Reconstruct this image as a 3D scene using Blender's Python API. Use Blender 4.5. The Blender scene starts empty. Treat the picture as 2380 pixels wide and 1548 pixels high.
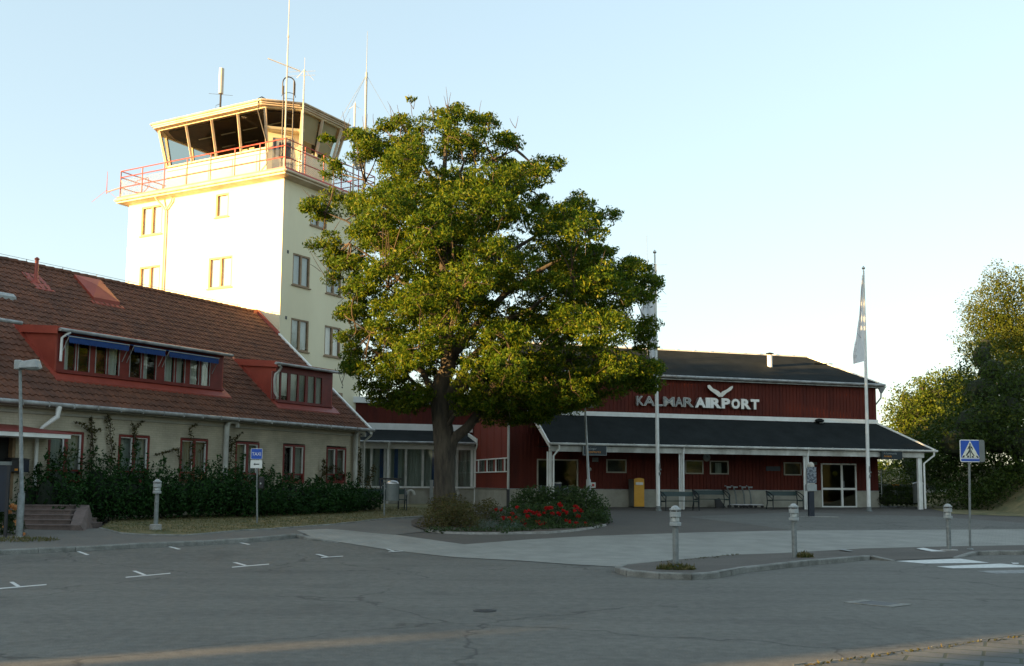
import bpy, math, random
import numpy as np
from mathutils import Vector, Matrix
from mathutils.geometry import tessellate_polygon
random.seed(7); rng = np.random.default_rng(7)
SC = bpy.context.scene; COL = SC.collection
# ---------------------------------------------------------------- surveying helpers (camera model used to measure the place)
f,p,r,cy,CX=2406.15,.1049,.0079,870.8,1190.
EZ=1.75
cp,sp,cr,sr=math.cos(p),math.sin(p),math.cos(r),math.sin(r)
Fv=(0,cp,sp); Rv=(cr,-sr*sp,sr*cp); Uv=(-sr,-cr*sp,cr*cp)
def ray(u,v):
    a=(u-CX)/f;b=(cy-v)/f
    return tuple(Fv[i]+a*Rv[i]+b*Uv[i] for i in range(3))
def atY(uv,Y):
    d=ray(*uv);t=Y/d[1];return (d[0]*t,Y,EZ+d[2]*t)
def atZ(uv,z):
    d=ray(*uv);t=(z-EZ)/d[2];return (d[0]*t,d[1]*t,z)
def onpl(uv,P0,n):
    d=ray(*uv);t=(P0[0]*n[0]+P0[1]*n[1]+(P0[2]-EZ)*n[2])/sum(d[i]*n[i] for i in range(3))
    return (d[0]*t,d[1]*t,EZ+d[2]*t)
def vv(x,y): return -.292*x+.956*y
def gz(x,y):
    w=vv(x,y)
    if w<24: return 0.
    if w<32: return (w-24)*.045
    if w<44: return .36+(w-32)*.0295
    return .714
def gnd(uv,dz=0.):
    z=0
    for i in range(60):
        P=atZ(uv,z); z=.6*z+.4*(gz(P[0],P[1])+dz)
    return atZ(uv,z)
def crop(x0,y0,s): return lambda x,y:((x0+x/s)/1.2403,(y0+y/s)/1.2403)
k1=crop(0,700,3.0965);k2=crop(600,850,2.2113);k3=crop(280,0,2.4963);k4=crop(330,540,2.3453);k5=crop(0,1100,3.0953)
m1=crop(840,250,1.5482);m2=crop(1150,1150,3.2943);m3=crop(1780,980,4.5769);m4=crop(1780,1230,4.25);m5=crop(2260,1060,2.5795);m6=crop(1700,680,2.6686)
q1=crop(0,1380,3.2162);q2=crop(700,1380,2.1636);q3=crop(1700,1440,1.901);q4=crop(2540,740,1.934);q5=crop(0,1240,4.553);q6=crop(640,230,4.69);q7=crop(1020,1330,9.105);q8=crop(2280,1230,5.409)
r1=crop(1660,1260,8.6);r3=crop(2700,1260,4.555);r5=crop(1040,1140,4.3);r6=crop(2060,1380,7.933)
aL=.5081;dA=(math.sin(aL),math.cos(aL));dB=(-dA[1],dA[0]);LE=(-6.1338,45.)
aT=1.2741;dT=(math.sin(aT),math.cos(aT));nT=(dT[1],-dT[0]);TC=(18.3354,52.)
TWo=(LE[0]+5.3682*dB[0],LE[1]+5.3682*dB[1])
class Fr:
    def __init__(s,o,ex,ey): s.o=o;s.ex=ex;s.ey=ey
    def p(s,a,b,z): return (s.o[0]+a*s.ex[0]+b*s.ey[0],s.o[1]+a*s.ex[1]+b*s.ey[1],z)
    def inv(s,P):
        x=P[0]-s.o[0];y=P[1]-s.o[1];return (x*s.ex[0]+y*s.ex[1],x*s.ey[0]+y*s.ey[1],P[2])
    def hb(s,uv,b): return s.inv(onpl(uv,s.p(0,b,0),(s.ey[0],s.ey[1],0)))
    def ha(s,uv,a): return s.inv(onpl(uv,s.p(a,0,0),(s.ex[0],s.ex[1],0)))
W0=Fr((0,0),(1,0),(0,1))
FL=Fr(LE,dA,dB); FW=Fr(TWo,dB,dA); FT=Fr(TC,(-dT[0],-dT[1]),nT)
# ---------------------------------------------------------------- mesh builder
ORG={}
def tag(o,label=None,cat=None,group=None,kind=None):
    if label: o['label']=label
    if cat: o['category']=cat
    if group: o['group']=group
    if kind: o['kind']=kind
    return o
def thing(name,label,cat,loc=(0,0,0),group=None,rz=0):
    o=bpy.data.objects.new(name,None);COL.objects.link(o);o.location=loc;o.rotation_euler=(0,0,rz)
    o.empty_display_size=.2
    ORG[o]=tuple(loc); return tag(o,label,cat,group)
class MB:
    def __init__(s): s.V=[];s.F=[];s.S=[];s.M=[];s.m=0
    def face(s,idx,sm=0): s.F.append(tuple(idx));s.S.append(sm);s.M.append(s.m)
    def poly(s,pts,sm=0):
        n=len(s.V);s.V+= [tuple(q) for q in pts];s.face(range(n,n+len(pts)),sm);return s
    def hexa(s,c):   # 8 corners: bottom 4 ccw, top 4
        n=len(s.V);s.V+=[tuple(q) for q in c]
        for q in ((3,2,1,0),(4,5,6,7),(0,1,5,4),(1,2,6,5),(2,3,7,6),(3,0,4,7)): s.face([n+i for i in q])
        return s
    def box(s,F,a0,a1,b0,b1,z0,z1):
        return s.hexa([F.p(a0,b0,z0),F.p(a1,b0,z0),F.p(a1,b1,z0),F.p(a0,b1,z0),F.p(a0,b0,z1),F.p(a1,b0,z1),F.p(a1,b1,z1),F.p(a0,b1,z1)])
    def prism(s,bot,top):
        n=len(s.V);k=len(bot);s.V+=[tuple(q) for q in bot]+[tuple(q) for q in top]
        s.face([n+i for i in range(k)][::-1]);s.face([n+k+i for i in range(k)])
        for i in range(k):
            j=(i+1)%k;s.face((n+i,n+j,n+k+j,n+k+i))
        return s
    def bar(s,P,Q,w,h=None,up=(0,0,1)):   # square bar
        h=h or w;P=Vector(P);Q=Vector(Q);d=(Q-P).normalized();u=Vector(up)
        if abs(d.dot(u))>.98: u=Vector((1,0,0))
        x=d.cross(u).normalized()*w/2;y=x.cross(d).normalized()*h/2
        return s.hexa([P-x-y,P+x-y,P+x+y,P-x+y,Q-x-y,Q+x-y,Q+x+y,Q-x+y])
    def tube(s,pts,rad,n=8,cap=True):
        pts=[Vector(q) for q in pts];k=len(pts)
        if not hasattr(rad,'__len__'): rad=[rad]*k
        base=len(s.V);pu=None
        for i,P in enumerate(pts):
            d=(pts[min(i+1,k-1)]-pts[max(i-1,0)]).normalized()
            u=pu if pu is not None else (Vector((0,0,1)) if abs(d.z)<.9 else Vector((1,0,0)))
            x=d.cross(u);
            if x.length<1e-4: x=d.cross(Vector((0,1,0)))
            x.normalize();y=x.cross(d).normalized();pu=y
            for j in range(n):
                t=2*math.pi*j/n;s.V.append(tuple(P+x*(math.cos(t)*rad[i])+y*(math.sin(t)*rad[i])))
        for i in range(k-1):
            for j in range(n):
                a=base+i*n+j;b=base+i*n+(j+1)%n;s.face((a,b,b+n,a+n),1)
        if cap:
            s.face([base+j for j in range(n)][::-1]);s.face([base+(k-1)*n+j for j in range(n)])
        return s
    def lathe(s,c,prof,n=16,sm=1):  # prof: (radius,z)
        base=len(s.V)
        for (q,z) in prof:
            for j in range(n):
                t=2*math.pi*j/n;s.V.append((c[0]+q*math.cos(t),c[1]+q*math.sin(t),c[2]+z))
        for i in range(len(prof)-1):
            for j in range(n):
                a=base+i*n+j;b=base+i*n+(j+1)%n;s.face((a,b,b+n,a+n),sm)
        s.face([base+j for j in range(n)][::-1]);s.face([base+(len(prof)-1)*n+j for j in range(n)])
        return s
    def ball(s,c,rx,ry=None,rz=None,n=10):
        ry=ry or rx;rz=rz or rx;base=len(s.V);m=n//2
        for i in range(m+1):
            ph=math.pi*i/m
            for j in range(n):
                t=2*math.pi*j/n;q=max(math.sin(ph),.01);s.V.append((c[0]+rx*q*math.cos(t),c[1]+ry*q*math.sin(t),c[2]-rz*math.cos(ph)))
        for i in range(m):
            for j in range(n):
                a=base+i*n+j;b=base+i*n+(j+1)%n;s.face((a,b,b+n,a+n),1)
        return s
    def build(s,name,mats,parent=None,org=None,local=False,label=None,bev=0):
        o_=ORG.get(parent,(0,0,0)) if parent is not None else (org or (0,0,0))
        if local: o_=(0,0,0)
        me=bpy.data.meshes.new(name)
        me.from_pydata([(x-o_[0],y-o_[1],z-o_[2]) for x,y,z in s.V],[],s.F)
        if not isinstance(mats,(list,tuple)): mats=[mats]
        for q in mats: me.materials.append(q)
        me.polygons.foreach_set('use_smooth',[bool(q) for q in s.S])
        me.polygons.foreach_set('material_index',s.M)
        if any(s.S):
            try: me.set_sharp_from_angle(angle=math.radians(40))
            except Exception: pass
        me.update()
        o=bpy.data.objects.new(name,me);COL.objects.link(o)
        if parent is not None: o.parent=parent;ORG[o]=ORG.get(parent,(0,0,0))
        elif org: o.location=org;ORG[o]=org
        if bev:
            b=o.modifiers.new('bevel','BEVEL');b.width=bev;b.segments=2;b.limit_method='ANGLE'
        if label: o['label']=label
        return o
def children(o): return [c for c in bpy.data.objects if c.parent==o]
def copy_tree(o,loc=None,rz=None,label=None,parent=None):
    c=o.copy();COL.objects.link(c);c.parent=parent
    if loc is not None: c.location=loc
    if rz is not None: c.rotation_euler=(0,0,rz)
    if label: c['label']=label
    for ch in children(o): copy_tree(ch,parent=c)
    return c
# ---------------------------------------------------------------- materials
def mat(name,col,col2=None,rough=.7,scale=3.,detail=5.,bump=0.,bscale=None,metal=0.,spec=.5,stretch=(1,1,1),speck=0.,lo=.35,hi=.65,cell=0.):
    m=bpy.data.materials.new(name);m.use_nodes=True;nt=m.node_tree;N=nt.nodes;L=nt.links
    b=N['Principled BSDF'];b.inputs['Roughness'].default_value=rough;b.inputs['Metallic'].default_value=metal
    b.inputs['Specular IOR Level'].default_value=spec
    tc=N.new('ShaderNodeTexCoord');mp=N.new('ShaderNodeMapping');mp.inputs['Scale'].default_value=stretch;L.new(tc.outputs['Object'],mp.inputs[0])
    col2=col2 or tuple(c*.8 for c in col)
    nz=N.new('ShaderNodeTexNoise');nz.inputs['Scale'].default_value=scale;nz.inputs['Detail'].default_value=detail;nz.inputs['Roughness'].default_value=.65
    L.new(mp.outputs[0],nz.inputs['Vector'])
    rp=N.new('ShaderNodeValToRGB');rp.color_ramp.elements[0].position=lo;rp.color_ramp.elements[1].position=hi
    rp.color_ramp.elements[0].color=(*col2,1);rp.color_ramp.elements[1].color=(*col,1);L.new(nz.outputs[0],rp.inputs[0])
    out=rp.outputs[0]
    if speck:
        n2=N.new('ShaderNodeTexNoise');n2.inputs['Scale'].default_value=55;n2.inputs['Detail'].default_value=3;L.new(tc.outputs['Object'],n2.inputs['Vector'])
        r2=N.new('ShaderNodeMapRange');r2.inputs[1].default_value=.3;r2.inputs[2].default_value=.7;r2.inputs[3].default_value=1-speck;r2.inputs[4].default_value=1+speck
        L.new(n2.outputs[0],r2.inputs[0]);mx=N.new('ShaderNodeVectorMath');mx.operation='SCALE';L.new(out,mx.inputs[0]);L.new(r2.outputs[0],mx.inputs['Scale']);out=mx.outputs[0]
    if cell:
        vc=N.new('ShaderNodeTexVoronoi');vc.inputs['Scale'].default_value=3.6;L.new(tc.outputs['Object'],vc.inputs['Vector']);sx_=N.new('ShaderNodeSeparateXYZ');L.new(vc.outputs['Color'],sx_.inputs[0])
        r3_=N.new('ShaderNodeMapRange');r3_.inputs[3].default_value=1-cell;r3_.inputs[4].default_value=1+cell;L.new(sx_.outputs[0],r3_.inputs[0]);m3_=N.new('ShaderNodeVectorMath');m3_.operation='SCALE';L.new(out,m3_.inputs[0]);L.new(r3_.outputs[0],m3_.inputs['Scale']);out=m3_.outputs[0]
    L.new(out,b.inputs['Base Color'])
    if bump:
        n3=N.new('ShaderNodeTexNoise');n3.inputs['Scale'].default_value=bscale or scale*8;n3.inputs['Detail'].default_value=4;L.new(mp.outputs[0],n3.inputs['Vector'])
        bp=N.new('ShaderNodeBump');bp.inputs['Strength'].default_value=bump;bp.inputs['Distance'].default_value=.02;L.new(n3.outputs[0],bp.inputs['Height']);L.new(bp.outputs[0],b.inputs['Normal'])
    return m
def leafmat(name,cols,trans=.35,rough=.5):
    m=bpy.data.materials.new(name);m.use_nodes=True;nt=m.node_tree;N=nt.nodes;L=nt.links;b=N['Principled BSDF']
    g=N.new('ShaderNodeNewGeometry');rp=N.new('ShaderNodeValToRGB');e=rp.color_ramp.elements
    e[0].color=(*cols[0],1);e[1].color=(*cols[-1],1)
    for i,c in enumerate(cols[1:-1]): q=e.new((i+1)/(len(cols)-1));q.color=(*c,1)
    L.new(g.outputs['Random Per Island'],rp.inputs[0]);L.new(rp.outputs[0],b.inputs['Base Color'])
    b.inputs['Roughness'].default_value=rough;b.inputs['Specular IOR Level'].default_value=.15
    t=N.new('ShaderNodeBsdfTranslucent');L.new(rp.outputs[0],t.inputs[0]);mx=N.new('ShaderNodeMixShader');mx.inputs[0].default_value=trans
    L.new(b.outputs[0],mx.inputs[1]);L.new(t.outputs[0],mx.inputs[2]);L.new(mx.outputs[0],N['Material Output'].inputs[0])
    return m
def glassmat(name,tint=(.9,.92,.9),refl=1.45,extra=.0):
    m=bpy.data.materials.new(name);m.use_nodes=True;nt=m.node_tree;N=nt.nodes;L=nt.links
    N.remove(N['Principled BSDF']);t=N.new('ShaderNodeBsdfTransparent');t.inputs[0].default_value=(*tint,1);g=N.new('ShaderNodeBsdfGlossy');g.inputs['Roughness'].default_value=.02
    fr=N.new('ShaderNodeFresnel');ge=N.new('ShaderNodeNewGeometry');im=N.new('ShaderNodeMapRange');im.inputs[3].default_value=refl;im.inputs[4].default_value=1/refl;L.new(ge.outputs['Backfacing'],im.inputs[0]);L.new(im.outputs[0],fr.inputs[0])
    nz=N.new('ShaderNodeTexNoise');nz.inputs['Scale'].default_value=.9;bp=N.new('ShaderNodeBump');bp.inputs['Strength'].default_value=.04;bp.inputs['Distance'].default_value=.1;L.new(nz.outputs[0],bp.inputs['Height']);L.new(bp.outputs[0],g.inputs['Normal'])
    ad=N.new('ShaderNodeMath');ad.operation='ADD';ad.use_clamp=True;ad.inputs[1].default_value=extra;L.new(fr.outputs[0],ad.inputs[0])
    mx=N.new('ShaderNodeMixShader');L.new(ad.outputs[0],mx.inputs[0]);L.new(t.outputs[0],mx.inputs[1]);L.new(g.outputs[0],mx.inputs[2]);L.new(mx.outputs[0],N['Material Output'].inputs[0])
    return m
def brickmat(name,c1_,c2_,mort,sx,sy,rough=.8,bump=.4,off=.5,axis=None,msize=.02,noise=.5):
    """axis: unit horizontal direction used as the brick's running coordinate (None: flat on the ground)"""
    m=bpy.data.materials.new(name);m.use_nodes=True;nt=m.node_tree;N=nt.nodes;L=nt.links;b=N['Principled BSDF'];b.inputs['Roughness'].default_value=rough
    tc=N.new('ShaderNodeTexCoord');cb=N.new('ShaderNodeCombineXYZ')
    if axis is not None:
        d=N.new('ShaderNodeVectorMath');d.operation='DOT_PRODUCT';L.new(tc.outputs['Object'],d.inputs[0]);d.inputs[1].default_value=(axis[0],axis[1],0)
        sp_=N.new('ShaderNodeSeparateXYZ');L.new(tc.outputs['Object'],sp_.inputs[0]);L.new(d.outputs['Value'],cb.inputs[0]);L.new(sp_.outputs[2],cb.inputs[1]);vec=cb.outputs[0]
    else:
        mp=N.new('ShaderNodeMapping');mp.inputs['Rotation'].default_value=(0,0,.45);L.new(tc.outputs['Object'],mp.inputs[0]);vec=mp.outputs[0]
    br=N.new('ShaderNodeTexBrick');br.inputs['Color1'].default_value=(*c1_,1);br.inputs['Color2'].default_value=(*c2_,1);br.inputs['Mortar'].default_value=(*mort,1)
    br.inputs['Scale'].default_value=1;br.inputs['Brick Width'].default_value=sx;br.inputs['Row Height'].default_value=sy;br.inputs['Mortar Size'].default_value=msize;br.inputs['Mortar Smooth'].default_value=.3;br.offset=off
    L.new(vec,br.inputs['Vector'])
    nz=N.new('ShaderNodeTexNoise');nz.inputs['Scale'].default_value=1.3;nz.inputs['Detail'].default_value=7;L.new(tc.outputs['Object'],nz.inputs['Vector'])
    mr=N.new('ShaderNodeMapRange');mr.inputs[1].default_value=.3;mr.inputs[2].default_value=.7;mr.inputs[3].default_value=1-noise*.5;mr.inputs[4].default_value=1+noise*.3;L.new(nz.outputs[0],mr.inputs[0])
    mx=N.new('ShaderNodeVectorMath');mx.operation='SCALE';L.new(br.outputs['Color'],mx.inputs[0]);L.new(mr.outputs[0],mx.inputs['Scale']);L.new(mx.outputs[0],b.inputs['Base Color'])
    n2=N.new('ShaderNodeTexNoise');n2.inputs['Scale'].default_value=14;n2.inputs['Detail'].default_value=4;L.new(tc.outputs['Object'],n2.inputs['Vector'])
    su=N.new('ShaderNodeMath');su.operation='SUBTRACT';L.new(n2.outputs[0],su.inputs[0]);L.new(br.outputs['Fac'],su.inputs[1])
    bp=N.new('ShaderNodeBump');bp.inputs['Strength'].default_value=bump;bp.inputs['Distance'].default_value=.02;L.new(su.outputs[0],bp.inputs['Height']);L.new(bp.outputs[0],b.inputs['Normal'])
    return m
def asphaltmat(*a,**k):
    m=mat(*a,**k);nt=m.node_tree;N=nt.nodes;L=nt.links;b=N['Principled BSDF'];src=b.inputs['Base Color'].links[0].from_socket
    tc=N.new('ShaderNodeTexCoord')
    def noise(sc,st,det=4,rot=0.):
        mp=N.new('ShaderNodeMapping');mp.inputs['Scale'].default_value=st;mp.inputs['Rotation'].default_value=(0,0,rot);L.new(tc.outputs['Object'],mp.inputs[0]);n=N.new('ShaderNodeTexNoise');n.inputs['Scale'].default_value=sc;n.inputs['Detail'].default_value=det;L.new(mp.outputs[0],n.inputs['Vector']);return n
    def rng_(sock,a,b_,c,d):
        r=N.new('ShaderNodeMapRange');r.inputs[1].default_value=a;r.inputs[2].default_value=b_;r.inputs[3].default_value=c;r.inputs[4].default_value=d;L.new(sock,r.inputs[0]);return r.outputs[0]
    def mul(x,y):
        q=N.new('ShaderNodeMath');q.operation='MULTIPLY';L.new(x,q.inputs[0]);L.new(y,q.inputs[1]);return q.outputs[0]
    stain=rng_(noise(.55,(1,1,1),9).outputs[0],.57,.72,1.,.74)          # oil and damp stains
    tyre=mul(rng_(noise(1.0,(.22,1.6,1),9,-.45).outputs[0],.42,.66,1.05,.90),rng_(noise(7.,(1,1,1),10).outputs[0],.3,.7,.82,1.18))     # worn wheel tracks
    vo=N.new('ShaderNodeTexVoronoi');vo.feature='DISTANCE_TO_EDGE';vo.inputs['Scale'].default_value=.22
    ds=noise(1.3,(1,1,1),5);mx=N.new('ShaderNodeVectorMath');mx.operation='ADD';L.new(tc.outputs['Object'],mx.inputs[0]);L.new(ds.outputs['Color'],mx.inputs[1]);L.new(mx.outputs[0],vo.inputs['Vector'])
    crack=rng_(vo.outputs['Distance'],.0,.009,.45,1.)
    cm=rng_(noise(.12,(1,1,1),3).outputs[0],.44,.50,0.,1.)
    mixc=N.new('ShaderNodeMix');L.new(cm,mixc.inputs[0]);mixc.inputs[2].default_value=1.;L.new(crack,mixc.inputs[3])
    tot=mul(mul(stain,tyre),mixc.outputs[0]);sc=N.new('ShaderNodeVectorMath');sc.operation='SCALE';L.new(src,sc.inputs[0]);L.new(tot,sc.inputs['Scale']);L.new(sc.outputs[0],b.inputs['Base Color'])
    return m
M={}
M['white']=mat('white_paint',(.84,.84,.80),(.72,.72,.67),.55,2.2)
M['whitedirty']=mat('weathered_white_paint',(.62,.62,.57),(.34,.33,.29),.65,1.6,detail=8,stretch=(1,1,.6))
M['cream']=mat('cream_render',(.79,.73,.52),(.73,.665,.465),.85,.5,detail=9,bump=.25,bscale=40,stretch=(1,1,.35))
M['creamtrim']=mat('cream_trim',(.66,.56,.42),(.50,.38,.24),.6,1.5,stretch=(1,1,.5))
M['cabboard']=mat('cab_boarding',(.82,.76,.52),(.76,.69,.46),.6,1.)
M['ochre']=mat('ochre_window_frame',(.55,.37,.14),(.42,.27,.10),.6,5.)
M['brownframe']=mat('brown_window_frame',(.30,.20,.11),(.2,.13,.07),.6,5.)
M['redtrim']=mat('red_painted_wood',(.20,.026,.018),(.15,.019,.013),.55,3.)
M['redmetal']=mat('red_sheet_metal',(.33,.055,.030),(.26,.042,.024),.5,2.)
M['redrail']=mat('red_railing_paint',(.48,.075,.06),(.38,.06,.045),.5,8.)
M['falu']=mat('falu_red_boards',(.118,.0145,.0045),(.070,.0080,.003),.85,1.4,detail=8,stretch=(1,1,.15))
M['falulit']=mat('falu_red_lit_boards',(.19,.026,.011),(.14,.019,.008),.8,1.2,detail=6,stretch=(1,1,.2))  # same red, lightened for the side wall that catches more light
M['felt']=mat('roof_felt',(.021,.025,.025),(.014,.017,.017),1.,1.2,detail=8,speck=.25,spec=.12)
M['tile']=mat('roof_tile',(.165,.060,.029),(.078,.034,.020),.85,.9,detail=10,speck=.3,lo=.3,hi=.7,cell=.16)
M['gutter']=mat('grey_gutter',(.42,.43,.42),(.22,.22,.21),.5,3.,metal=.2)
M['darkmetal']=mat('dark_metal',(.02,.022,.025),(.03,.03,.032),.5,6.)
M['steel']=mat('galvanised_steel',(.24,.26,.255),(.15,.165,.16),.5,9.,metal=.3)
M['lightgrey']=mat('light_grey_paint',(.38,.40,.39),(.29,.31,.30),.5,6.)
M['lampglass']=mat('frosted_lamp_lens',(.42,.44,.42),(.34,.36,.33),.3,4.)
M['plinth']=mat('rendered_plinth',(.42,.40,.33),(.30,.285,.235),.9,1.6,detail=9,bump=.2,bscale=25)
M['concrete']=mat('concrete',(.36,.35,.32),(.24,.23,.21),.9,5.,bump=.3,speck=.2)
M['kerb']=mat('granite_kerb',(.25,.25,.225),(.12,.12,.105),.85,2.6,detail=8,bump=.4,speck=.25)
M['asphalt']=asphaltmat('asphalt',(.132,.129,.110),(.098,.096,.083),.9,.22,detail=12,bump=.35,bscale=70,speck=.3,lo=.3,hi=.72)
M['asphaltdark']=mat('brownish_asphalt',(.100,.089,.074),(.076,.068,.057),.9,.5,detail=9,bump=.35,bscale=70,speck=.3)
M['pavelight']=brickmat('light_block_paving',(.270,.268,.235),(.24,.24,.213),(.19,.19,.172),.2,.1,.85,.25,.5,None,.006,.35)
M['pavement']=mat('pavement_asphalt',(.140,.132,.112),(.106,.10,.087),.9,.6,detail=9,bump=.3,bscale=70,speck=.28)
M['slabs']=brickmat('dark_paving_slabs',(.10,.105,.098),(.075,.08,.076),(.035,.045,.025),.7,.35,.85,.4,.5,None,.02,.6)
M['paint']=mat('worn_road_paint',(.62,.63,.60),(.40,.41,.39),.7,9.,detail=8,lo=.3,hi=.55)
M['paintold']=mat('faded_road_paint',(.30,.31,.30),(.14,.145,.14),.8,5.,detail=8)
M['earth']=mat('dry_ground',(.10,.095,.06),(.06,.065,.035),.95,.6,detail=9)
M['lawn']=mat('dry_lawn',(.21,.165,.075),(.075,.085,.032),.95,1.6,detail=9,bump=.5,bscale=60,lo=.38,hi=.62)
M['soil']=mat('bed_soil',(.09,.07,.05),(.05,.04,.03),.95,4.)
M['bark']=mat('tree_bark',(.085,.070,.050),(.032,.027,.021),.95,7.,detail=9,bump=.9,bscale=16,stretch=(1,1,.22))
M['twig']=mat('brown_twig_bark',(.085,.06,.038),(.05,.036,.024),.9,6.)  # brown bark of thin branches and climber stems
M['brickwhite']=brickmat('painted_brick',(.52,.465,.35),(.47,.42,.315),(.42,.375,.28),.25,.075,.9,.35,.5,dA,.008,.45)
M['rosybrick']=mat('reddish_step_stone',(.17,.125,.11),(.11,.085,.075),.9,4.,speck=.2)
M['benchgreen']=mat('bench_green_paint',(.012,.036,.029),(.009,.026,.021),.5,5.)
M['benchiron']=mat('bench_dark_iron',(.018,.026,.028),(.012,.018,.02),.5,5.)
M['yellow']=mat('yellow_box_paint',(.72,.36,.03),(.62,.30,.025),.45,3.)
M['greybox']=mat('grey_box_paint',(.16,.18,.17),(.12,.135,.13),.5,4.)
M['navy']=mat('dark_navy_paint',(.014,.022,.038),(.011,.017,.028),.45,5.)
M['blue']=mat('blue_sign_face',(.012,.085,.46),(.011,.075,.42),.4,3.)
M['bluecloth']=mat('blue_awning_cloth',(.010,.050,.19),(.008,.038,.15),.85,6.)
M['signwhite']=mat('white_sign_face',(.78,.78,.74),(.72,.72,.68),.4,3.)
M['signcream']=mat('cream_sign_triangle',(.78,.76,.62),(.74,.71,.57),.4,3.)
M['black']=mat('black_print',(.015,.014,.016),(.02,.02,.02),.5,5.)
M['signdark']=mat('dark_sign_face',(.008,.02,.028),(.007,.016,.023),.4,5.)
M['signorange']=mat('orange_lettering',(.62,.24,.02),(.55,.2,.02),.5,5.)
M['signgrey']=mat('grey_lettering',(.30,.34,.34),(.25,.28,.28),.5,5.)
M['alu']=mat('brushed_aluminium',(.56,.55,.53),(.46,.45,.43),.32,5.,metal=.75)
M['lettergrey']=mat('grey_letter_face',(.22,.235,.24),(.17,.18,.185),.4,5.,metal=.2)
M['curtain']=mat('pale_curtain',(.58,.60,.53),(.44,.46,.40),.9,1.2,stretch=(14,14,.5))
M['curtaingreen']=mat('green_grey_curtain',(.34,.37,.32),(.20,.23,.20),.9,1.2,stretch=(11,11,.4))
M['blind']=mat('pale_window_blind',(.50,.51,.48),(.42,.43,.40),.8,2.5,stretch=(8,8,.5))
M['blindpink']=mat('warm_window_blind',(.85,.76,.70),(.78,.69,.63),.8,2.5,stretch=(8,8,.5))
M['bluestripe']=mat('blue_curtain_stripe',(.03,.075,.20),(.025,.06,.16),.8,3.)
M['dark']=mat('dark_interior',(.018,.019,.018),(.012,.013,.012),.9,2.)
M['olive']=mat('dim_interior',(.046,.046,.036),(.028,.028,.023),.8,1.2)
M['ceil']=mat('cab_ceiling',(.10,.065,.034),(.055,.038,.022),.9,1.7)
M['tan']=mat('tan_roller_blind',(.66,.55,.36),(.58,.48,.31),.85,1.)
M['glass']=glassmat('window_glass',(.92,.94,.93),1.45,.02)
M['cabglass']=glassmat('cab_glass',(.74,.76,.72),1.30,.0)
M['clearglass']=glassmat('clear_glass',(.85,.87,.84),1.4,.0)
M['vista']=mat('dull_white_plastic',(.55,.51,.43),(.48,.45,.38),.45,3.)
M['flag']=mat('white_flag_cloth',(.78,.79,.80),(.72,.73,.75),.8,2.)
M['flagmark']=mat('grey_flag_print',(.16,.16,.19),(.13,.13,.16),.8,4.)
M['brochure']=mat('brochure_covers',(.34,.38,.42),(.10,.12,.15),.35,16.,detail=2,lo=.45,hi=.55)
M['stickred']=mat('red_sticker',(.55,.07,.04),(.45,.05,.03),.5,4.)
M['lightstrip']=mat('ceiling_lamp_strip',(.8,.75,.55),(.7,.65,.5),.5,4.)
L_ASH=leafmat('ash_leaf',[(.030,.070,.005),(.055,.108,.007),(.10,.148,.009),(.19,.195,.013)],.48)
L_HEDGE=leafmat('laurel_leaf',[(.008,.030,.006),(.013,.045,.008),(.022,.062,.010)],.15,.6)
L_VINE=leafmat('climber_leaf',[(.035,.042,.012),(.065,.062,.018),(.11,.08,.022)],.3)
L_BIRCH=leafmat('birch_leaf',[(.040,.068,.008),(.070,.095,.011),(.12,.125,.016)],.42)
L_LIME=leafmat('light_bush_leaf',[(.034,.068,.007),(.065,.10,.009),(.115,.135,.013)],.42)
L_DARK=leafmat('dark_bush_leaf',[(.020,.042,.007),(.034,.060,.009),(.055,.082,.012)],.3)
L_SPIREA=leafmat('spirea_leaf',[(.07,.065,.022),(.11,.085,.03),(.06,.08,.024)],.3)
L_PRIVET=leafmat('privet_leaf',[(.026,.052,.018),(.042,.075,.022),(.06,.095,.03)],.25)
L_SAGE=leafmat('sage_leaf',[(.10,.15,.12),(.14,.2,.16),(.09,.13,.1)],.2)
L_GRASS=leafmat('grass_blade',[(.06,.085,.02),(.13,.12,.04),(.22,.17,.075)],.3)
L_RED=leafmat('red_petal',[(.36,.008,.010),(.50,.012,.014),(.28,.006,.008)],.3)
L_APR=leafmat('apricot_petal',[(.75,.35,.12),(.8,.45,.2),(.7,.3,.1)],.3)
# ---------------------------------------------------------------- foliage
def leaves(name,C,size,mt,parent=None,aspect=.45,droop=.3,var=.4,org=None,local=False,extra=None):
    C=np.asarray(C,float);n=len(C)
    u=rng.normal(size=(n,3));u[:,2]-=droop;u/=np.linalg.norm(u,axis=1)[:,None]
    w=rng.normal(size=(n,3));v=np.cross(u,w);v/=np.linalg.norm(v,axis=1)[:,None]+1e-9
    s=(size*(1+var*rng.uniform(-1,1,n)))[:,None]
    o_=ORG.get(parent,(0,0,0)) if parent is not None else (org or (0,0,0))
    if local: o_=(0,0,0)
    C=C-np.array(o_)
    nrm=np.cross(u,v)
    V=np.stack([C-u*s*.5,C+v*s*aspect*.5+nrm*s*.06,C+u*s*.5,C-v*s*aspect*.5+nrm*s*.06],1).reshape(-1,3)
    me=bpy.data.meshes.new(name);me.vertices.add(4*n);me.vertices.foreach_set('co',V.ravel().astype(np.float32))
    me.loops.add(4*n);me.loops.foreach_set('vertex_index',np.arange(4*n,dtype=np.int32));me.polygons.add(n)
    me.polygons.foreach_set('loop_start',np.arange(0,4*n,4,dtype=np.int32))
    me.materials.append(mt);me.update(calc_edges=True);me.validate()
    o=bpy.data.objects.new(name,me);COL.objects.link(o)
    if parent is not None: o.parent=parent;ORG[o]=ORG.get(parent,(0,0,0))
    elif org: o.location=org
    return o
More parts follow.
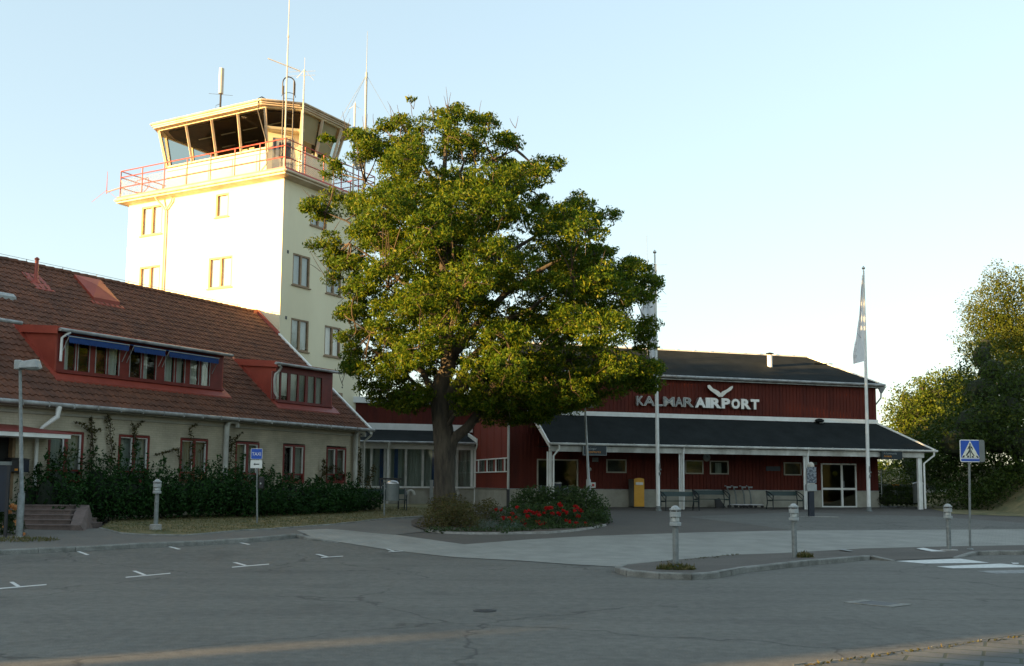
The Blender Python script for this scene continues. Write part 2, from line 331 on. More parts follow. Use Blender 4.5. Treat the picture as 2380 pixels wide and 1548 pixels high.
def blob(c,rx,ry,rz,n,shell=.55):
    d=rng.normal(size=(n,3));d/=np.linalg.norm(d,axis=1)[:,None]
    q=shell+(1-shell)*rng.uniform(0,1,n)**.6
    return np.array(c)+d*q[:,None]*np.array([rx,ry,rz])
def clumps(cs,rad,per,flat=.6):
    """leaf centres gathered in little sprays round each cluster centre"""
    cs=np.asarray(cs,float);out=[]
    for c in cs:
        k=int(per*rng.uniform(.6,1.4));R_=rad*rng.uniform(.7,1.3)
        out.append(blob(c,R_,R_,R_*flat,k,.25))
    return np.concatenate(out)
# ---------------------------------------------------------------- ground sheets
CRE=[-1e9,24.,32.,44.,1e9]
def clip(poly,lo,hi):
    def half(P,fn):
        out=[]
        for i in range(len(P)):
            A=P[i];B=P[(i+1)%len(P)];fa=fn(A);fb=fn(B)
            if fa>=0: out.append(A)
            if (fa>=0)!=(fb>=0):
                t=fa/(fa-fb);out.append(tuple(A[k]+t*(B[k]-A[k]) for k in range(3)))
        return out
    P=half(poly,lambda q:vv(q[0],q[1])-lo)
    return half(P,lambda q:hi-vv(q[0],q[1])) if P else P
def sheet(name,poly,dz,mt,thick=0):
    """poly: list of (x,y) or (x,y,dz)"""
    poly=[(q[0],q[1],(q[2] if len(q)>2 else dz)) for q in poly]
    b=MB()
    for lo,hi in zip(CRE[:-1],CRE[1:]):
        P=clip(poly,lo,hi)
        if len(P)<3: continue
        T=tessellate_polygon([[Vector((x,y,0)) for x,y,_ in P]])
        n=len(b.V);b.V+=[(x,y,gz(x,y)+d) for x,y,d in P]
        for t in T:
            A,B_,C_=[Vector(b.V[n+i]) for i in t]
            if (B_-A).cross(C_-A).z<0: t=t[::-1]
            if abs((B_-A).cross(C_-A).z)>1e-7: b.face([n+i for i in t])
    o=b.build(name,mt);o['kind']='structure';return o
def G2(uv,dz=0.):
    q=gnd(uv,dz);return (q[0],q[1])
def gp(uv,dz=None):
    q=gnd(uv,dz or 0.);return (q[0],q[1]) if dz is None else (q[0],q[1],dz)
def kerb(name,pts,mt,h=.115,w=.14,step=1.0,side=1):
    """kerb stones along a ground polyline; 'side' is where the stone's body lies"""
    b=MB();P=[Vector((q[0],q[1])) for q in pts]
    for i in range(len(P)-1):
        A,B_=P[i],P[i+1];L_=(B_-A).length;k=max(1,int(round(L_/step)));d=(B_-A)/L_;nn=Vector((-d.y,d.x))*side
        for j in range(k):
            s0=A+d*(L_*j/k+.006);s1=A+d*(L_*(j+1)/k-.006);jit=random.uniform(-.008,.008)
            hh=pts[i][2] if len(pts[i])>2 else h;h1=pts[i+1][2] if len(pts[i+1])>2 else h
            ha_=hh+(h1-hh)*j/k+jit*.6;hb_=hh+(h1-hh)*(j+1)/k+jit*.6
            o=nn*jit
            c=[s0+o,s1+o,s1+nn*w,s0+nn*w];hz=[ha_,hb_,hb_,ha_]
            bot=[(q.x,q.y,gz(q.x,q.y)-.06) for q in c]
            mid=[(q.x,q.y,gz(q.x,q.y)+z-.02) for q,z in zip(c,hz)]
            c2=[c[0]+nn*.02,c[1]+nn*.02,c[2],c[3]]
            top=[(q.x,q.y,gz(q.x,q.y)+z) for q,z in zip(c2,hz)]
            n=len(b.V);b.V+=bot+mid+top
            if side<0: fl=lambda q:q[::-1]
            else: fl=lambda q:q
            for q in ((0,1,5,4),(4,5,9,8),(8,9,10,11),(1,2,10,9),(3,0,8,11),(2,3,11,10)): b.face(fl([n+x for x in q]))
    o=b.build(name,mt);o['kind']='structure';return o
def text(name,s,size,mt,P,ex,ez,parent,depth=.01,sx=1.,align='LEFT',label=None,offset=0.):
    """extruded lettering: origin P, along ex, upwards ez"""
    cu=bpy.data.curves.new(name,'FONT');cu.body=s;cu.size=size;cu.extrude=depth/2;cu.align_x=align;cu.resolution_u=3;cu.offset=offset
    t=bpy.data.objects.new('tmp',cu);COL.objects.link(t);dg=bpy.context.evaluated_depsgraph_get()
    me=bpy.data.meshes.new_from_object(t.evaluated_get(dg));bpy.data.objects.remove(t)
    ex=Vector(ex).normalized();ez=Vector(ez).normalized();n=ex.cross(ez)
    Mx=Matrix(((ex.x*sx,ez.x,n.x),(ex.y*sx,ez.y,n.y),(ex.z*sx,ez.z,n.z))).to_4x4();o_=ORG.get(parent,(0,0,0))
    Mx.translation=Vector(P)-Vector(o_);me.transform(Mx);me.materials.clear();me.materials.append(mt)
    o=bpy.data.objects.new(name,me);COL.objects.link(o);o.parent=parent;ORG[o]=o_
    if label: o['label']=label
    return o
# ================================================================ camera, sky, sun
cam=bpy.data.cameras.new('Camera');co=bpy.data.objects.new('Camera',cam);COL.objects.link(co);SC.camera=co
cam.sensor_width=36;cam.lens=f/2380*36;cam.shift_y=(cy-774)/2380;cam.clip_end=6000;cam.clip_start=.1
co.matrix_world=Matrix(((Rv[0],Uv[0],-Fv[0],0),(Rv[1],Uv[1],-Fv[1],0),(Rv[2],Uv[2],-Fv[2],EZ),(0,0,0,1)))
SUNH=Vector((-.872,-.489)).normalized();ELEV=math.radians(6.6)
w=bpy.data.worlds.new('World');SC.world=w;w.use_nodes=True;nt=w.node_tree
sky=nt.nodes.new('ShaderNodeTexSky');sky.sky_type='NISHITA';sky.sun_disc=False;sky.sun_elevation=ELEV
sky.sun_rotation=math.atan2(SUNH.x,SUNH.y);sky.altitude=0;sky.air_density=1.0;sky.dust_density=1.4;sky.ozone_density=1.6
bg=nt.nodes['Background'];bg.inputs[1].default_value=.10;gam=nt.nodes.new('ShaderNodeGamma');gam.inputs[1].default_value=.48;nt.links.new(sky.outputs[0],gam.inputs[0])
bw=nt.nodes.new('ShaderNodeRGBToBW');nt.links.new(gam.outputs[0],bw.inputs[0])
tn=nt.nodes.new('ShaderNodeVectorMath');tn.operation='MULTIPLY';tn.inputs[1].default_value=(.90,1.0,.95);nt.links.new(bw.outputs[0],tn.inputs[0])
mxw=nt.nodes.new('ShaderNodeMix');mxw.data_type='RGBA';mxw.inputs[0].default_value=.08;nt.links.new(gam.outputs[0],mxw.inputs[6]);nt.links.new(tn.outputs[0],mxw.inputs[7])
gm=nt.nodes.new('ShaderNodeVectorMath');gm.operation='MULTIPLY';gm.inputs[1].default_value=(1.43,1.51,1.51);nt.links.new(mxw.outputs[2],gm.inputs[0]);nt.links.new(gm.outputs[0],bg.inputs[0])
sl=bpy.data.lights.new('Sun','SUN');sl.energy=4.6;sl.angle=math.radians(.55);sl.color=(1,.62,.25)
so=bpy.data.objects.new('Sun',sl);COL.objects.link(so)
so.rotation_euler=Vector((-SUNH.x*math.cos(ELEV),-SUNH.y*math.cos(ELEV),-math.sin(ELEV))).to_track_quat('-Z','Y').to_euler()
SC.view_settings.view_transform='Standard';SC.view_settings.look='None';SC.view_settings.gamma=1;SC.view_settings.exposure=2.33
# ================================================================ ground
def rect(x0,x1,y0,y1,n=1): return [(x0,y0),(x1,y0),(x1,y1),(x0,y1)]
sheet('ground',rect(-1500,1500,-300,3000),-.035,M['earth'])
sheet('road',rect(-60,70,-60,75),0,M['asphalt'])
flo=[q2(335,345),q2(590,395),q2(900,445),q2(1250,485),q2(1700,512),q2(2100,540),q2(2330,552),q3(300,350),q3(500,330),q3(800,305),q3(1150,290),q3(1500,270),q3(2000,258),q3(2380,252),q3(3300,238),
     q3(3300,159),q3(2380,165),q3(1060,172),q3(600,182),q3(0,202),q2(1800,380),q2(1380,412),q2(940,350),q2(600,322)]
fl_=[gp(uv) for uv in flo];fl_[0]=(*fl_[0],.108);fl_[-1]=(*fl_[-1],.058);fl_.insert(1,gp(q2(450,371),.062))
sheet('forecourt_paving',fl_,.012,M['pavelight'])
# brownish asphalt between the light band and the terminal
P=[gp(uv) for uv in [q2(940,350),q2(1380,412),q2(1800,380),q3(0,202),q3(600,182),q3(1060,172),q3(2380,165),q3(3300,159)]]
P+= [(40,50),(40,56),FT.p(-6,-2,0)[:2],FT.p(-4,-.05,0)[:2],FT.p(0,.02,0)[:2],FT.p(19.25,.02,0)[:2],FT.p(19.4,1.2,0)[:2],(-1.0,37.5),gp(q2(1130,335))]
sheet('forecourt_asphalt',P,.006,M['asphaltdark'])
sheet('forecourt_asphalt',[gp(uv) for uv in [q3(520,95),q3(1120,172),q3(2380,165),q3(2380,130),q3(1900,95),q3(1100,70)]],.010,M['asphalt'])
# left pavement with kerb
front=[q1(-500,676),q1(0,660),q1(700,632),q1(1200,605),q1(1900,575),q1(2380,545),q2(335,345)]
fr_=[gp(uv,.11) for uv in front]
back=[q1(930,460),q1(1130,510),q1(1400,525),q1(1700,530),q1(2000,505),q2(0,325),q2(200,315),q2(600,285),q2(900,250),q2(1140,235)]
bk_=[gp(uv,.10) for uv in back]
def inset(q,nx=-.47,ny=.88,w=.13): return (q[0]+nx*w,q[1]+ny*w,q[2]-.008)
pv=[inset(q) for q in fr_[:-1]]+[(*fr_[-1][:2],.098)]+[gp(q2(600,322),.056),gp(q2(940,350),.018),gp(q2(1130,330),.018),gp(q2(1142,236),.05)]
pv+= [(*q[:2],.10) for q in bk_[::-1][1:]]+[gp(q1(600,470),.10),gp(q1(210,468),.10),gp(q1(-600,470),.10)]
sheet('pavement',pv,.1,M['pavement'])
kerb('kerb',[(q[0],q[1],.112) for q in fr_]+[gp(q2(450,373),.064),gp(q2(590,397),.012)],M['kerb'],side=1)
# lawn behind the pavement
lawnb=[(*FL.p(0.6,-.2,0)[:2],.12),(*FL.p(-8,-.3,0)[:2],.12),(*FL.p(-14.2,-.9,0)[:2],.12)]
lw=[(q[0],q[1],.118) for q in bk_]+[(-1.6,41.5,.05),(*FT.p(19.5,-5.0,0)[:2],.03),(*FT.p(25,-5.7,0)[:2],.03)]+lawnb
sheet('lawn',lw,.118,M['lawn'])
b_=[(q[0]-.02,q[1]-.05,.135) for q in bk_]
kerb('lawn_edging',b_,M['kerb'],w=.05,step=.9)
# traffic island with bollards
ifr=[q3(500,330),q3(300,350),q3(175,372),q3(137,398),q3(200,420),q3(380,436),q3(560,442),q3(700,432),q3(850,402),q3(1000,385),q3(1200,362),q3(1400,345),q3(1540,330),q3(1665,338)]
ih=[.02,.035,.07,.11,.118,.118,.118,.118,.118,.118,.118,.118,.10,.012]
ik=[gp(uv,0) [:2]+(h,) for uv,h in zip(ifr,ih)]
kerb('island_kerb',ik[1:],M['kerb'],side=1)
isl=[(q[0],q[1],max(h-.006,.014)) for q,h in zip(ik,ih)]
cx_=sum(q[0] for q in isl)/len(isl)
def inw(q,w=.12):
    d=Vector((8.-q[0],25.6-q[1]));d.normalize();return (q[0]+d.x*w,q[1]+d.y*w,q[2]-.002)
back_i=[gp(uv,.016) for uv in [q3(3300,236),q3(2380,250),q3(2000,256),q3(1500,268),q3(1150,288),q3(800,303)]]
frR=[q3(2010,312),q3(2130,290),q3(2250,286),q3(2380,283),q3(3300,276)]
frR_=[gp(uv)+(h,) for uv,h in zip([q3(2010,322),q3(2130,306),q3(2250,304),q3(2380,304),q3(3300,298)],[.014,.10,.112,.112,.112])]
sheet('traffic_island',[inw(q) for q in isl[1:]]+[(q[0],q[1]+.1,max(.014,q[2]-.008)) for q in frR_]+back_i+[isl[0]],.02,M['asphaltdark'])
kerb('island_kerb',frR_,M['kerb'],side=1)
# near slab pavement, bottom right
sl_=[q3(1100,925),q3(1180,912),q3(1560,865),q3(2000,800),q3(2380,750),q3(2900,680)]
sp_=[gp(uv) for uv in sl_]
sheet('slab_pavement',[(q[0],q[1],.03) for q in sp_]+[(14,10,.03),(14,-4,.03),(1,-4,.03),(sp_[0][0]-1,sp_[0][1]-.8,.03)],.03,M['slabs'])
kerb('slab_edging',[(q[0],q[1],.034) for q in sp_],M['kerb'],w=.03,step=.5,side=-1)
# bed soil + edging
bedpx=[q2(1140,330),q2(1250,345),q2(1400,349),q2(1600,350),q2(1900,345),q2(2050,333),q2(2150,320),q2(2270,296)]
bed=[gp(uv) for uv in bedpx];bedback=[(3.6,37.2),(2.2,39.2),(-.5,39.6),(-2.8,38.5),(-3.4,35.5),(-3.1,32.8)]
sheet('flower_bed_soil',[(q[0],q[1],.06) for q in bed+bedback],.06,M['soil'])
kerb('bed_edging',[(q[0],q[1],.07) for q in bed],M['concrete'],w=.05,step=.8)
# paint
def mark(pts,mt='paint',dz=.005): return sheet('road_marking',[gp(uv) for uv in pts],dz,M[mt])
mark([q3(1675,338),q3(2030,325),q3(2190,347),q3(1840,352)]);mark([q3(1900,368),q3(2250,352),q3(2395,364),q3(2395,372),q3(1990,378)]);mark([q3(2120,393),q3(2390,386),q3(2480,405),q3(2230,407)],'paintold')
mark([q3(1790,277),q3(1830,274),q3(1960,294),q3(1905,300)],dz=.05);mark([q3(1360,281),q3(1385,280),q3(1445,291),q3(1425,293)],'paintold',.05);mark([q3(2310,347),q3(2350,348),q3(2350,353),q3(2320,353)],'paint')
for a in ([(85,960),(125,958),(190,998),(150,1001)],[(1225,857),(1262,856),(1360,893),(1325,896)],[(2155,778),(2195,777),(2295,805),(2262,808)],[(705,675),(740,674),(830,706),(798,709)],[(1530,625),(1562,624),(1680,654),(1648,657)],[(2175,587),(2207,586),(2325,610),(2298,613)]): mark([q1(*q) for q in a])
for a in ([(-60,1020),(430,980),(430,988),(-60,1030)],[(1165,913),(1580,875),(1580,882),(1165,920)],[(2150,819),(2495,790),(2495,797),(2150,826)]): mark([q1(*q) for q in a])
for a in ([(450,475),(475,475),(548,494),(525,496)],[(488,495),(625,486),(625,489),(488,499)],[(888,442),(905,442),(950,456),(935,457)],[(908,459),(998,454),(998,457),(908,462)]): mark([q2(*q) for q in a],dz=.018)
# grate and manhole
def flat_thing(name,label,cat,c,ang): pass
gc=gnd(q3(1550,573));t=thing('drain_grate','rectangular iron drain grate set in the road asphalt','grate',(gc[0],gc[1],0.0))
P0=Vector(gnd(q3(1395,565)));P1=Vector(gnd(q3(1665,592)));ex=(P1-P0);ln=ex.length;ex.normalize();fg=Fr((P0.x,P0.y),(ex.x,ex.y),(-ex.y,ex.x))
b=MB();b.box(fg,0,ln,-.02,0.03,.002,.012).box(fg,0,ln,.50,.55,.002,.012).box(fg,0,.16,.03,.50,.002,.012).box(fg,ln-.16,ln,.03,.50,.002,.012);b.build('frame',M['kerb'],t)
b=MB();k=14
for i in range(k): a=.18+(ln-.36)*i/k;b.box(fg,a,a+.035,.03,.50,.003,.010)
b.build('bars',M['darkmetal'],t);b=MB();b.box(fg,.16,ln-.16,.03,.50,.001,.003);b.build('opening',M['black'],t)
mc=gnd(q2(1510,825));b=MB();b.lathe((mc[0],mc[1],0),[(.16,.0),(.16,.008),(.13,.010),(.05,.006)],20);tag(b.build('manhole_cover',M['darkmetal'],org=(mc[0],mc[1],0)),'small round dark cover flush in the open asphalt','cover')
# ================================================================ left building
def z2(z): return z
EZL=4.08;RZ=9.653;RT=6.69;SL=(RZ-EZL)/RT
LB=thing('station_house','long cream brick house with brown tiled roof, red dormers and red windows','building',(LE[0],LE[1],.5))
A0=-21.
wb=.35
wins=[(-15.67,-14.41,3.25,1.72,.0),(-13.06,-11.79,3.245,1.72,.0),(-10.43,-9.14,3.235,1.72,1.),(-7.76,-6.51,3.22,1.72,1.),(-5.16,-3.87,3.215,1.73,1.),(-2.51,-1.21,3.20,1.75,.5)]
# wall with openings: horizontal bands
b=MB();zt=4.0;zb=.1;wd0=A0+.3;door=(-18.3,-16.75)
b.box(FL,A0+.3,-.25,wb,wb+.3,3.26,zt)
xs=[A0+.3,door[0],door[1]]+sum([[q[0],q[1]] for q in wins],[])+[-.25]
for i in range(0,len(xs),2): b.box(FL,xs[i],xs[i+1],wb,wb+.3,1.70,3.26)
b.box(FL,A0+.3,door[0],wb,wb+.3,zb,1.70).box(FL,door[1],-.25,wb,wb+.3,zb,1.70)
# gable ends + back
for a0,a1 in ((A0+.3,A0+.6),(-.55,-.25)):
    P=[FL.p(a0,wb+.3,zb),FL.p(a0,2*RT-wb,zb),FL.p(a0,2*RT-wb,EZL-.1+wb*SL),FL.p(a0,RT,RZ-.15),FL.p(a0,wb+.3,EZL-.1+wb*SL)]
    b.prism(P,[(x+(a1-a0)*dA[0],y+(a1-a0)*dA[1],z) for x,y,z in P])
b.box(FL,A0+.6,-.55,2*RT-wb-.3,2*RT-wb,zb,zt)
b.build('wall',M['brickwhite'],LB)
b=MB();b.box(FL,A0+.3,-.25,.06,wb+.02,3.90,4.02).box(FL,A0+.25,-.2,wb-.06,wb,3.72,3.80);b.build('eaves_soffit',M['plinth'],LB)
b=MB();b.box(FL,A0+.7,-.6,.9,.95,.6,3.7);b.build('room_backdrop',M['dark'],LB)
for i,(a0,a1,z1,z0,cu) in enumerate(wins):
    b=MB();t_=.075
    b.box(FL,a0,a1,wb-.02,wb+.10,z1-t_,z1).box(FL,a0,a1,wb-.02,wb+.10,z0,z0+t_).box(FL,a0,a0+t_,wb-.02,wb+.10,z0+t_,z1-t_).box(FL,a1-t_,a1,wb-.02,wb+.10,z0+t_,z1-t_)
    m=(a0+a1)/2;b.box(FL,m-.06,m+.06,wb-.012,wb+.10,z0+t_,z1-t_).box(FL,a0+t_,m-.06,wb,wb+.08,z0+.30,z0+.35).box(FL,m+.06,a1-t_,wb,wb+.08,z0+.30,z0+.35)
    b.box(FL,a0-.04,a1+.04,wb-.08,wb+.02,z0-.045,z0-.002)
    fr=b.build('window',M['redtrim'],LB)
    b=MB()
    for (c0,c1) in ((a0+t_,m-.06),(m+.06,a1-t_)): b.box(FL,c1-.035,c1-.002,wb+.01,wb+.06,z0+.36,z1-t_-.003);b.box(FL,c0+.003,c1-.036,wb+.012,wb+.06,z1-t_-.03,z1-t_-.003)
    b.build('inner_sash',M['white'],fr)
    b=MB();b.box(FL,a0+t_,a1-t_,wb+.062,wb+.068,z0+t_,z1-t_);b.build('pane',M['glass'],fr)
    if cu:
        b=MB();xx=[a0+t_+(a1-a0-2*t_)*j/40 for j in range(41)]
        pr=[(x,wb+.20+.025*math.sin(j*1.7)) for j,x in enumerate(xx)]
        lim=(0,41) if cu==.5 else (20,41) if i==4 else (8,41)
        for j in range(lim[0],lim[1]-1):
            b.poly([FL.p(*pr[j],z0+.15),FL.p(*pr[j+1],z0+.15),FL.p(*pr[j+1],z1),FL.p(*pr[j],z1)],1)
        b.build('curtain',M['curtaingreen'] if i!=4 else M['curtain'],fr)
    else:
        b=MB();b.box(FL,a0-.3,a1+.3,wb+.16,wb+.17,z0-.1,z1+.1);b.build('curtain',M['curtaingreen'],fr)
# pantile roof, real courses
def tiled(A0,A1,b0,b1,name,parent,sgn=1,courses=26,wave=.235):
    b=MB();nx=int((A1-A0)/wave*6);V=[];F_=[]
    tl=(b1-b0)/courses
    nrm=Vector((0,-SL,1)).normalized()
    b.V=[]
    for c in range(courses):
        y0=b0+tl*c;y1=b0+tl*(c+1)
        for (yy,up) in ((y0,-.02),(y0+.004,.044),(y1+.03,.008)):
            for i in range(nx+1):
                a=A0+(A1-A0)*i/nx;ph=(i%6)/6*2*math.pi;h=up+.027*math.cos(ph)+(.010 if i%6==3 else 0)+ .004*math.sin(c*2.1+i*.37)
                if up<0: h=up+.0
                yv=yy if sgn>0 else 2*RT-yy
                b.V.append(FL.p(a,yv-(SL*h*.6 if sgn>0 else -SL*h*.6),EZL+yy*SL+h*.8))
    row=nx+1
    for c in range(courses):
        for k_ in range(2):
            base=(c*3+k_)*row
            for i in range(nx): b.F.append((base+i,base+i+1,base+row+i+1,base+row+i));b.S.append(0);b.M.append(0)
    return b.build(name,M['tile'],parent)
rf=tiled(A0,-.04,-.06,RT,'roof',LB)
b=MB();b.poly([FL.p(A0,RT,RZ),FL.p(0,RT,RZ),FL.p(0,2*RT+.1,EZL-.06),FL.p(A0,2*RT+.1,EZL-.06)]);b.build('rear_roof_slope',M['tile'],LB)
b=MB()
n_=int(-A0/.38)
for i in range(n_):
    a0=A0+i*.38;b.tube([FL.p(a0,RT,RZ-.02+.012*(i%3==0)),FL.p(a0+.40,RT,RZ+.025)],[.115,.10],8)
b.build('ridge_tile',M['tile'],LB)
b=MB()
for i in range(13):
    a0=A0+1+i*1.55
    if a0<-1: b.tube([FL.p(a0,RT,RZ+.06),FL.p(a0,RT,RZ+.2)],.012,5)
b.tube([FL.p(A0,RT,RZ+.185),FL.p(-1.2,RT,RZ+.185)],.008,5)
b.build('ridge_wire',M['steel'],LB)
# verge: white board low, red flashing by the tower
def rp(a,b_,h=0): return FL.p(a,b_,EZL+b_*SL+h)
b=MB();b.prism([rp(-.14,-.1,-.16),rp(-.02,-.1,-.16),rp(-.02,5.30,-.16),rp(-.14,5.30,-.16)],[rp(-.14,-.1,.10),rp(.0,-.1,.10),rp(.0,5.30,.10),rp(-.14,5.30,.10)]);b.build('verge_board',M['white'],LB)
b=MB();b.prism([rp(-.20,5.31,-.05),rp(.0,5.31,-.05),rp(.0,RT,-.05),rp(-.20,RT,-.05)],[rp(-.16,5.31,.16),rp(-.03,5.31,.16),rp(-.03,RT,.16),rp(-.16,RT,.16)])
b.prism([rp(-.45,RT-.12,.0),rp(.0,RT-.12,.0),rp(.0,RT+.12,.0-.2),rp(-.45,RT+.12,-.2)],[rp(-.42,RT-.1,.2),rp(.0,RT-.1,.2),rp(.0,RT+.1,.05),rp(-.42,RT+.1,.05)]);b.build('tower_flashing',M['redmetal'],LB)
b=MB();b.tube([FL.p(A0,-.11,EZL-.07),FL.p(.12,-.11,EZL-.07)],.07,10)
for i in range(24): b.box(FL,A0+.5+i*.88,A0+.53+i*.88,-.19,-.03,EZL-.15,EZL+.0)
b.build('gutter',M['gutter'],LB)
def downpipe(pts,rad,mt,parent,nm='downpipe'):
    b=MB();b.tube(pts,rad,10);return b.build(nm,M[mt],parent)
for uvx in ((-16.15,1),(-8.39,2),(-.75,2)):
    a=uvx[0]
    if uvx[1]==1:
        downpipe([FL.p(a+.45,-.10,EZL-.12),FL.p(a+.42,-.10,EZL-.42),FL.p(a+.1,.12,EZL-.75),FL.p(a,.22,EZL-.95),FL.p(a,.22,.9)],[.09,.075,.055,.06,.06],'white',LB)
    else:
        z=EZL-.20
        downpipe([FL.p(a+.42,.08,z-.16),FL.p(a+.42,.08,z-.05),FL.p(a+.34,.10,z+.03),FL.p(a+.18,.12,z+.06),FL.p(a+.05,.15,z+.01),FL.p(a,.18,z-.12),FL.p(a,.2,z-.4),FL.p(a,.2,.9)],[.085]*3+[.085,.09,.10,.10,.10],'whitedirty',LB)
downpipe([FL.p(.02,-.08,EZL-.1),FL.p(.02,-.02,EZL-.3),FL.p(-.15,.2,EZL-.55),FL.p(-.15,.22,.9)],[.06,.05,.05,.05],'whitedirty',LB)
# roof hatch
b=MB();q=[(-10.35,6.42),(-9.15,6.42),(-9.25,5.22),(-10.42,5.22)];q=[(-10.42,6.40),(-9.2,6.40),(-9.2,5.22),(-10.42,5.22)]
b.prism([rp(x,y,0) for x,y in q],[rp(x,y,.18) for x,y in q])
n=len(b.V);b.V+=[rp(x,y,.181) for x,y in q]+[rp(-9.81,5.81,.30)]
for i in range(4): b.face((n+i,n+(i+1)%4,n+4))
b.prism([rp(x,y,.02) for x,y in ((-10.55,5.20),(-9.07,5.20),(-9.07,5.08),(-10.55,5.08))],[rp(x,y,.06) for x,y in ((-10.55,5.20),(-9.07,5.20),(-9.07,5.08),(-10.55,5.08))])
b.build('roof_hatch',M['redmetal'],LB)
P=rp(-12.5,5.75);b=MB();b.lathe((P[0],P[1],P[2]-.05),[(.16,.0),(.09,.10),(.065,.14),(.065,.86),(.09,.87),(.09,.90),(.02,.96)],14);b.prism([rp(-12.85,6.1,.03),rp(-12.15,6.1,.03),rp(-12.0,5.3,.03),rp(-12.8,5.3,.03)],[rp(-12.85,6.1,.055),rp(-12.15,6.1,.055),rp(-12.0,5.3,.055),rp(-12.8,5.3,.055)]);b.build('vent_pipe',M['redmetal'],LB)
# skylights / third dormer seen cut by the left edge of the picture
def dormer(a0,a1,bf,zt,zb,apex,gut0,gut1,label):
    """a0..a1 front, bf = plane, apex b where the dormer roof meets the main roof"""
    b=MB();zr=EZL+apex*SL
    # cheeks
    for a in (a0,a1-.06):
        P=[FL.p(a,bf,zb-.12),FL.p(a,bf,zt),FL.p(a,apex,zr)];Q=[FL.p(a+.06,bf,zb-.12),FL.p(a+.06,bf,zt),FL.p(a+.06,apex,zr)];b.prism(P,Q)
    # top fascia of cheek and roof
    b.prism([FL.p(a0-.09,bf-.16,zt-.02),FL.p(a1+.09,bf-.16,zt-.02),FL.p(a1+.09,apex+.05,zr-.06),FL.p(a0-.09,apex+.05,zr-.06)],[FL.p(a0-.09,bf-.16,zt+.12),FL.p(a1+.09,bf-.16,zt+.12),FL.p(a1+.09,apex+.05,zr+.06),FL.p(a0-.09,apex+.05,zr+.06)])
    b.prism([FL.p(a0-.10,bf-.17,zt-.12),FL.p(a0-.07,bf-.17,zt-.12),FL.p(a0-.07,apex-.3,zr-.22),FL.p(a0-.10,apex-.3,zr-.22)],[FL.p(a0-.10,bf-.17,zt+.13),FL.p(a0-.07,bf-.17,zt+.13),FL.p(a0-.07,apex+.05,zr+.07),FL.p(a0-.10,apex+.05,zr+.07)])
    # flashing on tiles: left diagonal + right diagonal + bottom apron
    for s,a in ((-1,a0),(1,a1)):
        q=[(a,bf-.3),(a+s*.16,bf-.3),(a+s*.16,apex+.1),(a,apex+.1)];b.prism([rp(x,y,.03) for x,y in q],[rp(x,y,.075) for x,y in q])
    q=[(a0-.16,bf-.32),(a1+.16,bf-.32),(a1+.16,bf-.02),(a0-.16,bf-.02)];b.prism([rp(x,y,.03) for x,y in q],[rp(x,y,.085) for x,y in q])
    d=b.build('dormer',M['redmetal'],LB,label=label)
    b=MB();b.tube([FL.p(gut0,bf-.24,zt+.02),FL.p(gut1,bf-.24,zt+.02)],.06,8);b.box(FL,gut0,gut1,bf-.19,bf-.165,zt-.02,zt+.06);b.build('dormer_gutter',M['gutter'],d)
    b=MB();b.poly([FL.p(a0-.05,bf-.1,zt+.125),FL.p(a1+.05,bf-.1,zt+.125),FL.p(a1+.05,apex,zr+.065),FL.p(a0-.05,apex,zr+.065)]);b.build('dormer_roof_felt',M['felt'],d)
    b=MB();b.box(FL,a0+.07,a1-.07,bf+.5,bf+.52,zb-.1,zt);b.box(FL,a0+.07,a1-.07,bf+.09,bf+.5,zb-.1,zb-.08);b.build('dormer_room',M['dark'],d)
    return d
def dwin(d,bf,F0,F1,z0,z1,panes,panel,mt='redtrim'):
    b=MB();z0-=0
    b.box(FL,F0,F1,bf-.01,bf+.06,z0-.10,z0).box(FL,F0,F1,bf-.01,bf+.06,z1,panel)
    xs=[F0]+[x for q in panes for x in q]+[F1]
    for i in range(0,len(xs),2): b.box(FL,xs[i],xs[i+1],bf,bf+.06,z0,z1)
    b.box(FL,F0-.02,F1+.02,bf-.10,bf-.012,z0-.12,z0-.07)
    w_=b.build('window_front',M[mt],d)
    return w_
D1a0,D1a1,D1b=-14.96,-7.66,1.2
d1=dormer(D1a0,D1a1,D1b,6.47,5.06,3.19,-15.0,-7.45,'long red dormer with three blue awnings')
pn=[(580,668,1),(697,792,0),(855,945,0),(975,1060,2),(1162,1257,0),(1288,1390,1),(1478,1555,2),(1583,1650,2),(1705,1775,2),(1805,1872,2)]
pn_=[(FL.hb(k1(a,1060),D1b)[0],FL.hb(k1(c,1060),D1b)[0],t) for a,c,t in pn]
dwin(d1,D1b,D1a0+.06,D1a1-.06,5.26,6.18,[(a,c) for a,c,_ in pn_],6.45)
for a,c,_ in pn_:
    for u0,u1 in ((a-.03,a),(c,c+.03)): b=MB();b.box(FL,u0,u1,D1b-.015,D1b-.002,5.26,6.2);b.build('casement_edge',M['gutter'],d1)
for a,c,t in pn_:
    b=MB();b.box(FL,a,c,D1b+.03,D1b+.036,5.26,6.18);b.build('pane',M['glass'],d1)
    if t:
        b=MB();m=a+(c-a)*(.35 if t==1 else .0)
        c2=c if t!=1 or a>-11 else a+(c-a)*.5
        if t==1 and a<-11: m=a
        k=max(4,int((c2-m)/.03))
        for j in range(k):
            x0=m+(c2-m)*j/k;x1=m+(c2-m)*(j+1)/k;b.poly([FL.p(x0,D1b+.13+.02*math.sin(j*1.9),5.26),FL.p(x1,D1b+.13+.02*math.sin(j*1.9+1.9),5.26),FL.p(x1,D1b+.13+.02*math.sin(j*1.9+1.9),6.2),FL.p(x0,D1b+.13+.02*math.sin(j*1.9),6.2)],1)
        b.build('curtain',M['curtain'],d1)
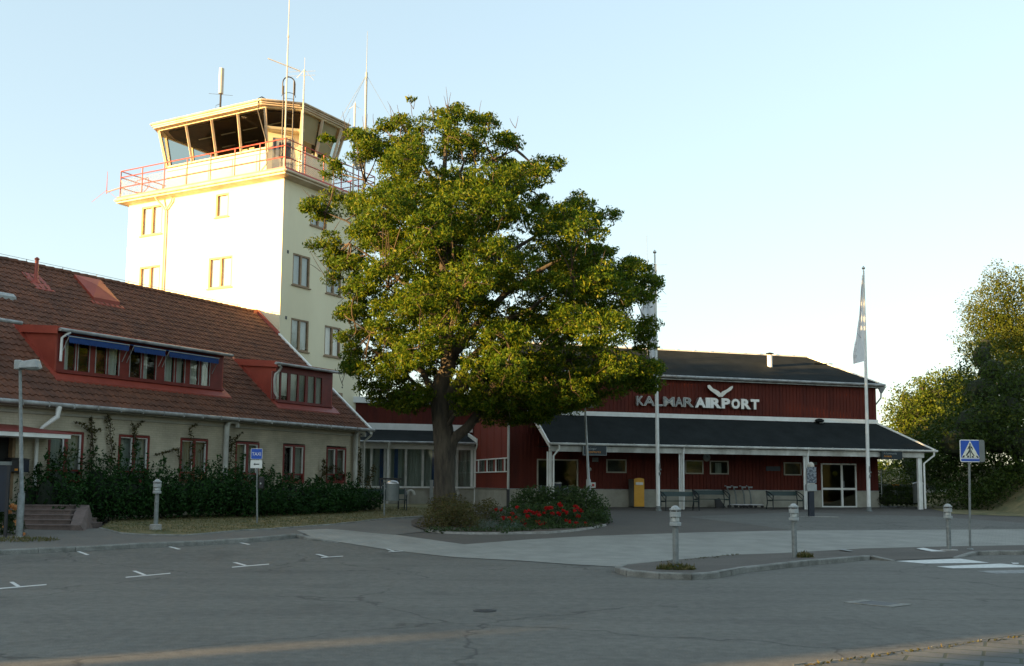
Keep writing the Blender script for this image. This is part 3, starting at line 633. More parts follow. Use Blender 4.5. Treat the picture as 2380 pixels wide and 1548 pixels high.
for (xa,ya,xb,yb) in ((610,840,1145,915),(1190,922,1468,962),(1505,972,1945,1028)):
    a0=FL.hb(k1(xa,ya),D1b-.3)[0];a1=FL.hb(k1(xb,yb),D1b-.3)[0]
    b=MB();zA=6.36;b.prism([FL.p(a0,D1b-.06,zA),FL.p(a1,D1b-.06,zA),FL.p(a1,D1b-.34,zA-.09),FL.p(a0,D1b-.34,zA-.09)],[FL.p(a0,D1b-.06,zA+.02),FL.p(a1,D1b-.06,zA+.02),FL.p(a1,D1b-.34,zA-.07),FL.p(a0,D1b-.34,zA-.07)])
    # scalloped valance
    k=int((a1-a0)/.11)
    for j in range(k):
        x0=a0+(a1-a0)*j/k;x1=a0+(a1-a0)*(j+1)/k;xm=(x0+x1)/2
        b.poly([FL.p(x0,D1b-.345,zA-.08),FL.p(x1,D1b-.345,zA-.08),FL.p(x1,D1b-.35,zA-.26),FL.p(xm,D1b-.352,zA-.285),FL.p(x0,D1b-.35,zA-.26)])
    b.build('awning',M['bluecloth'],d1)
    b=MB()
    b.tube([FL.p(a0-.02,D1b-.35,zA-.07),FL.p(a1+.02,D1b-.35,zA-.07)],.016,6)
    for a in (a0-.01,a1+.01): b.tube([FL.p(a,D1b-.34,zA-.10),FL.p(a,D1b-.02,zA-.62)],.013,5)
    b.build('awning_frame',M['lightgrey'],d1)
downpipe([FL.p(-14.62,D1b-.24,6.45),FL.p(-14.72,D1b-.16,6.34),FL.p(-14.80,D1b-.08,6.25),FL.p(-14.80,D1b-.07,5.5)],[.05,.045,.045,.045],'white',d1,'dormer_downpipe')
D2b=.92;d2=dormer(-5.08,-1.52,D2b,6.40,4.82,3.12,-5.35,-1.22,'small red dormer with six pale curtained panes')
pn=[(412,458),(466,508),(525,570),(580,620),(636,680),(688,726)]
pn_=[(FL.hb(k2(a,600),D2b)[0],FL.hb(k2(c,600),D2b)[0]) for a,c in pn]
dwin(d2,D2b,-5.02,-1.58,5.02,6.12,pn_,6.38)
for i,(a,c) in enumerate(pn_):
    b=MB();b.box(FL,a,c,D2b+.03,D2b+.036,5.02,6.12);b.build('pane',M['glass'],d2)
    b=MB();b.box(FL,a-.0,c+.14,D2b+.075+.004*(i%2),D2b+.078+.004*(i%2),5.02+(.18 if i==1 else 0),6.12);b.build('curtain',M['curtain'] if i!=3 else M['curtaingreen'],d2)
downpipe([FL.p(-5.18,D2b-.24,6.36),FL.p(-5.0,D2b-.2,6.28),FL.p(-5.0,D2b-.12,6.15),FL.p(-5.2,D2b-.10,6.0),FL.p(-5.25,D2b-.10,5.75),FL.p(-5.22,D2b-.10,5.3),FL.p(-5.1,D2b-.16,5.08)],.05,'whitedirty',d2,'dormer_downpipe')
d3=dormer(-20.2,-17.3,1.2,6.47,5.06,3.19,-20.3,-16.35,'red dormer cut by the left edge of the picture')
b=MB();b.box(FL,-20.1,-17.36,1.2,1.26,5.0,6.45);b.build('window_front',M['redtrim'],d3)
b=MB();P=[(-15.3,4.35),(-14.12,4.35),(-14.12,4.55),(-15.3,4.55)];P=[(-16.6,4.45),(-14.14,4.45),(-14.14,4.60),(-16.6,4.60)];b.prism([rp(x,y,.02) for x,y in P],[rp(x,y,.14) for x,y in P]);b.build('snow_guard',M['lightgrey'],LB)
# entrance
b=MB();b.box(FL,door[0]-.8,door[1]+1.06,wb-1.05,wb-.01,2.98,3.10);b.build('entrance_canopy',M['white'],LB)
b=MB();b.prism([FL.p(door[0]-.8,wb-1.07,3.105),FL.p(door[1]+1.10,wb-1.07,3.105),FL.p(door[1]+1.10,wb-.01,3.105),FL.p(door[0]-.8,wb-.01,3.105)],[FL.p(door[0]-.8,wb-1.05,3.14),FL.p(door[1]+1.08,wb-1.05,3.14),FL.p(door[1]-.1,wb-.01,3.36),FL.p(door[0]-.8,wb-.01,3.36)]);b.build('entrance_canopy_roof',M['redtrim'],LB)
b=MB();b.box(FL,door[0],door[1],wb+.22,wb+.28,1.2,3.2);b.build('entrance_door',M['dark'],LB)
b=MB();b.box(FL,door[1]-.09,door[1]-.002,wb+.02,wb+.2,1.2,3.2);b.build('door_frame',M['brownframe'],LB)
# mailboxes on the wall
for nm,a0,a1,mt,lab in (('mailbox',(-16.62),(-16.42),'black','small black mailbox beside the entrance, left of the blue one'),('mailbox',-16.38,-16.20,'navy','dark blue mailbox between the black one and the white downpipe')):
    c_=FL.hb(q5(150 if mt=='black' else 262,355),wb-.3)[0];e_=FL.hb(q5(262 if mt=='black' else 395,355),wb-.3)[0];zt_=FL.hb(q5(262,360),wb-.3)[2];zb_=FL.hb(q5(262,550),wb-.3)[2]
    o=FL.p((c_+e_)/2,wb-.15,zb_);t=thing(nm,lab,'mailbox',o,'mailboxes on the entrance wall')
    b=MB();b.box(FL,c_+.01,e_-.01,wb-.3,wb-.01,zb_,zt_-.06);b.build('box',M[mt],t,bev=.01)
    b=MB();b.prism([FL.p(c_,wb-.33,zt_-.055),FL.p(e_,wb-.33,zt_-.055),FL.p(e_,wb-.01,zt_-.055),FL.p(c_,wb-.01,zt_-.055)],[FL.p(c_,wb-.33,zt_-.04),FL.p(e_,wb-.33,zt_-.04),FL.p(e_,wb-.01,zt_),FL.p(c_,wb-.01,zt_)]);b.build('lid',M[mt],t)
    if mt=='black': b=MB();b.box(FL,c_+.12,e_-.05,wb-.305,wb-.301,zb_+.04,zb_+.1);b.build('sticker',M['signorange'],t)
# entrance steps
SF=Fr(gnd(q5(290,1300),.1)[:2],(1,.0),(0,1));base=gz(*SF.o)+.10
st=thing('entrance_steps','reddish stone steps with a sloping side wall up to the entrance','steps',(SF.o[0],SF.o[1],base))
for i in range(5):
    b=MB();z=base+.125*i;b.box(SF,-2.2,1.30-.16*i,.36*i,2.2,z-.1,z+.095).box(SF,-2.2,1.32-.16*i,.36*i-.025,2.2,z+.096,z+.125);b.build('step',M['rosybrick'],st)
b=MB()
b.prism([SF.p(1.32,-.05,base-.1),SF.p(1.75,-.05,base-.1),SF.p(1.2,2.0,base-.1),SF.p(.55,2.0,base-.1)],[SF.p(1.32,-.05,base+.12),SF.p(1.60,-.05,base+.12),SF.p(.98,2.0,base+.62),SF.p(.62,2.0,base+.62)]);b.build('side_wall',M['rosybrick'],st)
# ================================================================ control tower
TW=thing('control_tower','tall cream control tower with outward leaning cab windows and red railing','tower',(TWo[0],TWo[1],.6))
WA,WB,WZ=10.51,6.12,16.10
# walls built round their window openings
lw_=[(8.03,9.54,14.24,15.77,'ochre',2),(3.49,4.33,14.60,15.77,'ochre',1),(8.02,9.50,11.08,12.63,'ochre',2),(3.11,4.65,11.08,12.61,'ochre',2)]
rw_=[(1.96,3.2,14.2,15.71,'brownframe',2),(.79,2.03,11.05,12.58,'brownframe',2),(3.28,4.46,11.06,12.56,'brownframe',2),(.79,2.07,7.95,9.46,'brownframe',2),(3.26,4.5,7.94,9.45,'brownframe',2)]
def wall_with(F_,ax,L_,z0,z1,op,th,mtl,parent,name='wall'):
    """ax 'a': wall runs along a at b in [0,th]; ax 'b': runs along b at a in [0,th]"""
    b=MB()
    def bx(u0,u1,za,zb):
        if u1-u0<1e-4 or zb-za<1e-4: return
        if ax=='a': b.box(F_,u0,u1,0,th,za,zb)
        else: b.box(F_,0,th,u0,u1,za,zb)
    us=sorted(set([0 if ax=='a' else th,L_]+[q[0] for q in op]+[q[1] for q in op]))
    for u0,u1 in zip(us[:-1],us[1:]):
        zz=z0
        for q in sorted([q for q in op if q[0]<=u0+1e-6 and q[1]>=u1-1e-6],key=lambda q:q[2]): bx(u0,u1,zz,q[2]);zz=q[3]
        bx(u0,u1,zz,z1)
    return b.build(name,mtl,parent)
wall_with(FW,'a',WA,.4,WZ,lw_,.3,M['cream'],TW)
wall_with(FW,'b',WB,.4,WZ,rw_,.3,M['cream'],TW)
b=MB();b.box(FW,WA-.3,WA,.3,WB,.4,WZ).box(FW,.3,WA-.3,WB-.3,WB,.4,WZ);b.build('wall',M['cream'],TW)
def twin(ax,u0,u1,z0,z1,mt,n,blind,parent=TW):
    def bx(b,ua,ub,d0,d1,za,zb): return b.box(FW,ua,ub,d0,d1,za,zb) if ax=='a' else b.box(FW,d0,d1,ua,ub,za,zb)
    b=MB();t=.075
    bx(b,u0,u1,.015,.12,z1-t,z1);bx(b,u0,u1,.015,.12,z0,z0+t);bx(b,u0,u0+t,.015,.12,z0+t,z1-t);bx(b,u1-t,u1,.015,.12,z0+t,z1-t)
    if n==2: m=(u0+u1)/2;bx(b,m-.055,m+.055,.02,.12,z0+t,z1-t)
    fr=b.build('window',M[mt],parent)
    b=MB();bx(b,u0-.06,u1+.06,-.07,.0145,z0-.05,z0-.002);b.build('sill',M[mt],fr)
    b=MB();bx(b,u0+t,u1-t,.07,.076,z0+t,z1-t);b.build('pane',M['glass'],fr)
    b=MB();bx(b,u0+t,u1-t,.14,.15,z0+.03,z1-.03);b.build('blind',M[blind],fr)
for i,q in enumerate(lw_): twin('a',*q[:4],q[4],q[5],'blindpink')
for i,q in enumerate(rw_): twin('b',*q[:4],q[4],q[5],'blindpink' if i==4 else 'blind')
b=MB();b.box(FW,.6,WA-.5,.32,.34,5,15.9);b.box(FW,.32,.34,.6,WB-.5,5,15.9);b.build('room_backdrop',M['olive'],TW)
b=MB();b.box(FW,-.012,-.001,.36,.48,12.47,12.62).box(FW,-.012,-.001,.37,.49,9.33,9.48).box(FW,-.012,-.001,4.7,4.78,6.45,6.53);b.build('wall_vent',M['darkmetal'],TW)
b=MB();b.box(FW,-.03,-.001,4.25,4.75,5.95,6.2);b.build('wall_hatch',M['brownframe'],TW)
# slab
so_=.47
b=MB();b.box(FW,-so_,WA+so_,-so_,WB+so_,16.17,16.30).box(FW,-so_+.02,WA+so_-.02,-so_+.02,WB+so_-.02,16.06,16.17)
b.prism([FW.p(-.002,-.002,15.98),FW.p(WA+.002,-.002,15.98),FW.p(WA+.002,WB+.002,15.98),FW.p(-.002,WB+.002,15.98)],[FW.p(-so_+.06,-so_+.06,16.06),FW.p(WA+so_-.06,-so_+.06,16.06),FW.p(WA+so_-.06,WB+so_-.06,16.06),FW.p(-so_+.06,WB+so_-.06,16.06)])
b.build('balcony_slab',M['creamtrim'],TW)
b=MB();g_=so_+.03
b.tube([FW.p(-g_,-g_,16.21),FW.p(WA+g_,-g_,16.21)],.065,8).tube([FW.p(-g_,-g_,16.21),FW.p(-g_,WB+g_,16.21)],.065,8)
b.build('balcony_gutter',M['creamtrim'],TW)
b=MB();b.box(FW,-.44,WA+.44,-.44,-.36,16.301,16.40).box(FW,-.44,-.36,-.36,WB+.44,16.301,16.40).box(FW,WA+.36,WA+.44,-.36,WB+.44,16.301,16.40).box(FW,-.36,WA+.36,WB+.36,WB+.44,16.301,16.40);b.build('balcony_kick_board',M['redrail'],TW)
# downpipe on sunlit face
b=MB();b.tube([FW.p(8.15,-.42,16.1),FW.p(8.12,-.36,15.95),FW.p(7.85,-.12,15.55),FW.p(7.72,-.10,15.35),FW.p(7.72,-.10,7)],.05,8).tube([FW.p(7.30,-.10,15.98),FW.p(7.32,-.10,15.8),FW.p(7.68,-.10,15.42)],.045,8);b.build('downpipe',M['creamtrim'],TW)
# railing
def rail_side(P,Q,n,mesh=True):
    P=Vector(P);Q=Vector(Q)
    b=MB()
    for z in (17.75,17.42,16.88): b.tube([P+Vector((0,0,z)),Q+Vector((0,0,z))],.026,6)
    k=b.build('railing',M['redrail'],TW)
    for i in range(n+1):
        b=MB();q=P+(Q-P)*i/n;b.tube([q+Vector((0,0,16.3)),q+Vector((0,0,17.76))],.028,6);b.build('railing_post',M['redrail'],k)
    if mesh:
        b=MB();L_=(Q-P).length;m=int(L_/.11)
        for i in range(m):
            q=P+(Q-P)*i/m;s=P+(Q-P)*min(1,(i*.11+.9)/L_)
            b.bar(q+Vector((0,0,16.42)),s+Vector((0,0,17.3)),.005);b.bar(s+Vector((0,0,16.42)),q+Vector((0,0,17.3)),.005)
        b.build('railing_mesh',M['steel'],k)
rail_side(FW.p(-.4,-.4,0),FW.p(WA+.25,-.4,0),7);rail_side(FW.p(-.4,-.4,0),FW.p(-.4,WB+.4,0),5)
rail_side(FW.p(WA+.25,-.4,0),FW.p(WA+.25,WB+.4,0),5,False);rail_side(FW.p(-.4,WB+.4,0),FW.p(WA+.25,WB+.4,0),7,False)
# cab
CBt=[(1.6,.5),(8.4,.5),(8.75,1.1),(8.75,4.4),(8.2,5.0),(1.2,5.0),(.5,4.05),(.5,1.6)]
CTp=[(1.25,-.1),(8.42,-.1),(9.0,.9),(9.0,4.5),(8.3,5.5),(1.0,5.5),(-.1,4.05),(-.1,1.05)]
ZS,ZL=17.88,19.64
def ring(P,z): return [FW.p(a,b_,z) for a,b_ in P]
def lerp2(P,Q,t): return [(a[0]+(c[0]-a[0])*t,a[1]+(c[1]-a[1])*t) for a,c in zip(P,Q)]
def sh(P,d):  # shrink toward centre
    cx=sum(q[0] for q in P)/len(P);cyy=sum(q[1] for q in P)/len(P);return [(q[0]+(cx-q[0])*d/4.,q[1]+(cyy-q[1])*d/3.) for q in P]
def side(b,Pb,Pt,zb,zt,i,th=.1):
    j=(i+1)%8;Ib=sh(Pb,th);It=sh(Pt,th)
    b.hexa([FW.p(*Pb[i],zb),FW.p(*Pb[j],zb),FW.p(*Ib[j],zb),FW.p(*Ib[i],zb),FW.p(*Pt[i],zt),FW.p(*Pt[j],zt),FW.p(*It[j],zt),FW.p(*It[i],zt)])
b=MB()
for i in range(7): side(b,CBt,CBt,16.3,ZS,i)
b.build('cab_wall',M['cabboard'],TW)
# door bay (chamfer)
PA=Vector(FW.p(*CBt[7],0));PB=Vector(FW.p(*CBt[0],0));dd=(PB-PA);dl=dd.length;dd.normalize();FD=Fr((PA.x,PA.y),(dd.x,dd.y),(-dd.y,dd.x))
if FD.inv(FW.p(4,2.5,0))[1]<0: FD=Fr((PA.x,PA.y),(dd.x,dd.y),(dd.y,-dd.x))
b=MB();b.box(FD,.02,.27,.10,.18,16.3,18.75).box(FD,dl-.27,dl-.02,.10,.18,16.3,18.75).box(FD,.27,dl-.27,.10,.18,18.45,18.75);b.build('cab_wall',M['cabboard'],TW)
b=MB();b.box(FD,.27,dl-.27,.13,.18,16.3,18.45);dr=b.build('cab_door',M['lightgrey'],TW)
b=MB();b.box(FD,.42,.98,.118,.128,17.45,18.25).box(FD,dl-.42,dl-.34,.118,.128,17.4,18.3);b.build('pane',M['navy'],dr)
b=MB()
for j in range(7): b.box(FD,.32+j*.115,.35+j*.115,.112,.125,16.42,17.3)
b.build('door_ribs',M['lightgrey'],dr)
T1=lerp2(CBt,CTp,.49)
b=MB();b.hexa([FW.p(1.45,.12,18.72),FW.p(.12,1.45,18.72),FW.p(.5,1.75,18.72),FW.p(1.75,.5,18.72),FW.p(1.40,.06,18.82),FW.p(.06,1.40,18.82),FW.p(.5,1.75,18.82),FW.p(1.75,.5,18.82)]);b.build('door_ledge',M['cabboard'],TW)
# mullions + header
cols={0:[0,None],}
def onside(i,t,z,ins=0.):
    k=(z-ZS)/(ZL-ZS);R_=lerp2(CBt,CTp,k);
    if ins: R_=sh(R_,ins)
    j=(i+1)%8;return FW.p(R_[i][0]+(R_[j][0]-R_[i][0])*t,R_[i][1]+(R_[j][1]-R_[i][1])*t,z)
muls=[(0,0,.0),(0,.245,0),(0,.49,0),(0,.735,0),(1,0,0),(2,0,0),(2,.5,0),(3,0,0),(4,0,0),(4,.33,0),(4,.66,0),(5,0,0),(6,0,0),(6,.5,0),(7,0,0)]
for i,t,_ in muls:
    z0=ZS if not (i in (7,0) and t==0) else 17.2
    b=MB();wd=.15 if t==0 else .11
    P=Vector(onside(i,t,z0));Q=Vector(onside(i,t,ZL))
    b.bar(P,Q,wd,.12,up=Vector(FW.p(4,2.5,0))-Vector(FW.p(*CBt[i],0)));b.build('mullion',M['creamtrim'],TW)
b=MB();Hb=lerp2(CBt,CTp,1.0);Ht=lerp2(CBt,CTp,1.13)
for i in range(8): side(b,Hb,Ht,ZL,ZL+.19,i,.12)
b.build('cab_header',M['cabboard'],TW)
b=MB()
for i in range(7):
    j=(i+1)%8;A_=lerp2(CBt,CTp,0.);b.hexa([FW.p(*sh(A_,-.06)[i],ZS-.04),FW.p(*sh(A_,-.06)[j],ZS-.04),FW.p(*sh(A_,.12)[j],ZS-.04),FW.p(*sh(A_,.12)[i],ZS-.04),FW.p(*sh(A_,-.06)[i],ZS+.03),FW.p(*sh(A_,-.06)[j],ZS+.03),FW.p(*sh(A_,.12)[j],ZS+.03),FW.p(*sh(A_,.12)[i],ZS+.03)])
b.build('cab_sill',M['creamtrim'],TW)
spans={0:[0,.245,.49,.735,1],1:[0,1],2:[0,.5,1],3:[0,1],4:[0,.33,.66,1],5:[0,1],6:[0,.5,1]}
for i,ts in spans.items():
    for t0_,t1_ in zip(ts[:-1],ts[1:]):
        b=MB();b.poly([onside(i,t0_,ZS+.03,.05),onside(i,t1_,ZS+.03,.05),onside(i,t1_,ZL,.05),onside(i,t0_,ZL,.05)]);b.build('cab_pane',M['cabglass'],TW)
b=MB();b.poly([onside(7,0,18.84,.05),onside(7,1,18.84,.05),onside(7,1,ZL,.05),onside(7,0,ZL,.05)]);b.build('cab_pane',M['cabglass'],TW)
# roof
CR=[(1.2,-.43),(8.6,-.43),(9.25,.75),(9.25,4.7),(8.5,5.8),(.8,5.8),(-.3,4.42),(-.27,.97)]
b=MB();b.prism(ring(CR,19.78),ring(CR,19.93));b.prism(ring(sh(CR,.05),19.70),ring(sh(CR,.05),19.78));b.prism(ring(sh(CR,.03),19.93),ring(sh(CR,.3),20.03));b.build('cab_roof',M['creamtrim'],TW)
b=MB();R_=sh(CR,-.04)
b.tube([FW.p(*q,19.90) for q in R_[:3]],.05,6).tube([FW.p(*q,19.90) for q in (R_[6],R_[7],R_[0])],.05,6);b.build('cab_gutter',M['creamtrim'],TW)
b=MB();b.prism(ring(sh(CTp,.35),19.60),ring(sh(CTp,.35),19.66));b.build('cab_ceiling',M['ceil'],TW)
b=MB();b.prism(ring(sh(CBt,.15),16.9),ring(sh(CBt,.15),16.95));b.build('cab_floor',M['ceil'],TW)
b=MB()
for a in (1.6,3.2,4.7,6.3): b.box(FW,a+.25,a+1.2,1.7,1.76,19.56,19.595).box(FW,a+.1,a+1.0,3.2,3.26,19.56,19.595)
b.build('ceiling_lamp_strip',M['lightstrip'],TW)
# consoles, core column and blinds that show through the glass
b=MB();b.box(FW,2.4,7.2,1.3,2.0,16.95,17.95).box(FW,3.5,6.8,3.2,4.4,16.95,18.9).box(FW,1.3,2.1,3.4,4.6,16.95,19.6);b.build('control_desk',M['dark'],TW)
b=MB()
for a,bb,z in ((3.0,1.1,17.95),(3.5,1.15,17.95),(7.4,1.2,17.9)): b.box(FW,a,a+.35,bb,bb+.08,z,z+.35)
b.build('monitor',M['tan'],TW)
b=MB()
def sp(i,t0_,t1_,z0_,z1_,ins): b.poly([onside(i,t0_,z0_,ins),onside(i,t1_,z0_,ins),onside(i,t1_,z1_,ins),onside(i,t0_,z1_,ins)])
sp(6,.02,.48,18.15,ZL,.16);sp(6,.52,.99,18.45,ZL,.16);b.build('roller_blind',M['tan'],TW)
b=MB();q=FW.p(.9,2.4,17.9);b.ball(q,.16,.16,.3,10);b.box(FW,.75,1.1,2.9,3.2,17.9,18.15);b.build('desk_equipment',M['navy'],TW)
# cage ladder
LF=Fr(FW.p(.13,.27,0)[:2],(Vector((dd.x,dd.y)).x,dd.y),(-dd.y,dd.x));
b=MB();la=.24
for s in (-1,1): b.tube([LF.p(s*la,0,16.5),LF.p(s*la,0,20.6+(.0 if s>0 else .35))],.03,6)
for z in np.arange(16.8,20.3,.32): b.tube([LF.p(-la,0,z),LF.p(la,0,z)],.012,5)
sg=1 if LF.inv(FW.p(4,2.5,0))[1]>0 else -1
for z in (19.35,20.05,21.05):
    pts=[LF.p(la*1.35*math.cos(t),sg*-1*(.10+.55*math.sin(t)),z) for t in np.linspace(0,math.pi,9)]
    if z>21: pts=[LF.p(s*la*1.2,0,20.2) for s in (-1,)]+[LF.p(la*1.2*math.cos(t),0,20.75+.32*math.sin(t)) for t in np.linspace(math.pi,0,9)]+[LF.p(la*1.2,0,20.2)]
    b.tube(pts,.016 if z<21 else .03,5)
b.build('cage_ladder',M['darkmetal'],TW)
# aerials
def whip(name,P,zs,rads,mt,extra=None):
    b=MB();b.tube([(P[0],P[1],z) for z in zs],rads,7)
    if extra: extra(b)
    return b.build(name,M[mt],TW)
P=FW.p(-.30,-.36,0)
def yg(b):
    c=Vector((P[0],P[1],21.3));d=Vector((.93,.2,-.30)).normalized();b.bar(c-d*.95,c+d*.62,.035)
    for k in np.linspace(-.9,.6,12):
        q=c+d*k;w_=.10+.12*(k+.9)/1.5;b.bar(q+Vector((-.1,.5,.35)).normalized()*w_*1.6,q-Vector((-.1,.5,.35)).normalized()*w_*1.6,.011)
    for z in (21.0,20.8): b.bar((P[0],P[1],z),(P[0]+1.3,P[1]+.2,z+.15),.01)
whip('main_aerial',P,[16.3,19.5,22.7,22.72,22.8,22.82,27.6],[.036,.036,.03,.05,.05,.022,.012],'vista',yg)
P2=FW.p(-.42,.72,0)
def ex2(b):
    c=(P2[0],P2[1],21.5)
    for s in ((.45,.1,-.5),(-.4,.2,-.35),(.05,-.3,-.5),(0,0,.6)): b.bar(c,(c[0]+s[0],c[1]+s[1],c[2]+s[2]),.012)
    b.box(FW,-.47,-.37,.67,.77,16.8,17.0)
whip('whip_aerial',P2,[16.4,19.8,19.82,21.5],[.04,.04,.034,.03],'vista',ex2)
P3=FW.p(4.7,.4,0)
b=MB();b.tube([(P3[0],P3[1],20.0),(P3[0],P3[1],21.15)],.05,7);b.bar((P3[0]-.02,P3[1],20.4),FW.p(3.3,1.0,20.2),.05);b.tube([(P3[0],P3[1],20.35),(P3[0]-.25,P3[1],20.3),(P3[0]-.22,P3[1],20.5),(P3[0],P3[1],20.6)],.012,5);b.bar((P3[0]-.6,P3[1],21.12),(P3[0]+.6,P3[1],21.02),.012);b.build('aerial_mount',M['darkmetal'],TW)
b=MB();b.tube([(P3[0],P3[1],21.12),(P3[0],P3[1],22.42)],.125,12);b.build('panel_aerial',M['vista'],TW)
b=MB();Q=FW.p(WA+1.3,-.4,0);b.bar(FW.p(WA+.25,-.4,16.88),(Q[0],Q[1],16.78),.04);b.tube([(Q[0],Q[1],16.7),(Q[0],Q[1],16.95),(Q[0],Q[1],17.9)],[.02,.02,.008],5)
for s in (-1,1): b.bar((Q[0],Q[1],16.9),(Q[0]+s*.75,Q[1],16.25 if s<0 else 16.3),.010)
b.tube([FW.p(WA-.2,.1,17.1),FW.p(WA-.4,.1,17.3),FW.p(WA-1.2,.1,17.35),FW.p(WA-1.3,.1,16.9),FW.p(WA-.9,.1,16.6),FW.p(WA-.3,.1,16.7)],.02,5);b.build('side_aerial',M['redrail'],TW)
h=FW.ha(k3(1850,1000),-.4);P4=FW.p(-.4,h[1],0);zt4=FW.ha(k3(1850,740),-.4)[2]
def ex4(b):
    c=(P4[0],P4[1],zt4-.1)
    for s in ((.3,.1,-.2),(-.3,.1,-.15),(0,0,.2)): b.bar(c,(c[0]+s[0],c[1]+s[1],c[2]+s[2]),.012)
whip('whip_aerial',P4,[16.3,zt4-1.5,zt4],[.05,.05,.045],'vista',ex4)
h=FW.ha(k3(1880,1170),-.5);c=Vector(FW.p(-.6,h[1],h[2]));b=MB();b.ball(c,.32,.1,.38,12);b.bar(c,FW.p(-.4,h[1],h[2]-.4),.05);b.build('satellite_dish',M['lightgrey'],TW)
b=MB();q=FW.p(1.35,-.46,0);b.tube([FW.p(1.3,.4,20.05),FW.p(1.3,-.3,20.1),FW.p(1.33,-.5,19.95),FW.p(1.45,-.35,19.4),FW.p(1.5,.3,18.2),FW.p(1.45,.35,17.0),FW.p(1.8,.2,16.5),FW.p(2.6,.1,16.45)],.03,6);b.build('black_hose',M['darkmetal'],TW)
# free standing mast behind the tower
Y_=58.;Pt=atY(k3(1940,225),Y_);Pj=atY(k3(1938,540),Y_)
MT=thing('radio_mast','thin pale guyed radio mast standing behind the control tower, beside the big tree','mast',(Pj[0],Y_,.7))
b=MB();b.tube([(Pj[0],Y_,.7),(Pj[0],Y_,Pj[2]),(Pj[0],Y_,Pj[2]+.15)],[.09,.07,.07],8);b.build('pole',M['lightgrey'],MT)
b=MB();b.tube([(Pj[0],Y_,Pj[2]+.1),(Pj[0],Y_,Pt[2])],[.02,.008],6);b.build('aerial_tip',M['steel'],MT)
for dx,dy in ((-2.4,.4),(-1.3,-1.6),(2.4,.3)): b=MB();b.bar((Pj[0],Y_,Pj[2]),(Pj[0]+dx*1.,Y_+dy,Pj[2]-4.1),.014);b.bar((Pj[0]+dx,Y_+dy,Pj[2]-4.1),(Pj[0]+dx*5.6,Y_+dy*5.6,.7),.014);b.build('guy_wire',M['steel'],MT)
# ================================================================ terminal
TE=thing('terminal_building','red boarded airport terminal with black felt roof, white canopy posts and metal lettering','building',(TC[0],TC[1],.7))
ZP=1.54;ZB=4.88;ZE=6.80;TLa=19.28;DPT=6.4
def ribbed(F_,ax,c,u0,u1,z0,z1,pitch,dep,mt,parent,out=1,name='wall',bw=.35):
    """boarded wall as one folded sheet with thickness; ax='a': along a at b=c"""
    b=MB();pts=[];u=u0
    while u<u1-1e-6:
        w1=min(u+pitch*(1-bw),u1);w2=min(u+pitch,u1)
        pts+=[(u,0),(w1,0)]
        if w2>w1: pts+=[(w1+.004,dep),(w2-.004,dep)]
        u+=pitch
    n=len(pts)
    for z in (z0,z1):
        for uu,d in pts: b.V.append(F_.p(uu,c+out*d,z) if ax=='a' else F_.p(c+out*d,uu,z))
        for uu,d in (pts[-1],pts[0]): b.V.append(F_.p(uu,c-out*.15,z) if ax=='a' else F_.p(c-out*.15,uu,z))
    n+=2
    for i in range(n): j=(i+1)%n;b.face((i,j,n+j,n+i))
    b.face(list(range(n))[::-1]);b.face([n+i for i in range(n)])
    return b.build(name,M[mt],parent)
# openings under the canopy (a0,a1,z0,z1)
wsT=[(13.62,14.62,2.28,2.91),(9.68,10.63,2.27,2.92),(8.35,9.34,2.27,2.91),(4.38,5.35,2.26,2.89)]
doorT=(1.27,3.28,.71,2.87);bigT=(16.0,17.97,.80,2.87)
segs=sorted([(q[0],q[1],q[2],q[3]) for q in wsT]+[doorT,bigT])
def redseg(a0,a1,z0,z1,):
    ribbed(FT,'a',0,a0,a1,z0,z1,.19,.022,'falu',TE)
prev=0.
for q in segs:
    redseg(prev,q[0],ZP,4.0)
    redseg(q[0],q[1],q[3],4.0)
    if q[2]>ZP: redseg(q[0],q[1],ZP,q[2])
    prev=q[1]
redseg(prev,TLa,ZP,4.0)
ribbed(FT,'a',0,0,TLa,4.0,ZB,.19,.022,'falu',TE)
ribbed(FT,'a',0,0,TLa,ZB+.2,ZE-.02,.19,.022,'falu',TE)
b=MB();b.box(FT,-.06,TLa+.03,-.02,.06,ZB,ZB+.20)
b.build('white_band',M['white'],TE)
b=MB();b.box(FT,-.0,doorT[0],-.1,.05,.55,ZP-.03).box(FT,doorT[1],bigT[0],-.1,.05,.55,ZP-.03).box(FT,bigT[1],TLa+.02,-.1,.05,.55,ZP-.03).box(FT,bigT[0],bigT[1],-.1,.04,.55,bigT[2]);b.build('plinth',M['plinth'],TE)
b=MB()
for a0,a1 in ((-.02,doorT[0]-.003),(doorT[1]+.003,bigT[0]-.003),(bigT[1]+.003,TLa)): b.box(FT,a0,a1,.026,.075,ZP-.028,ZP-.002)
b.build('drip_sill',M['gutter'],TE)
# other walls: side walls, back wall with two openings seen through the door glass
h1=FT.hb(q8(822,597),-DPT);h2=FT.hb(q8(945,752),-DPT);h3=FT.hb(q8(680,600),-DPT);h4=FT.hb(q8(706,750),-DPT)
bo=[(h2[0],h1[0],h2[2],h1[2]),(h4[0],h3[0],h4[2],h3[2])];us=sorted([0,TLa]+[bo[0][0],bo[0][1],bo[1][0],bo[1][1]])
b=MB()
for u0,u1 in zip(us[:-1],us[1:]):
    o_=[q for q in bo if q[0]<=u0+1e-6 and q[1]>=u1-1e-6]
    if o_: b.box(FT,u0,u1,-DPT,-DPT+.15,.6,o_[0][2]);b.box(FT,u0,u1,-DPT,-DPT+.15,o_[0][3],ZE)
    else: b.box(FT,u0,u1,-DPT,-DPT+.15,.6,ZE)
b.build('rear_wall',M['falu'],TE)
b=MB();b.box(FT,.15,TLa-.15,-DPT+.151,-.16,.62,.70);b.build('hall_floor',M['olive'],TE)
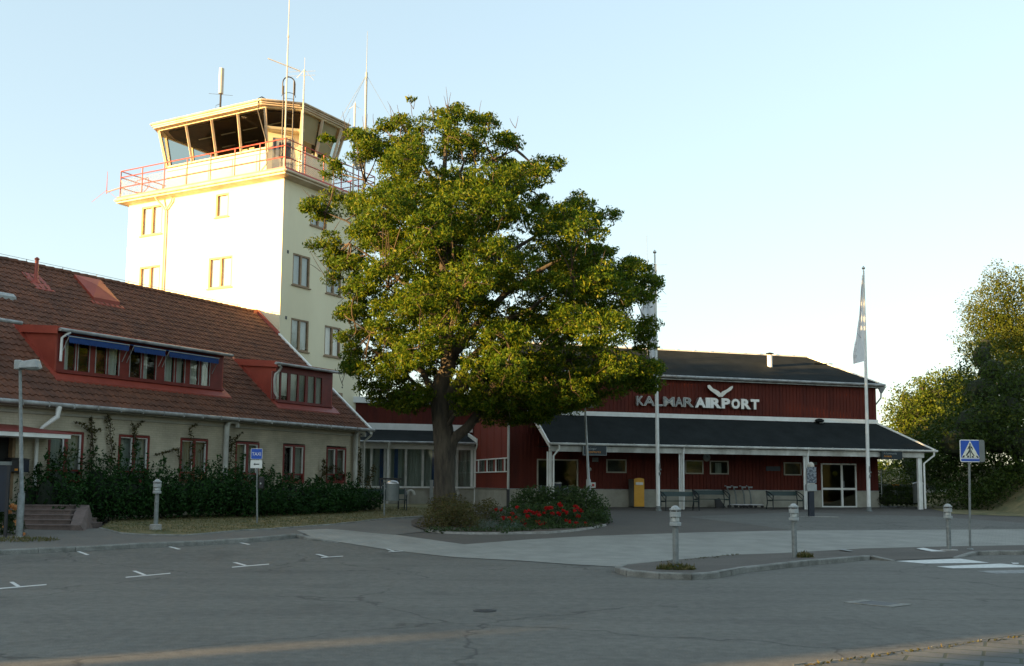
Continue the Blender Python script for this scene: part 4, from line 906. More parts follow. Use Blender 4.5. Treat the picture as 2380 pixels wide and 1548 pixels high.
b=MB();b.box(FT,.15,TLa-.15,-DPT+.151,-.16,3.1,3.15).box(FT,.152,.2,-DPT+.151,-.16,.7,3.1).box(FT,5.2,5.25,-DPT+.151,-2.,.7,3.1);b.build('hall_lining',M['olive'],TE)
b=MB();b.box(FT,15.0,18.6,-1.6,-1.55,.7,3.0);b.box(FT,3.9,14.9,-.8,-.75,2.,3.0);b.build('hall_lining',M['dark'],TE)
ribbed(FT,'b',0,-DPT,-.0,ZP,ZE-.02,.19,.022,'falu',TE,-1,'side_wall')
b=MB();b.box(FT,-.05,.1,-DPT,-.11,.55,ZP-.03);b.build('plinth',M['plinth'],TE)
# left side wall with the strip of four little windows
sw=[FT.ha(r5(x,880),TLa)[1] for x in (1462,1535,1568,1642,1676,1752,1786,1832)]
zt_=FT.ha(r5(1700,790),TLa)[2];zb_=FT.ha(r5(1700,940),TLa)[2]
ribbed(FT,'b',TLa,-6.1,-.02,ZP,zb_,.19,.015,'falulit',TE,1,'side_wall')
ribbed(FT,'b',TLa,-6.1,-.02,zt_,ZE-.02,1.22,.014,'falulit',TE,1,'side_wall',.03)
print('side win',sw,zt_,zb_)
u_=[-6.1]+sw+[-.02]
for i in range(0,len(u_),2):
    if abs(u_[i+1]-u_[i])>.02: b=MB();b.box(FT,TLa-.12,TLa+.0,min(u_[i:i+2]),max(u_[i:i+2]),zb_,zt_);b.build('side_wall',M['falulit'],TE)
for i in range(4):
    c0,c1=sorted((sw[2*i],sw[2*i+1]));b=MB();b.box(FT,TLa-.06,TLa-.05,c0,c1,zb_,zt_);pn_=b.build('pane',M['glass'],TE)
    b=MB();b.box(FT,TLa-.02,TLa+.03,min(sw[2*i],sw[2*i])-.05,sw[2*i]+.05,zb_,zt_);b.build('window_frame',M['white'],pn_)
    b=MB();b.box(FT,TLa-.2,TLa-.19,c0,c1,zb_,zt_);b.build('curtain',M['curtaingreen'],pn_)
b=MB();b.box(FT,TLa,TLa+.07,-6.0,-.03,zb_-.05,zb_).box(FT,TLa,TLa+.05,-6.0,-.03,zt_,zt_+.05);b.build('window_sill',M['white'],TE)
b=MB();b.box(FT,TLa-.1,TLa+.035,-6.05,.0,.5,ZP-.03);b.build('plinth',M['plinth'],TE)
b=MB();b.box(FT,TLa+.0,TLa+.085,-6.05,.055,ZP-.028,ZP+.0);b.build('drip_sill',M['gutter'],TE)
b=MB();b.tube([FT.p(TLa+.06,.09,ZE-.1),FT.p(TLa+.06,.09,1.5)],.055,8);b.build('downpipe',M['whitedirty'],TE)
b=MB();b.tube([FT.p(TLa+.06,.09,1.5),FT.p(TLa+.06,.09,.6)],.07,8);b.build('downpipe_shoe',M['darkmetal'],TE)
# roof: hipped
ov=.28;hd=3.15
rz_=FT.hb(m6(1400,920),-hd)[2];ra=FT.hb(m6(1675,940),-hd)[0];print('ridge',rz_,ra)
E=[(-ov,ov),(TLa+ov,ov),(TLa+ov,-DPT-ov),(-ov,-DPT-ov)]
r0=(max(1.6,ra),-hd);r1_=(TLa-1.2,-hd)
b=MB()
def rq(*pts): b.poly([FT.p(*q) for q in pts])
zo=ZE+.03
for dz in (0,-.10):
    rq((*E[0],zo+dz),(*E[1],zo+dz),(*r1_,rz_+dz),(*r0,rz_+dz));rq((*E[2],zo+dz),(*E[3],zo+dz),(*r0,rz_+dz),(*r1_,rz_+dz));rq((*E[3],zo+dz),(*E[0],zo+dz),(*r0,rz_+dz));rq((*E[1],zo+dz),(*E[2],zo+dz),(*r1_,rz_+dz))
b.build('roof',M['felt'],TE)
b=MB();b.bar(FT.p(*r0,rz_+.02),FT.p(*r1_,rz_+.02),.16,.07);b.bar(FT.p(*r0,rz_+.02),FT.p(*E[0],zo+.03),.12,.05);b.bar(FT.p(*r1_,rz_+.02),FT.p(*E[1],zo+.03),.12,.05)
for i in range(18):
    a=r0[0]+(r1_[0]-r0[0])*i/17;b.box(FT,a,a+.03,-hd-.05,-hd+.12,rz_+.04,rz_+.10)
b.build('ridge_flashing',M['white'],TE)
b=MB();b.box(FT,-ov,TLa+ov,ov-.06,ov-.03,ZE-.12,ZE+.02).tube([FT.p(-ov-.03,ov+.05,ZE+.02),FT.p(TLa+ov,ov+.05,ZE+.02)],.065,8)
for i in range(20): a=.2+i*1.0;b.box(FT,a,a+.03,ov-.03,ov+.12,ZE-.05,ZE+.07)
b.box(FT,-ov-.0,-ov+.03,-DPT,ov-.07,ZE-.12,ZE+.02).tube([FT.p(-ov-.05,ov+.05,ZE+.02),FT.p(-ov-.05,-DPT,ZE+.02)],.06,8)
b.build('gutter',M['gutter'],TE)
b=MB();b.box(FT,-ov,TLa+ov,.03,ov-.065,ZE-.05,ZE-.03);b.build('soffit',M['falu'],TE)
b=MB();hz=[FT.p(-ov-.42,-.9,0)];c=Vector(FT.p(-.78,-.6,ZE-.12));
b.prism([tuple(c+Vector(q)) for q in ((-.16,-.1,.12),(.22,-.1,.12),(.22,.12,.12),(-.16,.12,.12))],[tuple(c+Vector(q)) for q in ((-.2,-.12,.16),(.28,-.12,.16),(.28,.12,.16),(-.2,.12,.16))])
b.prism([tuple(c+Vector(q)) for q in ((-.03,-.05,-.18),(.05,-.05,-.18),(.05,.05,-.18),(-.03,.05,-.18))],[tuple(c+Vector(q)) for q in ((-.14,-.1,.12),(.22,-.1,.12),(.22,.1,.12),(-.14,.1,.12))])
b.tube([tuple(c+Vector((0,0,-.15))),tuple(c+Vector((-.02,0,-.42))),tuple(c+Vector((-.28,0,-.75))),FT.p(-.08,-.3,ZE-1.0),FT.p(-.08,-.3,ZE-1.6)],.04,6);b.build('rainwater_head',M['gutter'],TE)
h=FT.hb(m6(1387,1035),-1.6);b=MB();sl2=(rz_-ZE)/(hd+ov);bz=ZE+(1.6+ov)*sl2;P=FT.p(h[0],-1.6,bz-.05);b.lathe(P,[(.13,0),(.13,.62),(.10,.64)],14);vp=b.build('roof_vent',M['white'],TE)
b=MB();b.lathe((P[0],P[1],P[2]+.62),[(.09,0),(.09,.05),(.2,.07),(.2,.10),(.03,.14)],14);b.build('vent_cap',M['felt'],vp)
hA=FT.hb(m6(1858,988),-2.2);hB=FT.hb(m6(1735,992),-2.2);b=MB();b.box(FT,hA[0],hB[0],-2.9,-2.2,hA[2]-.45,hA[2]);b.box(FT,hA[0]-.06,hB[0]+.03,-2.95,-2.15,hA[2],hA[2]+.03);b.build('roof_box',M['felt'],TE)
# canopy
CL,CR_=18.15,-1.60;CG=3.47;cb=2.32
b=MB()
for dz in (0,-.07):
    rq((CL,.07,ZB-.02+dz),(0.0,.07,ZB-.02+dz),(CR_,cb,CG+dz),(CL,cb,CG+dz));rq((0.,.07,ZB-.02+dz),(0.,-DPT,ZB-.02+dz),(CR_,-DPT,CG+dz),(CR_,cb,CG+dz))
b.build('canopy_roof',M['felt'],TE)
b=MB();b.poly([FT.p(CL-.02,.08,3.40),FT.p(-1.45,.08,3.40),FT.p(-1.45,2.15,3.40),FT.p(CL-.02,2.15,3.40)]);b.poly([FT.p(-.03,.08,3.40),FT.p(-1.45,.08,3.40),FT.p(-1.45,-DPT,3.40),FT.p(-.03,-DPT,3.40)]);b.build('canopy_soffit',M['felt'],TE)
b=MB();b.tube([FT.p(CL+.03,cb+.05,CG+.0),FT.p(CR_-.08,cb+.05,CG+.0)],.055,8);b.tube([FT.p(CR_-.05,cb+.05,CG),FT.p(CR_-.05,-DPT,CG)],.055,8)
for i in range(32): a=CR_+.1+i*.63;b.box(FT,a,a+.025,cb-.02,cb+.11,CG-.05,CG+.065)
b.build('canopy_gutter',M['whitedirty'],TE)
b=MB();b.bar(FT.p(0,.07,ZB+.02),FT.p(CR_,cb,CG+.05),.14,.07);b.build('hip_flashing',M['white'],TE);b=MB();b.prism([FT.p(CL,.07,ZB-.28),FT.p(CL+.05,.07,ZB-.28),FT.p(CL+.05,cb,CG-.16),FT.p(CL,cb,CG-.16)],[FT.p(CL,.07,ZB+.03),FT.p(CL+.05,.07,ZB+.03),FT.p(CL+.05,cb,CG+.05),FT.p(CL,cb,CG+.05)]);b.build('canopy_verge',M['white'],TE)
b=MB();b.box(FT,-1.0,CL-.0,2.16,2.24,3.15,3.42);b.box(FT,-1.0,-.9,-DPT,2.159,3.15,3.42);b.build('canopy_beam',M['whitedirty'],TE)
for i,a in enumerate((18.07,11.83,5.45,-.86)):
    z0=gz(*FT.p(a,2.2,0)[:2])
    b=MB();b.box(FT,a-.065,a+.065,2.10,2.155,z0,3.42)
    if i==3: b.box(FT,a+.09,a+.19,2.08,2.2,z0,3.14)
    else: b.box(FT,a+.09,a+.15,2.08,2.14,z0,3.14)
    if i in (0,3): b.tube([FT.p(a-.32,2.36,CG-.05),FT.p(a-.32,2.36,CG-.2),FT.p(a-.10,2.26,CG-.52),FT.p(a-.10,2.26,z0+.05)],.045,6) if i==0 else b.tube([FT.p(CR_+.12,2.36,CG-.05),FT.p(CR_+.12,2.36,CG-.2),FT.p(a-.10,2.26,CG-.60),FT.p(a-.10,2.26,z0+.05)],.045,6)
    else: b.tube([FT.p(a-.02,2.3,CG-.05),FT.p(a-.02,2.22,CG-.3),FT.p(a-.02,2.2,z0+.02)],.045,6)
    b.build('post',M['white'],TE)
# doors, windows
def twin2(a0,a1,z0,z1,mt='plinth',t=.055,bars=(),panel=None,parent=TE,glass='glass',nm='window',b0=-.02,back=True):
    b=MB();b.box(FT,a0,a1,b0,b0+.06,z1-t,z1).box(FT,a0,a1,b0,b0+.06,z0,z0+t).box(FT,a0,a0+t,b0,b0+.06,z0+t,z1-t).box(FT,a1-t,a1,b0,b0+.06,z0+t,z1-t)
    for (u0,u1,v0,v1) in bars: b.box(FT,u0,u1,b0+.002,b0+.055,v0,v1)
    o=b.build(nm,M[mt],parent);b=MB();b.box(FT,a0+t,a1-t,b0+.02,b0+.026,z0+t,z1-t);b.build('pane',M[glass],o)
    return o
for i,q in enumerate(wsT):
    o=twin2(q[0],q[1],q[2],q[3],'plinth');b=MB();b.box(FT,q[0]+.06,q[1]-.06,-.14,-.13,q[2]+.05,q[3]-.05) if i!=2 else b.box(FT,q[0]+.3,q[0]+.62,-.14,-.13,q[2]+.05,q[3]-.1);b.build('roller_blind',M['olive'] if i!=2 else M['curtaingreen'],o)
dz_=1.62
o=twin2(doorT[0],doorT[1],doorT[2],doorT[3],'white',.07,[(2.05,2.16,.78,2.80),(1.34,2.05,dz_-.05,dz_+.05),(2.16,3.21,dz_-.05,dz_+.05)],glass='glass',nm='glass_door')
b=MB();b.box(FT,2.0,2.04,.04,.06,1.7,2.0);b.build('handle',M['steel'],o)
o=twin2(bigT[0],bigT[1],bigT[2],bigT[3],'plinth',.06,[(17.35,17.46,.86,2.81),(16.06,17.91,1.27,1.36)],nm='shop_window')
b=MB()
for j in range(14): a=16.15+j*.125;b.box(FT,a,a+random.uniform(.08,.12),-.5,-.2,1.36,1.36+random.uniform(.1,.35))
b.build('shelf_goods',M['brochure'],o)
# lettering
def tpt(uv,b_): h=FT.hb(uv,b_);return FT.p(h[0],b_,h[2])
ex3=(dT[0],dT[1],0)
zlo=5.43;hh=.42
KA=[('K',1040-775-10,345),('A',352,497),('L',510,600),('M',612,757),('A',762,867),('R',872,1005)]
def letter(ch,u0,u1,mf,ms,dp,rel,thick=0.):
    A_=FT.hb(m3(u0,870),dp);B_=FT.hb(m3(u1,870),dp);W_=A_[0]-B_[0]
    cu=bpy.data.curves.new('l','FONT');cu.body=ch;cu.size=1;tt=bpy.data.objects.new('t',cu);COL.objects.link(tt);bpy.context.view_layer.update()
    dg=bpy.context.evaluated_depsgraph_get();me=bpy.data.meshes.new_from_object(tt.evaluated_get(dg));xs_=[v.co.x for v in me.vertices];ys_=[v.co.y for v in me.vertices];bpy.data.objects.remove(tt)
    h0=max(ys_)-min(ys_);w0=max(xs_)-min(xs_);s=hh/h0;wd=w0*s;sx_=(W_*rel)/wd
    P=Vector(FT.p(A_[0],dp/2+.02,zlo))-Vector((dT[0],dT[1],0))*(min(xs_)*s*sx_)
    o=text('letter',ch,s,ms,P,ex3,(0,0,1),TE,depth=dp,sx=sx_,offset=thick)
    P2=P+Vector((nT[0],nT[1],0))*(dp/2+.004)
    o2=text('letter_face',ch,s,mf,P2,ex3,(0,0,1),o,depth=.004,sx=sx_,offset=thick-.012)
for ch,u0,u1 in KA: letter(ch,u0,u1,M['lettergrey'],M['alu'],.16,.93,.012)
for ch,u0,u1 in [('A',1035,1170),('I',1178,1222),('R',1235,1365),('P',1383,1490),('O',1508,1622),('R',1640,1755),('T',1765,1875)]: letter(ch,u0,u1,M['signwhite'],M['alu'],.22,.86 if ch!='I' else .7,.035)
# emblem: two swept wings
for sgn,pts in ((-1,[(1188,600),(1218,592),(1262,640),(1330,672),(1362,700),(1372,750),(1338,752),(1290,712),(1225,665),(1192,630)]),(1,[(1522,606),(1524,628),(1500,662),(1440,700),(1385,752),(1372,750),(1364,705),(1380,682),(1440,655),(1492,615)])):
    b=MB();P=[tpt(m3(*q),.30) for q in pts];Q=[tpt(m3(*q),.06) for q in pts];b.prism(Q,P);b.build('emblem_wing',M['alu'],TE)
b=MB();b.box(FT,6.9,13.0,.025,.05,5.72,5.75);b.build('sign_cable_rail',M['falu'],TE)
# hanging signs
def hsign(nm,a1,a0,z0,z1,l1,l2,bb,lab):
    b=MB();b.box(FT,a0,a1,bb-.1,bb,z0,z1);o=b.build(nm,M['signdark'],TE,label=lab)
    b=MB();t=.02;b.box(FT,a0-t,a1+t,bb-.11,bb+.005,z0-t,z0).box(FT,a0-t,a0,bb-.11,bb+.005,z0,z1).box(FT,a1,a1+t,bb-.11,bb+.005,z0,z1)
    if nm=='departures_sign': b.build('sign_frame',M['signgrey'],o)
    else: b.build('sign_frame',M['signdark'],o)
    hgt=z1-z0
    text('lettering',l1,hgt*.36,M['signgrey'],FT.p(a1-.09,bb+.006,z1-hgt*.40),ex3,(0,0,1),o,depth=.004,sx=1.)
    text('lettering',l2,hgt*.40,M['signorange'],FT.p(a1-.09,bb+.006,z1-hgt*.78),ex3,(0,0,1),o,depth=.004,sx=1.)
hsign('departures_sign',16.65,15.6,3.02,3.40,'Avgångar','Departures',2.42,'dark hanging departures sign with orange second line')
hsign('arrivals_sign',1.52,.40,3.06,3.42,'Ankommande','Arrivals',2.42,'dark hanging arrivals sign with orange second line')
h=FT.hb(m4(1097,378),.1);P=Vector(FT.p(h[0],.03,h[2]));nn=Vector((nT[0],nT[1],0))
def disc(b,c,rad,n_,d,k=24):
    x=Vector((dT[0],dT[1],0));pts=[c+x*rad*math.cos(2*math.pi*i/k)+Vector((0,0,rad*math.sin(2*math.pi*i/k))) for i in range(k)];b.prism([tuple(q) for q in pts],[tuple(q+n_*d) for q in pts]);return b
b=MB();disc(b,P,.19,nn,.06);ck=b.build('wall_clock',M['plinth'],TE);b=MB();disc(b,P+nn*.061,.165,nn,.004);b.build('clock_face',M['signgrey'],ck)
b=MB();b.bar(P+nn*.068,P+nn*.068+Vector((dT[0]*.05,dT[1]*.05,.08)),.014);b.bar(P+nn*.068,P+nn*.068+Vector((-dT[0]*.04,-dT[1]*.04,.12)),.01);b.build('clock_hands',M['black'],ck)
b=MB();b.box(FT,5.56,6.34,.025,.05,2.46,2.68);b.build('small_blue_plate',M['navy'],TE)
h=FT.hb(r1(425,1190),.03);b=MB();b.box(FT,h[0]-.12,h[0]+.12,.026,.05,h[2]-.12,h[2]+.12);fx=b.build('fire_notice',M['signwhite'],TE);b=MB();b.box(FT,h[0]-.06,h[0]+.06,.051,.055,h[2]-.06,h[2]+.06);b.build('red_square',M['stickred'],fx)
h=FT.hb(r1(350,800),.1);b=MB();b.ball(FT.p(h[0],.1,h[2]),.07,.07,.09,10);b.build('wall_lamp',M['lampglass'],TE)
h=FT.hb(r1(485,560),.05);b=MB();b.box(FT,h[0]-.15,h[0]+.15,.026,.04,h[2]-.1,h[2]+.1);b.build('small_notice',M['greybox'],TE)
h=FT.hb(m6(1768,1425),.2);b=MB();c=Vector(FT.p(h[0],.2,h[2]+.02));b.ball(c,.24,.2,.11,10);fl=b.build('flood_lamp',M['felt'],TE);b=MB();b.ball(c+Vector((.08,-.02,-.1)),.12,.12,.05,8);b.build('lamp_lens',M['lampglass'],fl)
b=MB();h=FT.hb(m5(375,665),1.);b.ball(FT.p(h[0],1.,3.36),.09,.09,.06,8);h=FT.hb(m5(225,712),.06);b.box(FT,h[0]-.12,h[0]+.12,.03,.14,h[2]-.07,h[2]+.07);b.build('canopy_lamp',M['greybox'],TE)
# glass side screen at right corner
b=MB();b.tube([FT.p(-.12,.1,.7),FT.p(-.12,.1,2.6)],.025,6).tube([FT.p(-.12,-.3,.7),FT.p(-.12,-.3,2.6)],.025,6)
for z in (.9,1.4,1.9,2.4): b.tube([FT.p(-.12,.1,z),FT.p(-.12,-.3,z)],.02,5)
b.build('corner_rack',M['lightgrey'],TE)
# ================================================================ annex between the house and the terminal
AX=thing('annex_building','low white and red annex with tall curtained windows behind the big tree','building',FT.p(TLa+.1,-5.8,.6))
AB=-5.8;a1=27.4;zg=3.72
b=MB();b.box(FT,TLa+.03,a1,AB-.25,AB,.5,1.50);b.build('plinth',M['plinth'],AX)
b=MB();b.box(FT,TLa+.03,a1,AB-.12,AB-.02,3.40,3.70);b.box(FT,TLa+.03,TLa+.22,AB-.12,AB-.015,1.57,3.40);b.build('white_fascia',M['white'],AX)
b=MB();b.box(FT,TLa+.03,a1,AB-.12,AB+.07,1.50,1.58);b.build('window_sill',M['white'],AX)
ms=[FT.hb(r5(x,850),AB)[0] for x in (1403,1195,985,770,560,355,300,130,20)]
ms=[max(q,TLa+.05) for q in ms]
for q in ms: b=MB();b.box(FT,q-.055,q+.055,AB-.10,AB+.0,1.58,3.40);b.build('window_mullion',M['whitedirty'],AX)
b=MB();b.box(FT,TLa+.03,a1,AB-.075,AB-.07,1.58,3.40);b.build('pane',M['glass'],AX)
b=MB();k=150
for j in range(k):
    x0=TLa+.1+(a1-TLa-.3)*j/k;x1=TLa+.1+(a1-TLa-.3)*(j+1)/k;y0=AB-.25+.03*math.sin(j*1.3);y1=AB-.25+.03*math.sin((j+1)*1.3);b.poly([FT.p(x0,y0,1.5),FT.p(x1,y1,1.5),FT.p(x1,y1,3.45),FT.p(x0,y0,3.45)],1)
b.build('curtain',M['curtaingreen'],AX)
for x0,x1 in ((235,280),(415,460),(880,925)):
    c0=FT.hb(r5(x1,850),AB-.2)[0];c1=FT.hb(r5(x0,850),AB-.2)[0];b=MB();b.box(FT,c0,c1,AB-.2,AB-.19,1.55,3.4);b.build('blue_curtain',M['bluestripe'],AX)
ab2=-8.4;zb2=FT.hb(r5(500,425),ab2)[2];zt2=FT.hb(r5(500,350),ab2)[2];zr2=FT.hb(k2(965,688),ab2)[2];zr3=FT.hb(k2(965,650),ab2)[2];print('annex',zb2,zt2,zr2,zr3)
b=MB()
for dz in (0,-.08): b.poly([FT.p(TLa+.02,AB+.35,zg+.04+dz),FT.p(a1,AB+.35,zg+.04+dz),FT.p(a1,ab2+.02,zb2+dz),FT.p(TLa+.02,ab2+.02,zb2+dz)])
b.build('lean_to_roof',M['felt'],AX)
b=MB();b.tube([FT.p(TLa+.1,AB+.4,zg),FT.p(a1,AB+.4,zg)],.055,8);b.box(FT,TLa+.05,a1,AB+.33,AB+.35,zg-.04,zg+.03);b.build('gutter',M['gutter'],AX)
b=MB();b.prism([FT.p(TLa+.03,AB+.5,zg+.02),FT.p(TLa+.09,AB+.5,zg+.02),FT.p(TLa+.09,AB-1.2,zg+.42),FT.p(TLa+.03,AB-1.2,zg+.42)],[FT.p(TLa+.03,AB+.5,zg+.22),FT.p(TLa+.09,AB+.5,zg+.22),FT.p(TLa+.09,AB-1.2,zg+.58),FT.p(TLa+.03,AB-1.2,zg+.58)]);b.build('verge_board',M['white'],AX)
ribbed(FT,'a',ab2,TLa-1,a1,zt2,zr2,.19,.02,'falu',AX)
b=MB();b.box(FT,TLa-1,a1,ab2-.1,ab2+.1,zb2-.05,zt2);b.build('white_band',M['white'],AX)
b=MB();b.box(FT,TLa-1,a1,ab2-.1,ab2+.15,zr2,zr3);b.build('white_fascia',M['white'],AX)
b=MB();b.box(FT,TLa-1,a1,ab2-4,ab2-.16,.6,zr2);b.build('rear_wall',M['falu'],AX)
for x in (1425,340):
    h=FT.hb(r5(x,700),AB+.1)[0];b=MB();b.tube([FT.p(h,AB+.4,zg+.0),FT.p(h,AB+.38,zg-.1),FT.p(h,AB+.08,zg-.35),FT.p(h,AB+.07,.62)],.06,8);b.build('downpipe',M['white'],AX)
for x0,x1,z in ((580,660,1180),(1140,1210,1160)):
    h=FT.hb(r5(x0,z),AB+.3);h2_=FT.hb(r5(x1,z),AB+.3);zz=h[2];b=MB()
    pts=[FT.p(h[0],AB+.3,.5),FT.p(h[0],AB+.3,zz-.2),FT.p(h[0]-.06,AB+.3,zz-.03),FT.p((h[0]+h2_[0])/2,AB+.32,zz),FT.p(h2_[0]+.05,AB+.34,zz-.06),FT.p(h2_[0],AB+.34,zz-.22)]
    if x0>1000: pts=[FT.p(h2_[0],AB+.3,.5),FT.p(h2_[0],AB+.3,zz-.2),FT.p(h2_[0]+.08,AB+.3,zz-.03),FT.p(h[0],AB+.3,zz)]
    b.tube(pts,.085,10);b.build('vent_hood_pipe',M['whitedirty'],AX)
h=FT.hb(r5(880,1200),AB+.4);b=MB();b.box(FT,h[0]-.06,h[0]+.08,AB+.3,AB+.42,.55,h[2]+.6);b.build('grey_cable_box',M['lightgrey'],AX)
# ================================================================ street furniture
def gl(uv,dz=0.): q=gnd(uv,dz);return q
# --- bollard lamps
def bollard(H,base=False):
    t=thing('bollard_lamp','x','bollard lamp',(0,0,0),'grey bollard lamps round the forecourt')
    s=H/1.25;w=.74*s
    b=MB();b.lathe((0,0,0),[(.085*w,0),(.082*w,.02),(.082*w,.80*s),(.070*w,.805*s),(.070*w,.85*s)],18);b.build('post',M['steel'],t,local=True)
    b=MB();b.lathe((0,0,.85*s),[(.10*w,0),(.155*w,.012),(.158*w,.07*s),(.145*w,.078*s)],22);b.build('lower_rim',M['lightgrey'],t,local=True)
    b=MB();b.lathe((0,0,.925*s),[(.085*w,0),(.11*w,.02*s),(.11*w,.08*s),(.06*w,.13*s),(.05*w,.16*s)],18);b.build('lamp_lens',M['lampglass'],t,local=True)
    b=MB();b.lathe((0,0,1.035*s),[(.135*w,0),(.15*w,.0),(.15*w,.10*s),(.135*w,.10*s)],22);b.build('light_ring',M['lightgrey'],t,local=True)
    b=MB();b.lathe((0,0,1.135*s),[(.07*w,-.03*s),(.07*w,.03*s)],14);b.build('lamp_neck',M['rosybrick'],t,local=True)
    b=MB();b.lathe((0,0,1.165*s),[(.13*w,-.005),(.158*w,.0),(.158*w,.03*s),(.12*w,.035*s),(.10*w,.062*s),(.06*w,.085*s),(.01,.092*s)],22);b.build('cap',M['lightgrey'],t,local=True)
    for k in range(3):
        a=k*2.094+.6;b=MB();b.tube([(.135*w*math.cos(a),.135*w*math.sin(a),.91*s),(.135*w*math.cos(a),.135*w*math.sin(a),1.17*s)],.009,5);b.build('strut',M['lightgrey'],t,local=True)
    return t
b0_=bollard(1.25)
spots=[(gl(r4u) if False else gnd(crop(1900,1450,7.04)(340,1340),.11),'grey bollard lamp near the left tip of the traffic island, grass round its foot'),
 (gnd(m5(80,1405),.10),'grey bollard lamp in the middle of the traffic island, between the tip and the crossing'),
 (gnd(m5(1228,1350),.06),'grey bollard lamp just left of the pedestrian crossing sign'),
 (gnd(q1(1445,420),.27),'grey bollard lamp on a concrete foot in the lawn by the hedge')]
for i,(P,lab) in enumerate(spots):
    o=b0_ if i==0 else copy_tree(b0_)
    o.location=(P[0],P[1],P[2]-.02);o['label']=lab;o.rotation_euler=(random.uniform(-.01,.01),random.uniform(-.008,.018),i*1.1)
P=spots[3][0];b=MB();b.lathe((P[0],P[1],P[2]-.22),[(.17,0),(.16,.2),(.13,.215)],18);tag(b.build('concrete_foot',M['concrete'],org=(P[0],P[1],P[2]-.22)),'round concrete foot under the bollard lamp on the lawn','foot')
P=spots[2][0];b=MB();b.lathe((P[0],P[1],P[2]-.04),[(.24,0),(.22,.035),(.1,.04)],18);tag(b.build('concrete_foot',M['concrete'],org=(P[0],P[1],P[2]-.04)),'flat concrete collar under the bollard lamp beside the crossing sign','foot')
def tuft(P,R_,n,lab,h=.16,sz=.16,mt=L_GRASS,name='grass_tuft'):
    ang=rng.uniform(0,6.28,n);rr=R_*np.sqrt(rng.uniform(0,1,n));C=np.stack([P[0]+rr*np.cos(ang)*1.5,P[1]+rr*np.sin(ang),P[2]+h*rng.uniform(0.1,.7,n)*(1.2-rr/R_)],1)
    o=leaves(name,C,sz,mt,aspect=.14,droop=-.8,org=tuple(P));return tag(o,lab,'grass',kind='stuff')
tuft(spots[0][0],.26,300,'grass tufts round the foot of the front bollard lamp');tuft((spots[1][0][0]+.2,spots[1][0][1],spots[1][0][2]),.15,170,'grass tufts at the foot of the middle bollard lamp')
# --- pedestrian crossing sign
P=gnd(r3(440,1465),.06);S=.62
cs=thing('crossing_sign','blue and white pedestrian crossing sign on a leaning grey pole','road sign',P)
TH=Vector((.028,0,1)).normalized()
Q=lambda s,o=0.:(P[0]+TH.x*s,P[1]+o,P[2]+TH.z*s)
b=MB();b.tube([Q(0),Q(3.0)],.032,10);b.build('pole',M['steel'],cs)
b=MB();b.lathe((P[0],P[1],P[2]-.02),[(.09,0),(.07,.03)],12);b.build('pole_foot',M['steel'],cs)
zc=2.70;c=Vector(Q(zc,-.05));X=Vector((.985,.17,0)).normalized();Zv=Vector((.0,0,1));Nn=X.cross(Zv)
def sp2(x,z,d=0.): q=c+X*x+Zv*z+Nn*d;return (q.x,q.y,q.z)
def rrect(x0,x1,z0,z1,r_,n=4):
    out=[]
    for cx0,cz0,a0 in ((x1-r_,z0+r_,-90),(x1-r_,z1-r_,0),(x0+r_,z1-r_,90),(x0+r_,z0+r_,180)):
        for k in range(n+1): a=math.radians(a0+90*k/n);out.append((cx0+r_*math.cos(a),cz0+r_*math.sin(a)))
    return out
def plate(b,pts,d0,d1): b.prism([sp2(x,z,d0) for x,z in pts],[sp2(x,z,d1) for x,z in pts])
h_=S/2
b=MB();plate(b,rrect(-h_,h_,-h_,h_,.05),0,.012);b.m=1;k=h_-.022
plate(b,rrect(-k,k,-h_+.105,k,.03),.0125,.0145);plate(b,rrect(-k,k,-k,-h_+.085,.015),.0125,.0145)
b.m=2;plate(b,[(-k+.01,-h_+.115),(k-.01,-h_+.115),(0,k-.005)],.015,.0165)
b.m=3
def pp(x,y): return ((x-460)/273*S, -(y-205)/310*S)
for q in ([(452,100),(466,98),(468,122),(455,125),(448,115)],[(448,126),(470,130),(476,160),(470,190),(446,188),(440,165)],[(446,186),(470,186),(470,200),(440,235),(415,272),(398,272),(398,264),(425,225)],[(455,186),(472,190),(485,225),(514,268),(508,278),(497,270),(470,225),(455,205)],[(442,135),(450,150),(436,178),(420,186),(418,180),(430,168)],[(468,132),(480,145),(494,165),(494,194),(488,192),(484,172),(470,155)],
          [(362,270),(386,268),(374,298),(348,298)],[(418,270),(442,270),(438,298),(414,298)],[(476,276),(500,276),(506,298),(480,298)],[(533,272),(553,272),(572,300),(548,300)]): plate(b,[pp(*z) for z in q],.017,.0185)
b.build('sign_panel',[M['signwhite'],M['blue'],M['signcream'],M['black']],cs)
b=MB();b.bar(Q(2.5,-.03),Q(2.9,-.03),.08,.04);b.build('clamp',M['steel'],cs)
c0=c.copy();c=c0+Vector((.12,.10,0));X=Vector((.93,-.36,0)).normalized();Nn=X.cross(Zv);b=MB();plate(b,rrect(-h_,h_,-h_,h_,.05),-.006,.006);b.build('rear_panel',M['greybox'],cs)
